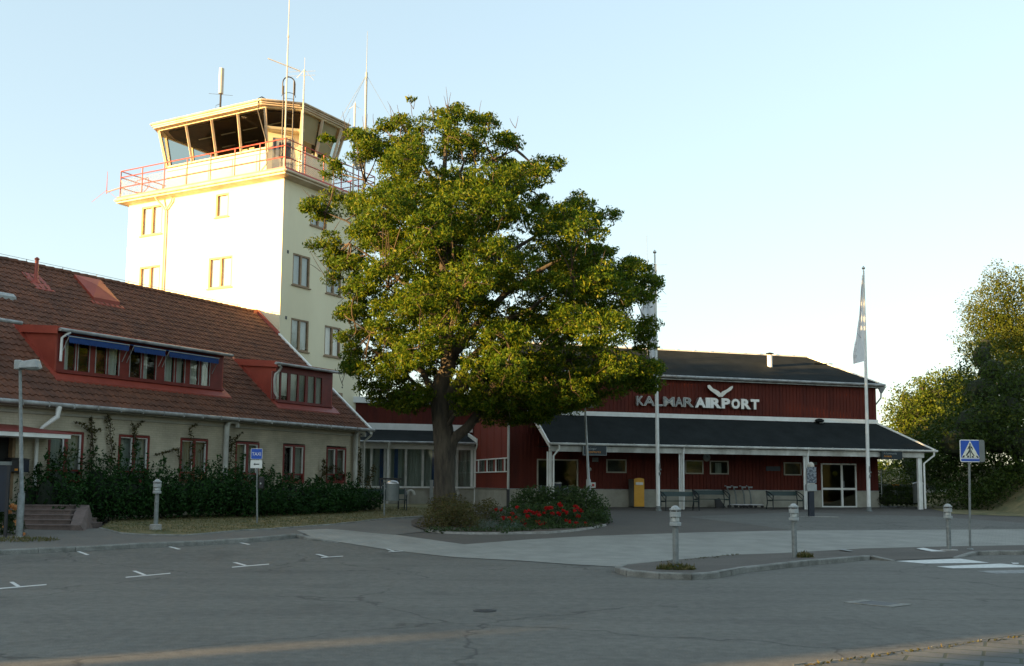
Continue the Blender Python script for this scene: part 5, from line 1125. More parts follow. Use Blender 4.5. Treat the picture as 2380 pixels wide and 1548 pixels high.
# --- taxi sign
P=gnd(k2(312,1455),.11);ts=thing('taxi_sign','blue TAXI sign with a white arrow plate on a thin grey pole','road sign',P)
TH=Vector((-.035,0,1)).normalized()
b=MB();b.tube([Q(0),Q(2.38)],.028,10);b.build('pole',M['steel'],ts)
c=Vector(Q(2.10,-.04));X=Vector((.96,.28,0)).normalized();X=Vector((.99,.1,0)).normalized();Nn=X.cross(Zv);w_=.175
b=MB();plate(b,rrect(-w_,w_,-.16,.17,.025),0,.01);b.m=1;plate(b,rrect(-w_+.012,w_-.012,-.148,.158,.02),.0105,.012);bp_=b.build('taxi_panel',[M['signwhite'],M['blue']],ts)
text('lettering','TAXI',.145,M['signwhite'],sp2(0,-.045,.0135),tuple(X),(0,0,1),bp_,depth=.002,sx=.86,align='CENTER')
b=MB();plate(b,rrect(-w_,w_,-.43,-.185,.02),0,.01);b.m=1;plate(b,[(-.09,-.31),(-.035,-.27),(-.035,-.295),(.09,-.295),(.09,-.325),(-.035,-.325),(-.035,-.35)],.011,.0125);b.build('arrow_panel',[M['signwhite'],M['black']],ts)
b=MB();b.box(W0,P[0]+.02,P[0]+.17,P[1]-.08,P[1]+.06,P[2]+1.05,P[2]+1.40);bx_=b.build('small_box',M['black'],ts,bev=.02);b=MB();b.ball((P[0]+.09,P[1]-.09,P[2]+1.2),.03,.02,.03,8);b.build('lock',M['lampglass'],bx_)
# --- flagpoles
def flagpole(uvb,top,lab,Y=None):
    P=gnd(uvb) if Y is None else atY(uvb,Y)
    P=(P[0],P[1],gz(P[0],P[1]))
    T=atY(top,P[1])
    t=thing('flagpole',lab,'flagpole',P,'white flagpoles in front of the terminal')
    b=MB();b.tube([P,(P[0]+(T[0]-P[0])*.5,P[1],P[2]+(T[2]-P[2])*.5),T],[.088,.068,.035],14);b.build('pole',M['white'],t)
    b=MB();b.lathe(P,[(.15,0),(.15,.05),(.11,.07),(.11,.2),(.09,.22)],14);b.build('base_plate',M['steel'],t)
    b=MB();b.ball((T[0],T[1],T[2]+.09),.085,.085,.075,12);b.tube([T,(T[0],T[1],T[2]+.2)],.02,6);b.build('finial',M['alu'],t)
    z=P[2]+1.75;b=MB();b.box(W0,P[0]+.04,P[0]+.13,P[1]-.12,P[1]-.04,z,z+.06).tube([(P[0]+.05,P[1]-.09,z+.05),(P[0]+.05,P[1]-.11,z+.3)],.02,5).ball((P[0]+.06,P[1]-.1,z-.15),.04,.04,.09,8);b.build('cleat',M['steel'],t)
    b=MB();b.tube([(P[0]+.08,P[1]-.08,z),(T[0]+.02,T[1]-.05,T[2]-.05)],.006,4);b.build('halyard',M['signgrey'],t)
    return t,P,T
fp1,FP1,FT1=flagpole(m4(500,1035),m6(500,140),'white flagpole with its flag half hidden behind the big tree')
fp2,FP2,FT2=flagpole(m5(632,1070),m6(2106,262),'white flagpole with a long limp white flag, right of the lettering')
def flag(t,T,P,out,name='flag',ph=0.):
    """out: list of (crop x,y) of outline left edge, top to bottom, in m6 coordinates; cloth hangs from the pole"""
    b=MB();rows=30;colsn=14
    pts=[atY(m6(*q),T[1]) for q in out]
    zs=[q[2] for q in pts];xs=[q[0] for q in pts]
    V=[]
    for i in range(rows+1):
        z=zs[0]+(zs[-1]-zs[0])*i/rows
        k=0
        while k<len(zs)-2 and z<zs[k+1]: k+=1
        tt=(z-zs[k])/(zs[k+1]-zs[k]) if zs[k+1]!=zs[k] else 0
        xl=xs[k]+(xs[k+1]-xs[k])*tt
        tp=(z-P[2])/(T[2]-P[2]);xp=P[0]+(T[0]-P[0])*tp-.05
        for j in range(colsn+1):
            s=j/colsn;xx=xp+(xl-xp)*s+.0;dy=.10*s*math.sin(s*9+i*.16+ph)+.05*math.sin(s*17+i*.3+ph)*s
            zz=z-.10*s*math.sin(i*.1)-(.12*s if i==rows else 0)
            b.V.append((xx,T[1]-.02+dy,zz))
    for i in range(rows):
        for j in range(colsn): a=i*(colsn+1)+j;b.face((a,a+1,a+colsn+2,a+colsn+1),1)
    o=b.build(name,M['flag'],t);return o
f2=flag(fp2,FT2,FP2,[(2100,300),(2088,385),(2076,505),(2068,600),(2052,700),(2045,770),(2032,850),(2027,910),(2034,962)])
f1=flag(fp1,FT1,FP1,[(492,240),(470,290),(462,400),(440,470),(385,548),(398,640),(440,720),(450,830),(466,925)],ph=1.2)
b=MB()
def mk(b,q,w_): 
    pts=[Vector(atY(m6(*z),FT2[1]-.16)) for z in q]
    for A_,B_ in zip(pts[:-1],pts[1:]): b.bar(A_,B_,w_,.004)
mk(b,[(2078,690),(2070,725)],.012);mk(b,[(2058,748),(2076,772),(2088,786)],.035)
for y in (830,880,930): mk(b,[(2036,y-12),(2052,y-10),(2050,y+8),(2036,y+6),(2036,y-12)],.014)
mk(b,[(2040,935),(2058,915)],.014)
b.build('flag_print',M['flagmark'],f2)
b=MB()
def mk1(b,q,w_):
    pts=[Vector(atY(m6(*z),FT1[1]-.16)) for z in q]
    for A_,B_ in zip(pts[:-1],pts[1:]): b.bar(A_,B_,w_,.004)
mk1(b,[(425,535),(432,560)],.012);mk1(b,[(425,535),(445,530),(446,552),(430,553)],.012);mk1(b,[(464,850),(474,872)],.03);b.build('flag_print',M['flagmark'],f1)
# distant thin aerial with yagi behind left flagpole (stands on the terminal roof)
A_=atY(m6(440,0),50);t=thing('roof_aerial','very thin aerial rising behind the left flagpole above the terminal roof','aerial',(A_[0],50,rz_))
b=MB();b.tube([(A_[0],50,rz_-.5),(A_[0],50,atY(m6(440,-5),50)[2])],[.022,.012],5);b.build('mast',M['steel'],t)
A2=atY(m6(545,550),50.)
b=MB();b.tube([(A2[0]-.2,50.,rz_-.6),(A2[0]-.2,50.,atY(m6(530,215),50)[2])],.018,5)
for y in (222,522,545,582): q=atY(m6(550,y),50);b.bar((q[0]-.3,50,q[2]-.02),(q[0]+.28,50,q[2]+.01),.01)
b.build('side_mast',M['steel'],t)
# --- street lamps
P=gnd(q5(250,1400),.10);P=(P[0],P[1],P[2]);T=atY(k1(180,1110),P[1])
sl_=thing('street_lamp','tall grey street lamp with a square head at the left edge, by the steps','street lamp',P)
b=MB();zj=atY(q5(245,830),P[1])[2];b.tube([P,(P[0],P[1],zj),(P[0]+.0,P[1],zj+.04),(T[0],T[1],T[2])],[.085,.085,.055,.038],12);b.build('pole',M['steel'],sl_)
b=MB();b.lathe((P[0],P[1],P[2]-.08),[(.22,0),(.20,.08),(.1,.09)],14);b.build('foot',M['concrete'],sl_)
b=MB();x0=atY(k1(140,1100),P[1])[0];x1=atY(k1(185,1100),P[1])[0];x2=atY(k1(355,1090),P[1])[0];zt_=atY(k1(250,1045),P[1])[2];zb_=atY(k1(250,1125),P[1])[2]
b.box(W0,x0,x1+.04,P[1]-.11,P[1]+.11,zb_-.02,zb_+.22);b.build('arm',M['lightgrey'],sl_,bev=.02)
b=MB();b.prism([(x1,P[1]-.16,zb_),(x2+.02,P[1]-.17,zb_+.02),(x2+.02,P[1]+.17,zb_+.02),(x1,P[1]+.16,zb_)],[(x1+.02,P[1]-.11,zt_-.05),(x2-.05,P[1]-.12,zt_+.02),(x2-.05,P[1]+.12,zt_+.02),(x1+.02,P[1]+.11,zt_-.05)]);b.build('lamp_head',M['lightgrey'],sl_,bev=.03)
b=MB();b.ball(((x1+x2)/2+.06,P[1],zb_+.01),.22,.13,.05,12);b.build('lamp_lens',M['lampglass'],sl_)
Y_=38.2;P=atY(crop(1150,1150,3.2943)(1800,960),Y_);P=(P[0],Y_,gz(P[0],Y_));T=atY(m2(1768,90),Y_)
s2=thing('street_lamp','slim grey lamp post with a rounded head rising from the flower bed','street lamp',P)
zj=atY(m2(1797,770),Y_)[2];b=MB();b.tube([P,(P[0],Y_,zj),(P[0],Y_,zj+.06),T],[.085,.085,.052,.036],12);b.build('pole',M['lightgrey'],s2)
hx=atY(m2(1805,50),Y_);b=MB();b.tube([(T[0]-.08,Y_,T[2]+.02),(T[0]+.05,Y_,hx[2]+.06),(hx[0]+.05,Y_-.05,hx[2]+.03),(hx[0]+.30,Y_-.1,hx[2]-.02)],[.07,.14,.16,.06],10);b.build('lamp_head',M['lightgrey'],s2)
b=MB();b.ball((hx[0]+.05,Y_-.05,hx[2]-.08),.2,.11,.06,10);b.build('lamp_lens',M['lampglass'],s2)
# --- benches
def bench():
    t=thing('park_bench','x','bench',(0,0,0),'green benches on dark iron frames');L_=1.62
    b=MB()
    for j in range(4): y=-.04-.115*j;b.box(W0,-L_/2+.02,L_/2-.02,y-.10,y,.405,.435)
    b.build('seat',M['benchgreen'],t,local=True)
    b=MB()
    b.prism([(-L_/2+.02,.075,.62),(L_/2-.02,.075,.62),(L_/2-.02,.10,.62),(-L_/2+.02,.10,.62)],[(-L_/2+.02,.13,.82),(L_/2-.02,.13,.82),(L_/2-.02,.155,.82),(-L_/2+.02,.155,.82)])
    b.build('backrest',M['benchgreen'],t,local=True)
    for s in (-1,1):
        x=s*(L_/2-.02);b=MB()
        b.tube([(x,.16,0),(x,.06,.25),(x,.05,.42),(x,.09,.62),(x,.15,.84)],.024,6)
        b.build('rear_leg',M['benchiron'],t,local=True)
        b=MB();b.tube([(x,-.46,0),(x,-.44,.25),(x,-.45,.42),(x,-.47,.62)],.024,6);b.build('front_leg',M['benchiron'],t,local=True)
        b=MB();b.tube([(x,.15,.84),(x,.02,.80),(x,-.2,.74),(x,-.42,.645),(x,-.5,.60)],.022,6).tube([(x,.13,.80),(x,-.15,.60),(x,-.44,.43)],.015,5).tube([(x,.1,.76),(x,-.04,.64),(x,-.2,.56)],.012,5);b.build('armrest',M['benchiron'],t,local=True)
        b=MB();b.tube([(x,.05,.40),(x,-.2,.385),(x,-.45,.40)],.022,6);b.build('seat_bracket',M['benchiron'],t,local=True)
    return t
B0=bench();faceT=math.atan2(nT[1],nT[0])+math.pi/2
def bplace(o,lx,rx,Yoff,lab,rz=faceT,base=None):
    o['label']=lab;o.location=base;o.rotation_euler=(0,0,rz)
def on_ft(ul,ur,b_):
    A_=FT.hb((ul,1185),b_)[0];B_=FT.hb((ur,1185),b_)[0];m=(A_+B_)/2;P=FT.p(m,b_,0);return (P[0],P[1],gz(P[0],P[1]))
D_=lambda x:(1780+x/4.25)/1.2403
bplace(B0,0,0,0,'green bench between the left flagpole and a canopy post, nearest the forecourt',base=on_ft(D_(520),D_(960),2.95))
b1_=copy_tree(B0);bplace(b1_,0,0,0,'green bench against the terminal wall, between another bench and the trolleys',base=on_ft(D_(925),D_(1330),1.0))
E6=lambda x:(2060+x/7.933)/1.2403
b2_=copy_tree(B0);bplace(b2_,0,0,0,'green bench right of the trolleys, beside the brochure column',base=on_ft(E6(1170),E6(1960),1.75))
A_=gnd(q7(300,1350));Bq=gnd(q7(1330,1350));b3_=copy_tree(B0);dx=Vector((Bq[0]-A_[0],Bq[1]-A_[1]));P=((A_[0]+Bq[0])/2-.05,(A_[1]+Bq[1])/2+.25,gz(A_[0],A_[1])+.09);bplace(b3_,0,0,0,'dark green bench in front of the hedge end, behind the grey waste bin',rz=math.atan2(dx.y,dx.x)-.03,base=P)
# --- litter bins
P=gnd(q7(795,1430),.11);t=thing('litter_bin','grey cylindrical waste bin with a domed lid hung on a post by the hedge bench','bin',P)
b=MB();b.tube([P,(P[0],P[1],P[2]+1.14)],.028,8);b.build('post',M['steel'],t)
c=(P[0]+.27,P[1]+.02,P[2]+.52);b=MB();b.lathe(c,[(.215,0),(.225,.01),(.225,.60)],20);b.build('body',M['greybox'],t)
b=MB();b.lathe((c[0],c[1],c[2]+.60),[(.232,0),(.232,.015),(.20,.06),(.12,.10),(.02,.115)],20);b.build('lid',M['alu'],t)
b=MB();b.bar((P[0],P[1],P[2]+.95),(c[0]-.15,c[1],P[2]+.95),.05);b.build('bracket',M['steel'],t)
h=FT.hb(m2(1497,800),1.7);P=FT.p(h[0],1.7,0);P=(P[0],P[1],gz(P[0],P[1]));t=thing('litter_bin','dark round bin with a pale rim behind the left canopy post','bin',P)
b=MB();b.lathe((P[0],P[1],P[2]+.0),[(.16,0),(.19,.1),(.22,.25),(.22,1.10)],18);b.build('body',M['navy'],t);b=MB();b.lathe((P[0],P[1],P[2]+1.10),[(.235,0),(.235,.03),(.15,.05)],18);b.build('lid',M['alu'],t)
h=FT.hb(m5(1003,925),1.7);P=FT.p(h[0],1.7,0);P=(P[0],P[1],gz(P[0],P[1]));t=thing('litter_bin','dark waste bin with a shiny domed lid hung by the right canopy post','bin',P)
zt_=h[2]+.47;b=MB();b.lathe((P[0],P[1],zt_-1.0),[(.27,0),(.28,.02),(.28,.9)],20);b.build('body',M['greybox'],t);b=MB();b.lathe((P[0],P[1],zt_-.1),[(.29,0),(.29,.03),(.2,.10),(.03,.13)],20);b.build('lid',M['alu'],t);b=MB();b.tube([(P[0]+.31,P[1],P[2]),(P[0]+.31,P[1],zt_-.2)],.03,8);b.build('post',M['steel'],t)
h=FT.hb(m4(768,680),2.0);P=FT.p(h[0],2.0,h[2]);t=thing('ash_bin','small dark ash bin with a shiny top fixed to a canopy post','ash bin',P)
b=MB();b.lathe((P[0],P[1],P[2]-.16),[(.09,0),(.09,.30)],14);b.build('body',M['greybox'],t);b=MB();b.lathe((P[0],P[1],P[2]+.14),[(.095,0),(.095,.03),(.05,.05)],14);b.build('lid',M['alu'],t)
# --- yellow box
A_=FT.hb(m4(205,800),.75);Bx=FT.hb(m4(327,800),.75);a1_,a0_=A_[0],Bx[0];z1=FT.hb(m4(260,632),.75)[2];P=FT.p((a0_+a1_)/2,.5,0);z0=.70
t=thing('yellow_mailbox','tall yellow fronted mail box with grey sides against the terminal wall','mail box',(P[0],P[1],z0))
b=MB();b.box(FT,a0_,a1_,.10,.72,z0+.05,z1-.04);b.build('cabinet',M['greybox'],t,bev=.02)
b=MB()
pts=[(a0_,z0+.06),(a1_,z0+.06),(a1_,z1-.03)]+[(a1_+(a0_-a1_)*k/6,z1-.03+.05*math.sin(math.pi*k/6)) for k in range(1,6)]+[(a0_,z1-.03)]
b.prism([FT.p(x,.722,z) for x,z in pts],[FT.p(x,.76,z) for x,z in pts]);yd=b.build('front_door',M['yellow'],t)
b=MB();b.box(FT,a0_+.07,a1_-.07,.762,.80,z1-.30,z1-.18);b.build('slot_tray',M['alu'],yd);b=MB();b.box(FT,a0_+.1,a1_-.1,.762,.775,z1-.14,z1-.05);b.build('slot_flap',M['yellow'],yd)
b=MB();b.box(FT,a0_-.02,a1_+.02,.12,.74,z0,z0+.05);b.build('plinth',M['black'],t)
# --- luggage trolleys
def trolley():
    t=thing('luggage_trolley','x','trolley',(0,0,0),'luggage trolleys parked in a row by the terminal wall')
    b=MB();b.tube([(-.25,.1,.16),(-.27,-.45,.14),(.27,-.45,.14),(.25,.1,.16)],.02,6).tube([(-.25,.1,.16),(.25,.1,.16)],.02,6)
    for x in (-.12,0,.12): b.tube([(x,.1,.16),(x,-.44,.14)],.010,5)
    b.build('base_frame',M['alu'],t,local=True)
    for s in (-1,1): b=MB();b.tube([(s*.17,.1,.16),(s*.17,.13,.6),(s*.17,.22,1.0),(s*.17,.3,1.02)],.018,6);b.build('upright',M['steel'],t,local=True)
    b=MB();b.tube([(-.24,.3,1.02),(.24,.3,1.02)],.022,6).tube([(-.2,.12,.98),(.2,.12,.98)],.02,6);b.box(W0,-.22,.22,.05,.2,.93,1.0);b.build('handle',M['signgrey'],t,local=True)
    for x,y in ((-.2,.12),(.2,.12),(0,-.4)):
        b=MB();b.tube([(x-.02,y,.075),(x+.02,y,.075)],.075,12);b.build('wheel',M['black'],t,local=True)
    return t
TR=trolley();lbs=['luggage trolley at the bench end of the trolley row','second luggage trolley from the bench end of the row','third luggage trolley from the bench end of the row','luggage trolley at the open right end of the trolley row']
for i,x in enumerate((400,550,740,890)):
    h=FT.hb((E6(x),1180),.75);P=FT.p(h[0],.75,0);o=TR if i==0 else copy_tree(TR);o.location=(P[0],P[1],gz(P[0],P[1]));o.rotation_euler=(0,0,faceT+.95);o['label']=lbs[i]
h=FT.hb((E6(150),1175),.6);P=FT.p(h[0],.5,0);b=MB();b.prism([(P[0]-.2,P[1]-.15,.71),(P[0]+.25,P[1]-.15,.71),(P[0]+.25,P[1]+.15,.71),(P[0]-.2,P[1]+.15,.71)],[(P[0]-.25,P[1]-.1,1.1),(P[0]-.05,P[1]-.1,1.15),(P[0]-.05,P[1]+.1,1.15),(P[0]-.25,P[1]+.1,1.1)]);tag(b.build('wheel_stop',M['black'],org=(P[0],P[1],.71)),'dark wedge shaped block behind the middle bench','block')
# --- brochure column
P=gnd(m5(200,1110));P=(P[0],P[1],P[2]);w1=.21
X0=atY(q8(272,1200),P[1])[0];X1=atY(q8(355,1200),P[1])[0];cx0=(X0+X1)/2
t=thing('brochure_column','dark blue post carrying a clear tower of brochures and a grey box','brochure stand',(cx0,P[1],P[2]))
zq=lambda y:atY(q8(300,y),P[1])[2]
b=MB();b.box(W0,X0,X1,P[1]-.12,P[1]+.12,P[2],zq(1008));b.build('post',M['navy'],t,bev=.015)
xa=atY(q8(233,900),P[1])[0];xb=atY(q8(385,900),P[1])[0]
b=MB();b.box(W0,xa,xb,P[1]-.16,P[1]+.16,zq(1005),zq(898));b.build('box',M['lightgrey'],t,bev=.01)
b=MB();b.box(W0,xa+.05,xb-.05,P[1]-.1,P[1]+.1,zq(895),zq(640));ho=b.build('holder',M['alu'],t)
for i in range(3):
    for j in range(5):
        z=zq(880-i*83);x=xa+.02+j*(xb-xa-.02)/5;b=MB();b.hexa([(x,P[1]-.12,z),(x+.07,P[1]-.12,z),(x+.07,P[1]-.10,z),(x,P[1]-.10,z),(x,P[1]-.17,z+.22),(x+.07,P[1]-.17,z+.22),(x+.07,P[1]-.15,z+.22),(x,P[1]-.15,z+.22)]);b.build('brochure',M['brochure'],ho)
b=MB();b.ball((cx0+.03,P[1],zq(615)),.14,.14,.17,12);b.build('globe_top',M['vista'],t)
b=MB();b.box(W0,X0-.35,X1+.95,P[1]-.14,P[1]+.14,P[2]-.01,P[2]+.025);tag(b.build('stone_strip',M['concrete'],org=(cx0,P[1],P[2])),'narrow stone strip in the paving at the foot of the brochure column','strip')
# --- information boards
P=gnd(q7(1185,1350));Y_=P[1]-.25+1.0;g0=gz(P[0],Y_)+.09
f_=lambda x,y:atY(q7(x,y),Y_)
t=thing('notice_board','black framed notice board behind the bench, by the hedge end','notice board',(f_(960,900)[0],Y_,g0))
for x in (702,1180): b=MB();q=f_(x,500);b.box(W0,q[0]-.025,q[0]+.03,Y_-.03,Y_+.03,g0,f_(x,480)[2]);b.build('post',M['black'],t)
A_=f_(700,480);Bq=f_(1255,438);b=MB();b.box(W0,A_[0]-.05,Bq[0],Y_-.06,Y_+.06,A_[2],Bq[2]);b.build('cap',M['black'],t)
A_=f_(705,1000);Bq=f_(1175,555);b=MB();b.box(W0,A_[0]+.03,Bq[0]-.03,Y_-.02,Y_+.02,A_[2],Bq[2]);bd=b.build('panel',M['signdark'],t)
A_=f_(720,645);Bq=f_(1160,635);b=MB();b.box(W0,A_[0]+.05,Bq[0]-.05,Y_-.03,Y_-.021,A_[2],Bq[2]);b.build('line',M['signgrey'],bd)
A_=f_(890,615);Bq=f_(1000,590);b=MB();b.box(W0,A_[0],Bq[0],Y_-.03,Y_-.021,A_[2],Bq[2]);b.build('small_plate',M['signgrey'],bd)
P=gnd(q5(95,1410),.1);Y_=P[1];f_=lambda x,y:atY(q5(x,y),Y_)
t=thing('notice_board','dark blue board on a dark frame cut by the left edge, beside yellow roses','notice board',(P[0],Y_,P[2]))
A_=f_(-300,1410);Bq=f_(118,412);b=MB();b.box(W0,f_(78,900)[0],f_(112,900)[0],Y_-.03,Y_+.03,P[2],Bq[2]);b.build('post',M['darkmetal'],t)
b=MB();b.box(W0,A_[0]-.3,f_(148,420)[0],Y_-.04,Y_+.04,f_(0,460)[2],f_(0,412)[2]);b.build('cap',M['greybox'],t)
b=MB();b.box(W0,A_[0]-.3,f_(76,900)[0],Y_-.02,Y_+.02,f_(0,1070)[2],f_(0,462)[2]);b.build('panel',M['navy'],t)
# --- café terrace behind the right canopy
c=FT.hb(m5(900,1000),-.3);P=FT.p(c[0],-.3,0);z0=.714
def cyl_table(P,lab):
    t=thing('cafe_table',lab,'table',(P[0],P[1],z0),'metal cafe tables');b=MB();b.lathe((P[0],P[1],z0+.70),[(.36,0),(.36,.03),(.3,.032)],20);b.build('table_top',M['alu'],t)
    for k in range(3): a=k*2.1+.4;b=MB();b.tube([(P[0]-.1*math.cos(a),P[1]-.1*math.sin(a),z0+.68),(P[0]+.28*math.cos(a),P[1]+.28*math.sin(a),z0)],.014,5);b.build('leg',M['steel'],t)
def chair(P,rz,lab):
    t=thing('cafe_chair',lab,'chair',(P[0],P[1],z0),'folding cafe chairs',rz)
    b=MB();b.box(W0,-.2,.2,-.2,.2,.44,.46);b.build('seat',M['alu'],t,local=True)
    b=MB();b.tube([(-.19,.2,.7),(-.19,.22,.85),(.19,.22,.85),(.19,.2,.7)],.014,5).box(W0,-.18,.18,.2,.215,.62,.8);b.build('backrest',M['steel'],t,local=True)
    for s in (-1,1):
        b=MB();b.tube([(s*.2,-.22,0),(s*.2,.2,.85)],.012,5);b.build('leg',M['steel'],t,local=True);b=MB();b.tube([(s*.19,.24,0),(s*.19,-.18,.45)],.012,5);b.build('leg',M['steel'],t,local=True)
cyl_table(P,'round metal table on the terrace under the right end of the canopy')
h=FT.hb(m5(870,980),.4);chair(FT.p(h[0]+.1,.2,0),1.9,'folding chair left of the terrace table');h=FT.hb(m5(975,980),.4);chair(FT.p(h[0]+.1,.1,0),-1.6,'folding chair right of the terrace table, by the dark bin');h=FT.hb(m5(825,960),-1.6);chair(FT.p(h[0],-1.6,0),2.6,'folding chair farthest left and back on the terrace')
Fa=FT.hb(m5(715,900),-4.);Fb=FT.hb(m5(1040,900),-4.);zr0=FT.hb(m5(800,905),-4.)[2];zr1=FT.hb(m5(800,868),-4.)[2]
t=thing('terrace_fence','low grey and white terrace fence with a small orange plate','fence',FT.p((Fa[0]+Fb[0])/2,-4,.7))
b=MB();b.box(FT,Fb[0]-1.5,Fa[0]+.2,-4.03,-3.97,zr0+.02,zr1-.06);b.box(FT,Fb[0]-1.5,Fa[0]+.2,-4.06,-3.94,zr1-.055,zr1);b.build('grey_rail',M['greybox'],t)
b=MB();b.box(FT,Fb[0]-1.5,Fa[0]+.2,-4.02,-3.98,zr0-.16,zr0);b.build('white_board',M['white'],t)
for i in range(4): a=Fb[0]-1.4+(Fa[0]+1.5-Fb[0])*i/3;b=MB();b.box(FT,a-.04,a+.04,-4.09,-4.04,.6,zr1);b.build('fence_post',M['greybox'],t)
h=FT.hb(m5(832,885),-3.93);b=MB();b.box(FT,h[0]-.22,h[0]+.22,-3.96,-3.93,h[2]-.13,h[2]+.13);b.build('orange_plate',M['signorange'],t)
# ================================================================ vegetation
def tree_limbs(paths,mt,name,parent,n=10):
    b=MB()
    for pts,rad in paths: b.tube(pts,rad,n,cap=True)
    return b.build(name,mt,parent)
def curve(A,B,bend,k=5):
    A=np.array(A,float);B=np.array(B,float);m=(A+B)/2+np.array(bend);return [tuple((1-t)**2*A+2*t*(1-t)*m+t*t*B) for t in np.linspace(0,1,k)]
# --- the big tree
TY=36.4;TX=atY((1036,1150),TY)[0];tz=gz(TX,TY)
BT=thing('broadleaf_tree','big leafy tree on the forecourt, tower behind its left side, lit from the left','tree',(TX,TY,tz))
sil=[(35,540),(90,500),(150,500),(188,440),(128,378),(150,335),(205,300),(215,270),(262,228),(290,180),(370,135),(430,168),(480,110),(545,98),(592,160),(640,120),(658,65),(700,55),(745,75),(780,125),(880,118),(925,165),(940,205),(985,140),(1020,190),(1025,262),(1080,305),(1130,308),(1205,340),(1190,390),(1130,412),(1118,470),(1190,478),(1262,485),(1300,440),(1380,448),(1438,490),(1440,540),(1495,530),(1502,620),(1505,680),(1442,690),(1430,728),(1500,728),(1522,762),(1568,752),(1605,790),(1652,880),(1612,950),(1562,985),(1642,1030),(1652,1090),(1602,1108),(1655,1142),(1590,1182),(1640,1222),(1645,1292),(1612,1375),(1500,1400),(1400,1392),(1330,1440),(1268,1462),(1180,1455),(1100,1500),(950,1512),(850,1515),(740,1470),(700,1400),(640,1425),(560,1480),(440,1452),(340,1400),(322,1370),(385,1320),(330,1290),(232,1310),(208,1200),(240,1150),(178,1090),(160,1030),(222,990),(250,940),(168,900),(150,868),(192,820),(108,780),(88,690),(160,668),(222,650),(170,600),(90,572)]
def pin(x,y,P):
    c=False;j=len(P)-1
    for i in range(len(P)):
        if (P[i][1]>y)!=(P[j][1]>y) and x<(P[j][0]-P[i][0])*(y-P[i][1])/(P[j][1]-P[i][1])+P[i][0]: c=not c
        j=i
    return c
def dist_edge(x,y,P):
    m=1e9
    for i in range(len(P)):
        a=P[i-1];b_=P[i];dx,dy=b_[0]-a[0],b_[1]-a[1];t=max(0,min(1,((x-a[0])*dx+(y-a[1])*dy)/(dx*dx+dy*dy+1e-9)));m=min(m,math.hypot(x-a[0]-t*dx,y-a[1]-t*dy))
    return m
holes=[(1045,655,60,22),(945,945,75,16),(1090,900,40,18),(835,1125,55,32),(745,1305,30,55),(320,965,32,28),(640,330,30,75),(800,330,22,80),(380,380,16,50),(700,1240,20,40),(1040,1140,35,18),(930,700,30,14),(610,730,14,12),(480,1310,22,14),(560,1330,16,12),(1480,1140,60,14),(1330,1120,34,12),(1380,700,30,20),(985,330,22,35),(700,1390,22,18),(1130,560,30,12),(600,870,14,10),(1200,960,26,12),(560,560,16,20),(1560,1010,30,12)]
# lobes: pick lobe centres by dart throwing inside the outline, then leaf sprays round each lobe
lob=[];tries=0
while len(lob)<292 and tries<60000:
    tries+=1;x=rng.uniform(20,1660);y=rng.uniform(40,1520)
    if not pin(x,y,sil): continue
    de=dist_edge(x,y,sil)
    if de<15: continue
    if any(((x-h[0])/(h[2]+30))**2+((y-h[1])/(h[3]+24))**2<1 for h in holes): continue
    half=min(5.2,.6+(de/57.)*1.15)*(.75 if y<350 else 1.)
    d=rng.uniform(-1,1)*half
    if y>1250: d=rng.uniform(-1,.8)*min(half,3.5)
    Y=TY+.2+d;P=np.array(atY(m1(x,y),Y));R_=min(.30+de/130.*.40,.85)*rng.uniform(.8,1.15)
    if any(np.linalg.norm(P-q[0])<(R_+q[1])*.62 for q in lob): continue
    lob.append((P,R_,x,y))
for x,y,d,R_ in [(1250,1420,-.6,.5),(1150,1425,.6,.5),(1050,1455,-.4,.5),(960,1465,.8,.5),(860,1470,-.8,.45),(1350,1385,.2,.5),(1450,1345,-.5,.5),(1550,1320,.3,.5),(1600,1270,-.3,.4),(420,1395,.4,.45),(520,1430,-.5,.45),(600,1390,.5,.45),(340,1345,-.2,.38),(260,1250,.2,.35),(1200,1360,-1.6,.55),(1080,1370,-1.8,.55),(960,1390,-1.8,.55),(1330,1310,-1.4,.55),(780,1420,-1.2,.45),(700,1440,1.,.35),(1420,1270,-1.2,.55),(450,1310,-1.3,.5),(330,1260,-.9,.45)]:
    lob.append((np.array(atY(m1(x,y),TY+d)),R_,x,y))
cl=[]
for P,R_,x,y in lob:
    n=int(9+34*R_*R_/.5);c=blob(P,R_,R_,R_*.72,n,.55)
    c=c[(c[:,2]>P[2]-R_*.45)|(rng.uniform(size=n)<.5)]
    cl.append(c)
cl=np.concatenate(cl)
C=clumps(cl,.25,27,.55)
print('lobes',len(lob),'sprays',len(cl),'leaves',len(C))
leaves('crown',C,.135,L_ASH,BT,aspect=.36,droop=.55,var=.4)
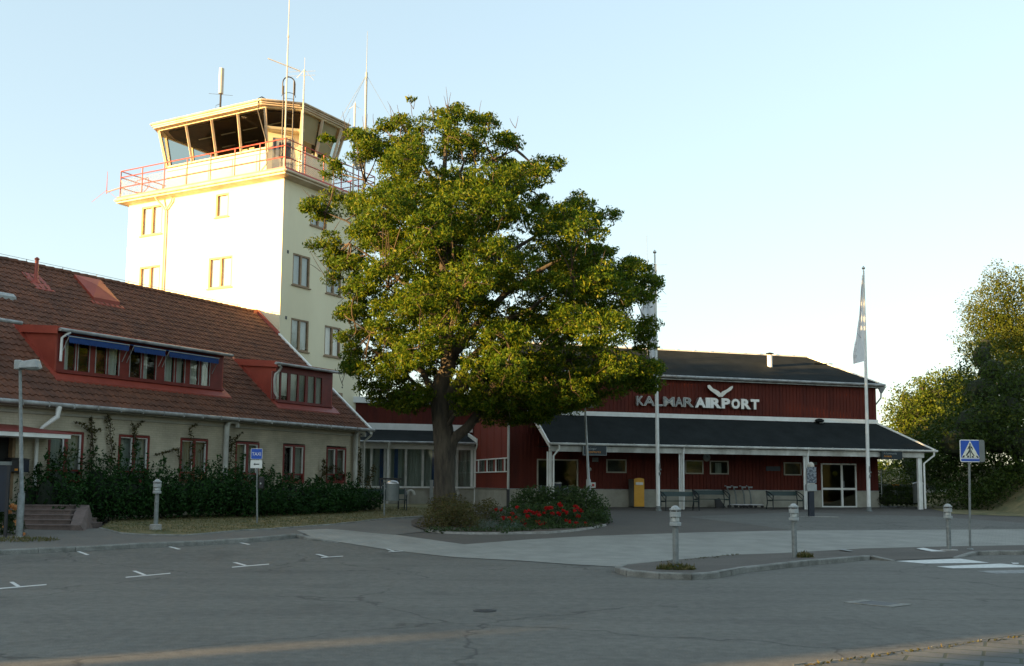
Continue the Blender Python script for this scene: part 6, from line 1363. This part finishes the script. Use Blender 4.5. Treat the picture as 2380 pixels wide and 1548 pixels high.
# trunk and limbs
zf=lambda y:atY(m1(650,y),TY)[2]
base=Vector((TX,TY,tz))
fork=Vector(atY(r5(1020,420),TY));top1=Vector(atY(m1(700,1250),TY))
pth=[([base+Vector((0,0,-.1)),base+Vector((.0,0,.25)),Vector(atY(r5(1035,1100),TY)),Vector(atY(r5(1045,800),TY)),fork,Vector(atY(r5(985,150),TY)),Vector(atY(m1(668,1330),TY)),top1,Vector(atY(m1(690,1050),TY+.2)),Vector(atY(m1(680,800),TY+.2)),Vector(atY(m1(675,500),TY)),Vector(atY(m1(690,250),TY)),Vector(atY(m1(695,90),TY))],[.56,.42,.37,.37,.36,.33,.31,.28,.23,.17,.11,.06,.02])]
pth.append(([Vector(atY(r5(1090,820),TY)),Vector(atY(r5(1130,560),TY-.05)),Vector(atY(r5(1210,490),TY-.1)),Vector(atY(r5(1330,390),TY-.3)),Vector(atY(m1(930,1330),TY-.6)),Vector(atY(m1(1120,1180),TY-.6)),Vector(atY(m1(1400,1020),TY-.6))],[.2,.22,.19,.17,.14,.11,.05]))
mains=[]
ends=[(430,900,-1.5),(260,700,-.5),(330,420,.5),(500,250,0),(560,700,2),(820,300,.5),(1000,280,-.5),(1130,420,1.2),(900,620,-2),(1300,560,1),(1430,620,0),(1250,850,-1.5),(1520,850,.3),(1350,1200,1.),(400,1200,.8),(280,1050,-1),(900,1380,-1.8),(1150,1330,1.5),(500,1350,-.8),(150,560,-.3),(1000,820,2.5),(750,900,-3)]
srcs=[6,7,8,9,10]
for i,(x,y,d) in enumerate(ends):
    e=np.array(atY(m1(x,y),TY+d));
    # leave the stem below the target height
    st_=pth[0][0][4:11];hd_=math.hypot(e[0]-TX,e[1]-TY);zt_=max(st_[0].z+.35*(i%4),min(st_[-1].z,e[2]-hd_*(.75+.1*(i%3))))
    k=[j for j in range(len(st_)-1) if st_[j].z<=zt_][-1];tt_=(zt_-st_[k].z)/(st_[k+1].z-st_[k].z);s=np.array(st_[k].lerp(st_[k+1],min(1,tt_)));k+=4
    c_=curve(s,e,(-(e[0]-s[0])*.12,-(e[1]-s[1])*.12,hd_*.10),8);L_=np.linalg.norm(e-s);r0_=min(pth[0][1][k]*.62,.05+L_*.022)
    c_=[tuple(np.array(q)+(rng.normal(size=3)*.07 if 0<j<7 else 0)) for j,q in enumerate(c_)]
    mains.append((c_,list(np.linspace(r0_,.018,8))));
pth+=mains
allp=np.array([q for pts,rad in pth for q in pts]);
tree_limbs(pth,M['bark'],'trunk',BT,12)
# branches: each lobe joined to the nearest limb point
b=MB()
limb_pts=np.array([q for pts,rad in pth[1:] for q in pts[2:]]+[tuple(q) for q in pth[0][0][7:]])
for P,R_,x,y in lob:
    dd_=np.linalg.norm((limb_pts-P)*np.array([1,1,.8])+np.array([0,0,.3]),axis=1);k=int(np.argmin(dd_))
    c_=curve(limb_pts[k]+rng.normal(size=3)*.03,P,(rng.normal()*.25,rng.normal()*.25,-.1),5);b.tube(c_,[.030,.025,.02,.015,.009],5)
    for _ in range(4):
        e=P+rng.normal(size=3)*R_*.6;b.tube(curve(P,e,(0,0,.1),3),[.015,.011,.005],4)
# bare twigs standing out of the crown top and left
for x0,y0,x1,y1 in [(700,90,690,0),(700,70,712,25),(690,60,680,40),(540,110,535,50),(545,75,520,60),(545,75,555,52),(640,130,610,40),(630,110,640,90),(470,130,428,65),(450,130,438,80),(840,140,848,60),(830,120,800,105),(900,140,890,110),(1000,160,975,140),(1000,160,1012,130),(255,200,228,110),(245,170,262,140),(330,180,318,130),(335,180,340,120),(120,520,50,455),(90,505,70,470),(150,820,85,735),(130,800,80,790),(200,840,100,745),(230,1310,205,1250),(225,1300,250,1250),(970,230,945,180),(180,250,130,215),(370,150,365,120),(490,120,472,80),(1090,320,1120,305)]:
    A_=atY(m1(x0,y0+25),TY-.4);Bq=atY(m1(x1,y1),TY-.6);b.tube(curve(A_,Bq,(rng.normal()*.05,0,.04),4),[.013,.010,.008,.005],5)
b.build('branches',M['twig'],BT)
sprig=[(155,222),(175,235),(140,235),(48,545),(65,550),(1190,350),(535,55)]
C=np.concatenate([blob(atY(m1(x,y),TY-.5),.2,.2,.12,45,.2) for x,y in sprig]);leaves('outer_sprigs',C,.16,L_ASH,BT)
# --- hedge of laurel along the house
def hedge_pts():
    out=[]
    fr_px=[q1(640,425),q1(1000,400),q1(1400,388),q1(1900,372),q1(2380,362),q2(300,232),q2(700,212)]
    frp=[gnd(q,.12) for q in fr_px];frp.append((-4.95,40.9,0));return frp
hp=hedge_pts();top_=[(75,1085),(130,1066),(200,1052),(260,1056),(330,1070),(420,1080),(500,1078),(560,1090),(640,1108),(700,1122),(760,1130),(820,1120),(870,1130)]
def topv(u):
    for (a,b_),(c_,d_) in zip(top_[:-1],top_[1:]):
        if a<=u<=c_: return b_+(d_-b_)*(u-a)/(c_-a)
    return top_[0][1] if u<75 else top_[-1][1]
def prj(P):
    d=(P[0],P[1],P[2]-EZ);z=sum(d[i]*Fv[i] for i in range(3));return CX+f*sum(d[i]*Rv[i] for i in range(3))/z,cy-f*sum(d[i]*Uv[i] for i in range(3))/z
H0=thing('laurel_hedge','long dark evergreen hedge below the windows of the cream house','hedge',(hp[2][0],hp[2][1],gz(*hp[2][:2])))
cen=[];core=MB()
segs_=[]
for A_,B_ in zip(hp[:-1],hp[1:]): segs_.append((np.array(A_[:2]),np.array(B_[:2])))
for A_,B_ in segs_:
    L_=np.linalg.norm(B_-A_);k=max(2,int(L_/.42));d=(B_-A_)/L_;nn_=np.array([-d[1],d[0]])
    for i in range(k):
        c_=A_+d*L_*i/k
        for off in (.35,1.0,1.6):
            q=c_+nn_*off;fb=FL.inv((q[0],q[1],0))[1]
            if fb>.1: continue
            u,_=prj((q[0],q[1],1.));zt__=atY((u,topv(u)),q[1])[2];g=gz(q[0],q[1])+.1
            hgt=max(.5,(zt__-g)*(.72 if off<.5 else 1.0)+rng.normal()*.13)
            if u<165 and off<.5: continue
            cen.append((q[0],q[1],g,hgt))
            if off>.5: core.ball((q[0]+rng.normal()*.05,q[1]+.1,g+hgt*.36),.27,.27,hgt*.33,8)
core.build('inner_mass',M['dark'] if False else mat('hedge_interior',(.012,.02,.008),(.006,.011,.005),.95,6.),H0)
C=[]
for x,y,g,hgt in cen:
    x+=rng.normal()*.1;y+=rng.normal()*.08;c=blob((x,y,g+hgt*.52),.52,.52,hgt*.52,380,.35);c=c[c[:,2]>g];C.append(c)
for x,y,g,hgt in cen:
    if rng.uniform()<.3: C.append(blob((x+rng.normal()*.15,y,g+hgt+rng.uniform(0,.22)),.10,.10,.24,34,.1))
C=np.concatenate(C);leaves('foliage',C,.115,L_HEDGE,H0,aspect=.42,droop=-.2)
print('hedge leaves',len(C))
# --- climbers on the wall (outline points in k5 pixels)
def climber(pts,lab,n=40,rad=.13,crp=k5,bb=.18,size=.085,mt=L_VINE,dens=1.):
    P=[FL.p(*FL.hb(crp(*q),bb)[:1],bb,FL.hb(crp(*q),bb)[2]) for q in pts];t=thing('climbing_plant',lab,'climbing plant',(P[0][0],P[0][1],gz(*P[0][:2])))
    b=MB();C=[]
    b.tube([(P[0][0],P[0][1],gz(*P[0][:2]))]+P,[.02]+[.014]*(len(P)-1)+[.006],5);b.build('stem',M['twig'],t)
    for A_,B_ in zip(P[:-1],P[1:]):
        L_=math.dist(A_,B_);k=max(1,int(L_/.11*dens))
        for i in range(k):
            q=np.array(A_)+(np.array(B_)-np.array(A_))*(i/k);rr=rad*(1.25-.7*(i/k) if A_ is P[-2] else 1.15);C.append(blob(q,rr,rr*.5,rr*.8,int(n*.5),.2))
    leaves('foliage',np.concatenate(C),size,mt,t,aspect=.5,droop=.2)
climber([(800,760),(840,640),(820,500),(815,300)],'brownish climber up the wall right of the leftmost window');climber([(815,440),(740,380),(650,355)],'thin climber arm reaching left over the leftmost window',24,.08)
climber([(990,760),(1000,600),(980,470),(985,380),(950,275)],'climber up the wall left of the second window');climber([(830,440),(920,430)],'short climber arm between the first two climbers',20,.08);climber([(1190,700),(1210,520),(1200,420),(1170,345)],'forked climber over the second window, left prong',26,.09)
climber([(1205,430),(1250,370),(1300,350)],'forked climber over the second window, right prong',22,.08);climber([(1600,700),(1590,600),(1370,660)],'low climber left of the third window',22,.08);climber([(1700,740),(1720,560),(1690,430),(1770,365)],'climber crossing the third window',24,.09);climber([(1790,620),(1850,525)],'small climber at the right edge of the third window',20,.08)
climber([(130,1130),(150,1000),(140,900)],'bushy climber by the downpipe, left of the fourth window',50,.22,k2);climber([(130,1000),(190,900),(230,870)],'thin climber reaching above the fourth window',22,.07,k2);climber([(350,1220),(400,1130),(430,1160)],'climber between the fourth and fifth windows',40,.16,k2)
climber([(690,1230),(740,1160),(735,1040)],'climber left of the sixth window',46,.17,k2);climber([(870,1150),(800,1090),(700,1180)],'climber across the sixth window',24,.1,k2);climber([(950,1240),(960,1100),(950,960)],'bushy climber at the corner of the cream house',60,.2,k2);climber([(1000,1240),(1040,1150),(1060,1080)],'loose shrub stems right of the house corner downpipe',50,.2,k2,-.3)
climber([(560,760),(640,640),(600,570)],'green shrub growing over the leftmost window',60,.3,k5,-.3,.11,L_PRIVET);climber([(340,820),(360,720)],'small evergreen shoot left of the leftmost window',60,.16,k5,-.2,.11,L_HEDGE)
# --- shrubs
def shrub(name,lab,els,mt,size,per,cat='shrub',aspect=.45,group=None,core=True,flowers=None):
    """els: list of (u,v(px centre),Y,rx,rz)"""
    P0=None;C=[];cb_=MB()
    for (u,v,Y,rx,rz) in els:
        P=atY((u,v),Y);C.append(blob(P,rx,rx*.8,rz,int(per*1.35*rx*rz*4),.3))
        cb_.ball(P,rx*.3,rx*.3,rz*.3,8)
        if P0 is None: P0=P
    C=np.concatenate(C);C=C[C[:,2]>np.array([gz(x,y) for x,y,_ in C])+.03]
    t=thing(name,lab,cat,(P0[0],P0[1],gz(P0[0],P0[1])),group)
    leaves('foliage',C,size,mt,t,aspect=aspect,droop=-.1)
    return t,C
# px positions inside crop m2 -> picture
m=lambda x,y:m2(x,y)
def els(L_,): return [(*m(x,y),Y,rx,rz) for x,y,Y,rx,rz in L_]
shrub('spirea_bush','brownish green bush with tiny pale flowers at the left end of the flower bed',els([(330,1190,32.2,.55,.4),(430,1110,32.8,.7,.5),(560,1130,32.6,.6,.55),(500,1030,34.0,.6,.5),(640,1110,33.2,.6,.5),(720,1180,32.2,.4,.3),(800,1090,33.6,.55,.45),(860,1040,34.4,.4,.35),(380,1010,34.6,.45,.35)]),L_SPIREA,.07,700)
shrub('privet_bush','bright green bushy shrub at the right end of the flower bed',els([(1200,960,36.0,.5,.45),(1330,950,36.2,.6,.5),(1460,950,36.4,.6,.5),(1600,960,36.4,.65,.55),(1750,1000,36.2,.65,.6),(1880,1060,36.,.5,.6),(1850,1150,35.2,.5,.45),(1930,1150,35.8,.35,.4),(1680,1060,36.6,.6,.5),(1150,1010,36.4,.4,.35),(1420,1040,36.4,.6,.5),(1790,900,36.6,.3,.3),(1230,890,36.4,.2,.25),(1660,880,36.6,.2,.25)]),L_PRIVET,.09,650)
rt,RC=shrub('rose_bush','bush of red roses in the middle of the flower bed',els([(1000,1120,33.2,.5,.35),(1120,1090,33.8,.55,.42),(1240,1120,33.8,.55,.45),(1360,1110,34.,.6,.45),(1500,1100,34.2,.6,.48),(1620,1110,34.4,.5,.42),(1700,1160,34.4,.4,.35),(1180,1200,32.8,.5,.3),(1340,1200,33.2,.5,.3),(1520,1200,33.6,.5,.3),(1650,1210,33.9,.4,.25),(1050,1200,32.4,.4,.25)]),L_PRIVET,.08,560)
rs=[(918,1052),(970,1052),(1125,1025),(1080,1088),(990,1130),(1050,1130),(1065,1145),(1120,1132),(1090,1170),(1075,1185),(1170,1158),(1215,1110),(1230,1125),(1200,1070),(1235,1062),(1260,1068),(1285,1085),(1320,1078),(1330,1100),(1195,1192),(1217,1222),(1410,1030),(1395,1045),(1430,1040),(1380,1078),(1455,1088),(1510,1080),(1525,1092),(1530,1000),(1535,1012),(1600,1078),(1675,1020),(1690,1032),(1720,1050),(1730,1062),(1340,1190),(1360,1195),(1380,1178),(1320,1165),(1585,1150),(1615,1160),(1660,1218),(1680,1178),(1705,1110),(1770,1188),(1565,1060),(1445,1030),(1665,1060)]
C=[]
for x,y in rs:
    Yk=32.9+(x-900)/900.*1.2-(0 if y<1100 else .35);leaves('rose_bloom',blob(atY(m(x,y),Yk-.1),.075,.06,.055,20,.1),.065,L_RED,rt,aspect=.8,droop=0)
for x,y,Y,lab in ((830,1210,31.9,'pale grey green soft plant at the front of the bed, left of the other one'),(1075,1225,31.9,'pale grey green soft plant at the front of the bed, under the roses')):
    shrub('sage_plant',lab,els([(x,y,Y,.42,.26),(x+40,y+10,Y,.3,.2)]),L_SAGE,.05,1100,'plant',.2,'soft grey green plants in the bed',False)
C=[]
for i in range(46):
    q=m(280+i*36,1262-(0 if i<20 else (i-20)*2.0)+rng.normal()*5);P=gnd(q,.06);C.append(blob((P[0],P[1]+.12,P[2]+.05),.16,.12,.10,45,.2))
tag(leaves('ground_cover',np.concatenate(C),.07,L_PRIVET,aspect=.4),'low green ground cover along the front edge of the flower bed','ground cover',kind='stuff')
# rose bush at the left edge
P=gnd(q5(120,1380),.1);t=thing('rose_bush','small bush with apricot roses at the left edge, under the dark board','rose bush',P)
C=np.concatenate([blob((P[0]-.3+dx_,P[1]+.2,P[2]+z_),.4,.3,.3,330,.4) for dx_,z_ in ((0,.3),(-.4,.35),(.1,.6),(-.2,.7),(-.7,.5),(.25,.15))]);leaves('foliage',C,.09,L_PRIVET,t)
for x,y,rr in ((170,995,.10),(215,1018,.11),(128,1075,.06),(213,1193,.08),(258,1245,.12),(303,1365,.07),(60,1265,.05)): leaves('rose_bloom',blob(atY(q5(x,y),P[1]-.05),rr*.8,rr*.8,rr*.65,34,.1),.07,L_APR,t,aspect=.8)
P=gnd(q5(200,1440),.1);tuft(P,.7,500,'grass strip at the foot of the left street lamp',.1,.12)
# plants hiding steps' right side
shrub('evergreen_shrub','dark evergreen shrub spilling over the side wall of the steps',[(*k5(545,1190),29.9,.33,.3),(*k5(620,1180),30.6,.5,.5),(*k5(720,1230),31.6,.45,.35),(*k5(400,1000),31.6,.5,.6),(*k5(250,860),31.2,.22,.45),(*k5(560,1020),32.4,.7,.7),(*k5(800,1200),32.0,.5,.4),(*k5(700,1060),32.8,.7,.6)],L_HEDGE,.12,420)
# lawn grass
n=16000;C=[]
Pq=[(q[0],q[1]) for q in lw]
while len(C)<n:
    x=rng.uniform(-15,-1);y=rng.uniform(28,42)
    if pin(x,y,Pq):
        h_=math.sin(x*2.3+y)*math.sin(y*1.7-x*.6)
        C.append((x,y,gz(x,y)+.125+rng.uniform(0,.03)))
tag(leaves('lawn_grass',np.array(C),.07,L_GRASS,aspect=.14,droop=-1.2),'short half dry grass of the lawn between hedge and pavement','grass',kind='stuff')
# bits of weed along island back edge and forecourt
C=[]
for i in range(26):
    P=gnd(q3(160+i*26+rng.normal()*6,378-i*3.1+rng.normal()*2),.02);C.append(blob(P,.10,.05,.04,14,.1))
for i in range(30):
    P=gnd(q3(1180+i*40+rng.normal()*9,912-i*5.4+rng.normal()*2),.03);C.append(blob(P,.05,.03,.02,8,.1))
tag(leaves('edge_weeds',np.concatenate(C),.05,L_VINE,aspect=.3),'sparse dry weeds growing along the kerb edges','weeds',kind='stuff')
# --- trees and bank on the right
bk=[(q4(470,1430),0),(q4(620,1408),.0),(q4(700,1375),.5),(q4(800,1330),1.0)]
B=MB();gx=[];nx,ny=30,16
for j in range(ny+1):
    for i in range(nx+1):
        x=21.3+i*.9;y=42+j*2.2+(i*.0);s=max(0,min(1,(x-22.6)/4.5));h=gz(x,y)-.05+.02+2.3*s*s*(3-2*s)*min(1,max(0,(y-42.5)/5.))+.06*math.sin(x*1.3+y);B.V.append((x,y,h))
for j in range(ny):
    for i in range(nx): a=j*(nx+1)+i;B.face((a,a+1,a+nx+2,a+nx+1),1)
B.build('grass_bank',M['lawn'])['kind']='structure'
sheet('grass_verge',[(19.6,46.3),(40,36),(60,36),(60,75),(17,75),FT.p(-2.6,0,0)[:2]],.02,M['lawn'])
def bgtree(name,lab,base,els_,mt,per,size,trunkr=.2,aspect=.5,flat=.7,shell=.35,spr=.42,core=True,group=None,twigs=True,pern=9,den=1.):
    t=thing(name,lab,'tree',base,group);B=np.array(base);C=[];b=MB()
    ctr=[]
    for (u,v,Y,rx,rz) in els_:
        P=np.array(atY((u,v),Y));n=int(per*rx*rx*rz*den+6);ctr.append(blob(P,rx,rx,rz,n,shell));
        if trunkr: b.tube(curve(B,P,(0,0,rz*.5),5),[trunkr*.6,trunkr*.45,trunkr*.3,trunkr*.2,.03],6)
    ctr=np.concatenate(ctr);C=clumps(ctr,spr,pern,flat);leaves('crown',C,size,mt,t,aspect=aspect,droop=.4)
    if trunkr: b.tube([base,tuple(B+np.array([0,0,2.])),tuple(np.array(atY((els_[0][0],els_[0][1]),els_[0][2])))],[trunkr,trunkr*.9,trunkr*.3],8);b.build('trunk',M['bark'],t)
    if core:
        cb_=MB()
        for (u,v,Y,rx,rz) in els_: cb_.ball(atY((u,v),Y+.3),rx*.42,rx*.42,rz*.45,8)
        cb_.build('crown_core',MCORE,t)  # added dark balls that keep the crown opaque
    return t
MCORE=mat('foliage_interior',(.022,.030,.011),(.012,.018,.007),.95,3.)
def e4(L_,k=1.): return [(*q4(x,y),Y*k,rx*k,rz*k) for x,y,Y,rx,rz in L_]
gB=lambda x,y:(x,y,gz(x,y)+.3)
bgtree('birch_tree','tall loose birch with light gold leaves at the right edge','%s'and gB(33.5,62.5),e4([(700,330,62,2.4,2.2),(620,330,61,1.6,1.9),(560,290,61.5,1.6,1.3),(780,180,62,1.5,1.4),(690,140,62,1.3,1.2),(760,470,61,2.6,2.4),(650,500,61,2.0,1.8),(560,470,62.5,1.2,1.8),(470,470,63.5,.8,1.3),(760,620,60,2.3,2.0),(860,400,62,2.5,2.8),(860,700,60,2.2,2.4),(830,900,58,1.5,2.0),(640,110,62,.9,.8),(760,850,59.,1.0,1.6)]),L_BIRCH,30,.125,.28,.55,1.0,.15,.42,False,None,True,15)
bgtree('bushy_tree','round sunlit green tree just right of the terminal canopy',gB(27.,67.5),e4([(190,850,58,1.8,1.7),(130,900,58,1.2,1.4),(300,800,59,2.2,1.7),(390,760,59.5,2.0,1.5),(420,720,60,1.6,1.1),(250,960,57.5,2.4,1.7),(130,960,57.5,1.0,1.0),(350,930,57.5,2.6,2.0),(470,800,60,1.8,1.7),(230,730,58.5,.5,.8),(120,790,58.4,.5,.6)],1.135),L_LIME,26,.17,.22,.55,.8,.35,.45,True)
bgtree('dark_tree','dense dark green tree between the sunlit tree and the birch',gB(28.,54.5),e4([(560,760,58,2.4,1.9),(620,640,59,1.9,1.6),(560,560,60,1.3,1.5),(680,860,57,2.6,2.0),(520,930,56.5,2.5,2.0),(640,1020,56,2.4,1.8),(780,1040,56,2.4,2.0),(740,720,58,2.2,1.9),(420,1040,56,2.2,1.7),(580,500,61,.9,1.)],.93),L_DARK,24,.16,.25,.55,.8,.4,.45,True)
bgtree('undergrowth_bush','low dark bushes along the foot of the bank, right of the canopy post',gB(24.,52.5),e4([(300,1180,54,1.6,1.3),(420,1200,53.5,1.8,1.3),(540,1230,53,1.8,1.3),(660,1200,53,1.7,1.3),(330,1320,51.2,1.0,.8),(420,1330,51,1.2,.8),(520,1340,50.6,1.1,.8),(610,1320,50.6,1.1,.9),(690,1270,50.8,1.1,.9),(770,1230,51,1.3,1.),(860,1200,51,1.3,1.),(290,1080,55,1.7,1.4),(360,1060,56,1.8,1.4)]),L_DARK,62,.13,.0,.55,.8,.3,.35,False)
def e5(L_): return [(*q8(x,y),Y,rx,rz) for x,y,Y,rx,rz in L_]
bgtree('sunlit_bush','yellow green bush seen under the canopy, behind the terrace',gB(23.,68),e5([(1560,720,67,1.1,1.3),(1480,800,67,1.0,.9),(1620,820,66.5,1.3,1.0),(1760,780,66,1.0,.9),(1540,620,67.5,.5,.8),(1820,850,66,.9,.6),(1420,650,68,.4,.5),(1440,850,67,.6,.4)]),L_LIME,46,.12,.08,.55,.8,.35,.3,False)
bgtree('dark_tree','dark bush seen through the canopy opening beside the right post',gB(25.2,60),e5([(1900,620,62,1.3,1.4),(1980,780,61,1.2,1.2),(1820,560,63,.9,.8),(2000,500,62,1.2,1.)]),L_DARK,34,.13,.1,.55,.8,.4,.35,True)
h=[]
for i in range(9): h.append((*q8(1430+i*70,985+8*math.sin(i*2)),52.4,.33,.28));h.append((*q8(1440+i*70,1075),52.1,.36,.34));h.append((*q8(1440+i*70,1150),51.9,.36,.3))
C=np.concatenate([blob(atY((u,v),Y),rx,rx,rz,200,.4) for u,v,Y,rx,rz in h]);t=thing('terrace_hedge','dark low planting in front of the terrace fence','hedge',(24,52.4,.7));leaves('foliage',C,.09,L_DARK,t)
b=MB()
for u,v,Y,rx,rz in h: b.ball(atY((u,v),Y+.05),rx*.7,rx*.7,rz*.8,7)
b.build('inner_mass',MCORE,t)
bgtree('far_tree','distant trees low behind the terminal, seen through the door glass',gB(28,95),[(*q8(900,690),95,4.,1.3),(*q8(760,700),95,4.,1.2),(*q8(1350,800),95,4.,1.6)],L_LIME,3,.4,.0,.6,.8,.4,.9,True)
# --- unseen sheds added behind the camera to shade the forecourt, and a row of trees
Sx,Sy=SUNH.x,SUNH.y;FS=Fr((0,0),(Sy,-Sx),(Sx,Sy))   # a: across the sun, b: toward the sun
if FS.inv((0,1,0))[0]<0: FS=Fr((0,0),(-Sy,Sx),(Sx,Sy))
def shed(name,lab,a0,a1,b0,b1,zw,zr):
    t=thing(name,lab,'added shed',FS.p((a0+a1)/2,b0,0));b=MB();b.box(FS,a0,a1,b0,b1,-.02,zw);b.build('wall',M['falu'],t)
    b=MB();m_=(b0+b1)/2;b.prism([FS.p(a0,b0-.3,zw),FS.p(a0,b1+.3,zw),FS.p(a0,m_,zr)],[FS.p(a1,b0-.3,zw),FS.p(a1,b1+.3,zw),FS.p(a1,m_,zr)]);b.build('roof',M['felt'],t)
shed('shade_shed','long red shed added outside the picture, behind the viewer to the left, to cast shade',11.22,36.2,46,54,9.0,12.6)  # added shadow casters; the gaps between them let sun streaks reach the road
shed('shade_shed','red shed added between two others to cast shade, outside the picture behind the viewer',8.02,10.88,46,54,9.0,12.6)
shed('shade_shed','red shed added farthest right behind the viewer to cast shade, outside the picture',-16,7.2,46,54,9.0,12.6)
t=thing('streak_shade_box','dark box added high between two red sheds to end the sun streak, outside the picture','added shade box',FS.p(11.05,50,0));b=MB();b.box(FS,10.89,11.21,46.5,53.5,6.75,12.4);b.build('roof',M['felt'],t)  # added box closing the upper gap so the streak fades out
for i,(a,bb,z,rx,rz) in enumerate([(34.3,34,8.8,3.0,3.),(37.0,33,12.2,2.6,3.6),(40.2,35,12.1,2.9,3.6),(43.2,34,11.2,2.4,3.2),(30.5,36,7.6,3.,2.6),(25.5,38,7.6,3.2,2.4),(20.5,37,7.2,3,2.4)]):
    P=FS.p(a,bb,z);t=thing('park_tree','leafy tree outside the picture to the left of the viewer, one of a row','tree',(P[0],P[1],0),'row of trees behind the viewer')
    C=clumps(blob(P,rx,rx,rz,150,.3),.7,14,.7);leaves('crown',C,.5,L_DARK,t,aspect=.7)
    b=MB();b.tube([(P[0],P[1],0),(P[0],P[1],z)],[.3,.12],8);b.build('trunk',M['bark'],t)
    cf=.72 if a<36 else .55;b=MB();b.ball((P[0],P[1],P[2]-(0 if a<36 else 1.)),rx*cf,rx*cf,rz*cf,10);b.build('crown_core',MCORE,t)  # added dark ball that thickens the crown's shadow

# unseen wood added behind the viewer to block bright horizon reflections
C=[];b=MB()
for k in range(180):
    az=math.radians(95+170*k/150*1.0) if False else math.radians(-100+ k*2.0)
    d=Vector((math.sin(az+math.pi),math.cos(az+math.pi)))
    if d.dot(Vector((Sx,Sy)).normalized())>math.cos(math.radians(13)): continue
    if d.y>.45 and d.x<.66 and d.x>-.75: continue
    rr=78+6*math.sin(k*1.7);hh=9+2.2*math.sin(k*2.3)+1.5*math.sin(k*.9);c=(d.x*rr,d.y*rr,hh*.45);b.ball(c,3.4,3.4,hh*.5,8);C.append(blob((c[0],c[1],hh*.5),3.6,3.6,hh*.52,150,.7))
o=leaves('horizon_blocking_wood',np.concatenate(C),1.1,L_DARK,aspect=.7);tag(o,'belt of dark trees added behind the viewer to block horizon reflections, outside the picture','wood',kind='stuff')
o=b.build('horizon_blocking_core',MCORE);tag(o,'dense filler mass inside the added tree belt behind the viewer','wood',kind='stuff')
bgtree('dark_tree','green tree just outside the right edge of the picture, beyond the birch',gB(38.,60),[(2560,1000,60,3.2,3.4),(2660,900,60,3.4,3.6),(2600,780,60,2.6,2.6),(2760,1000,60,3.,3.2),(2500,1080,58,2.4,2.2)],L_DARK,12,.2,.3,.55,.8,.4,.6,True)
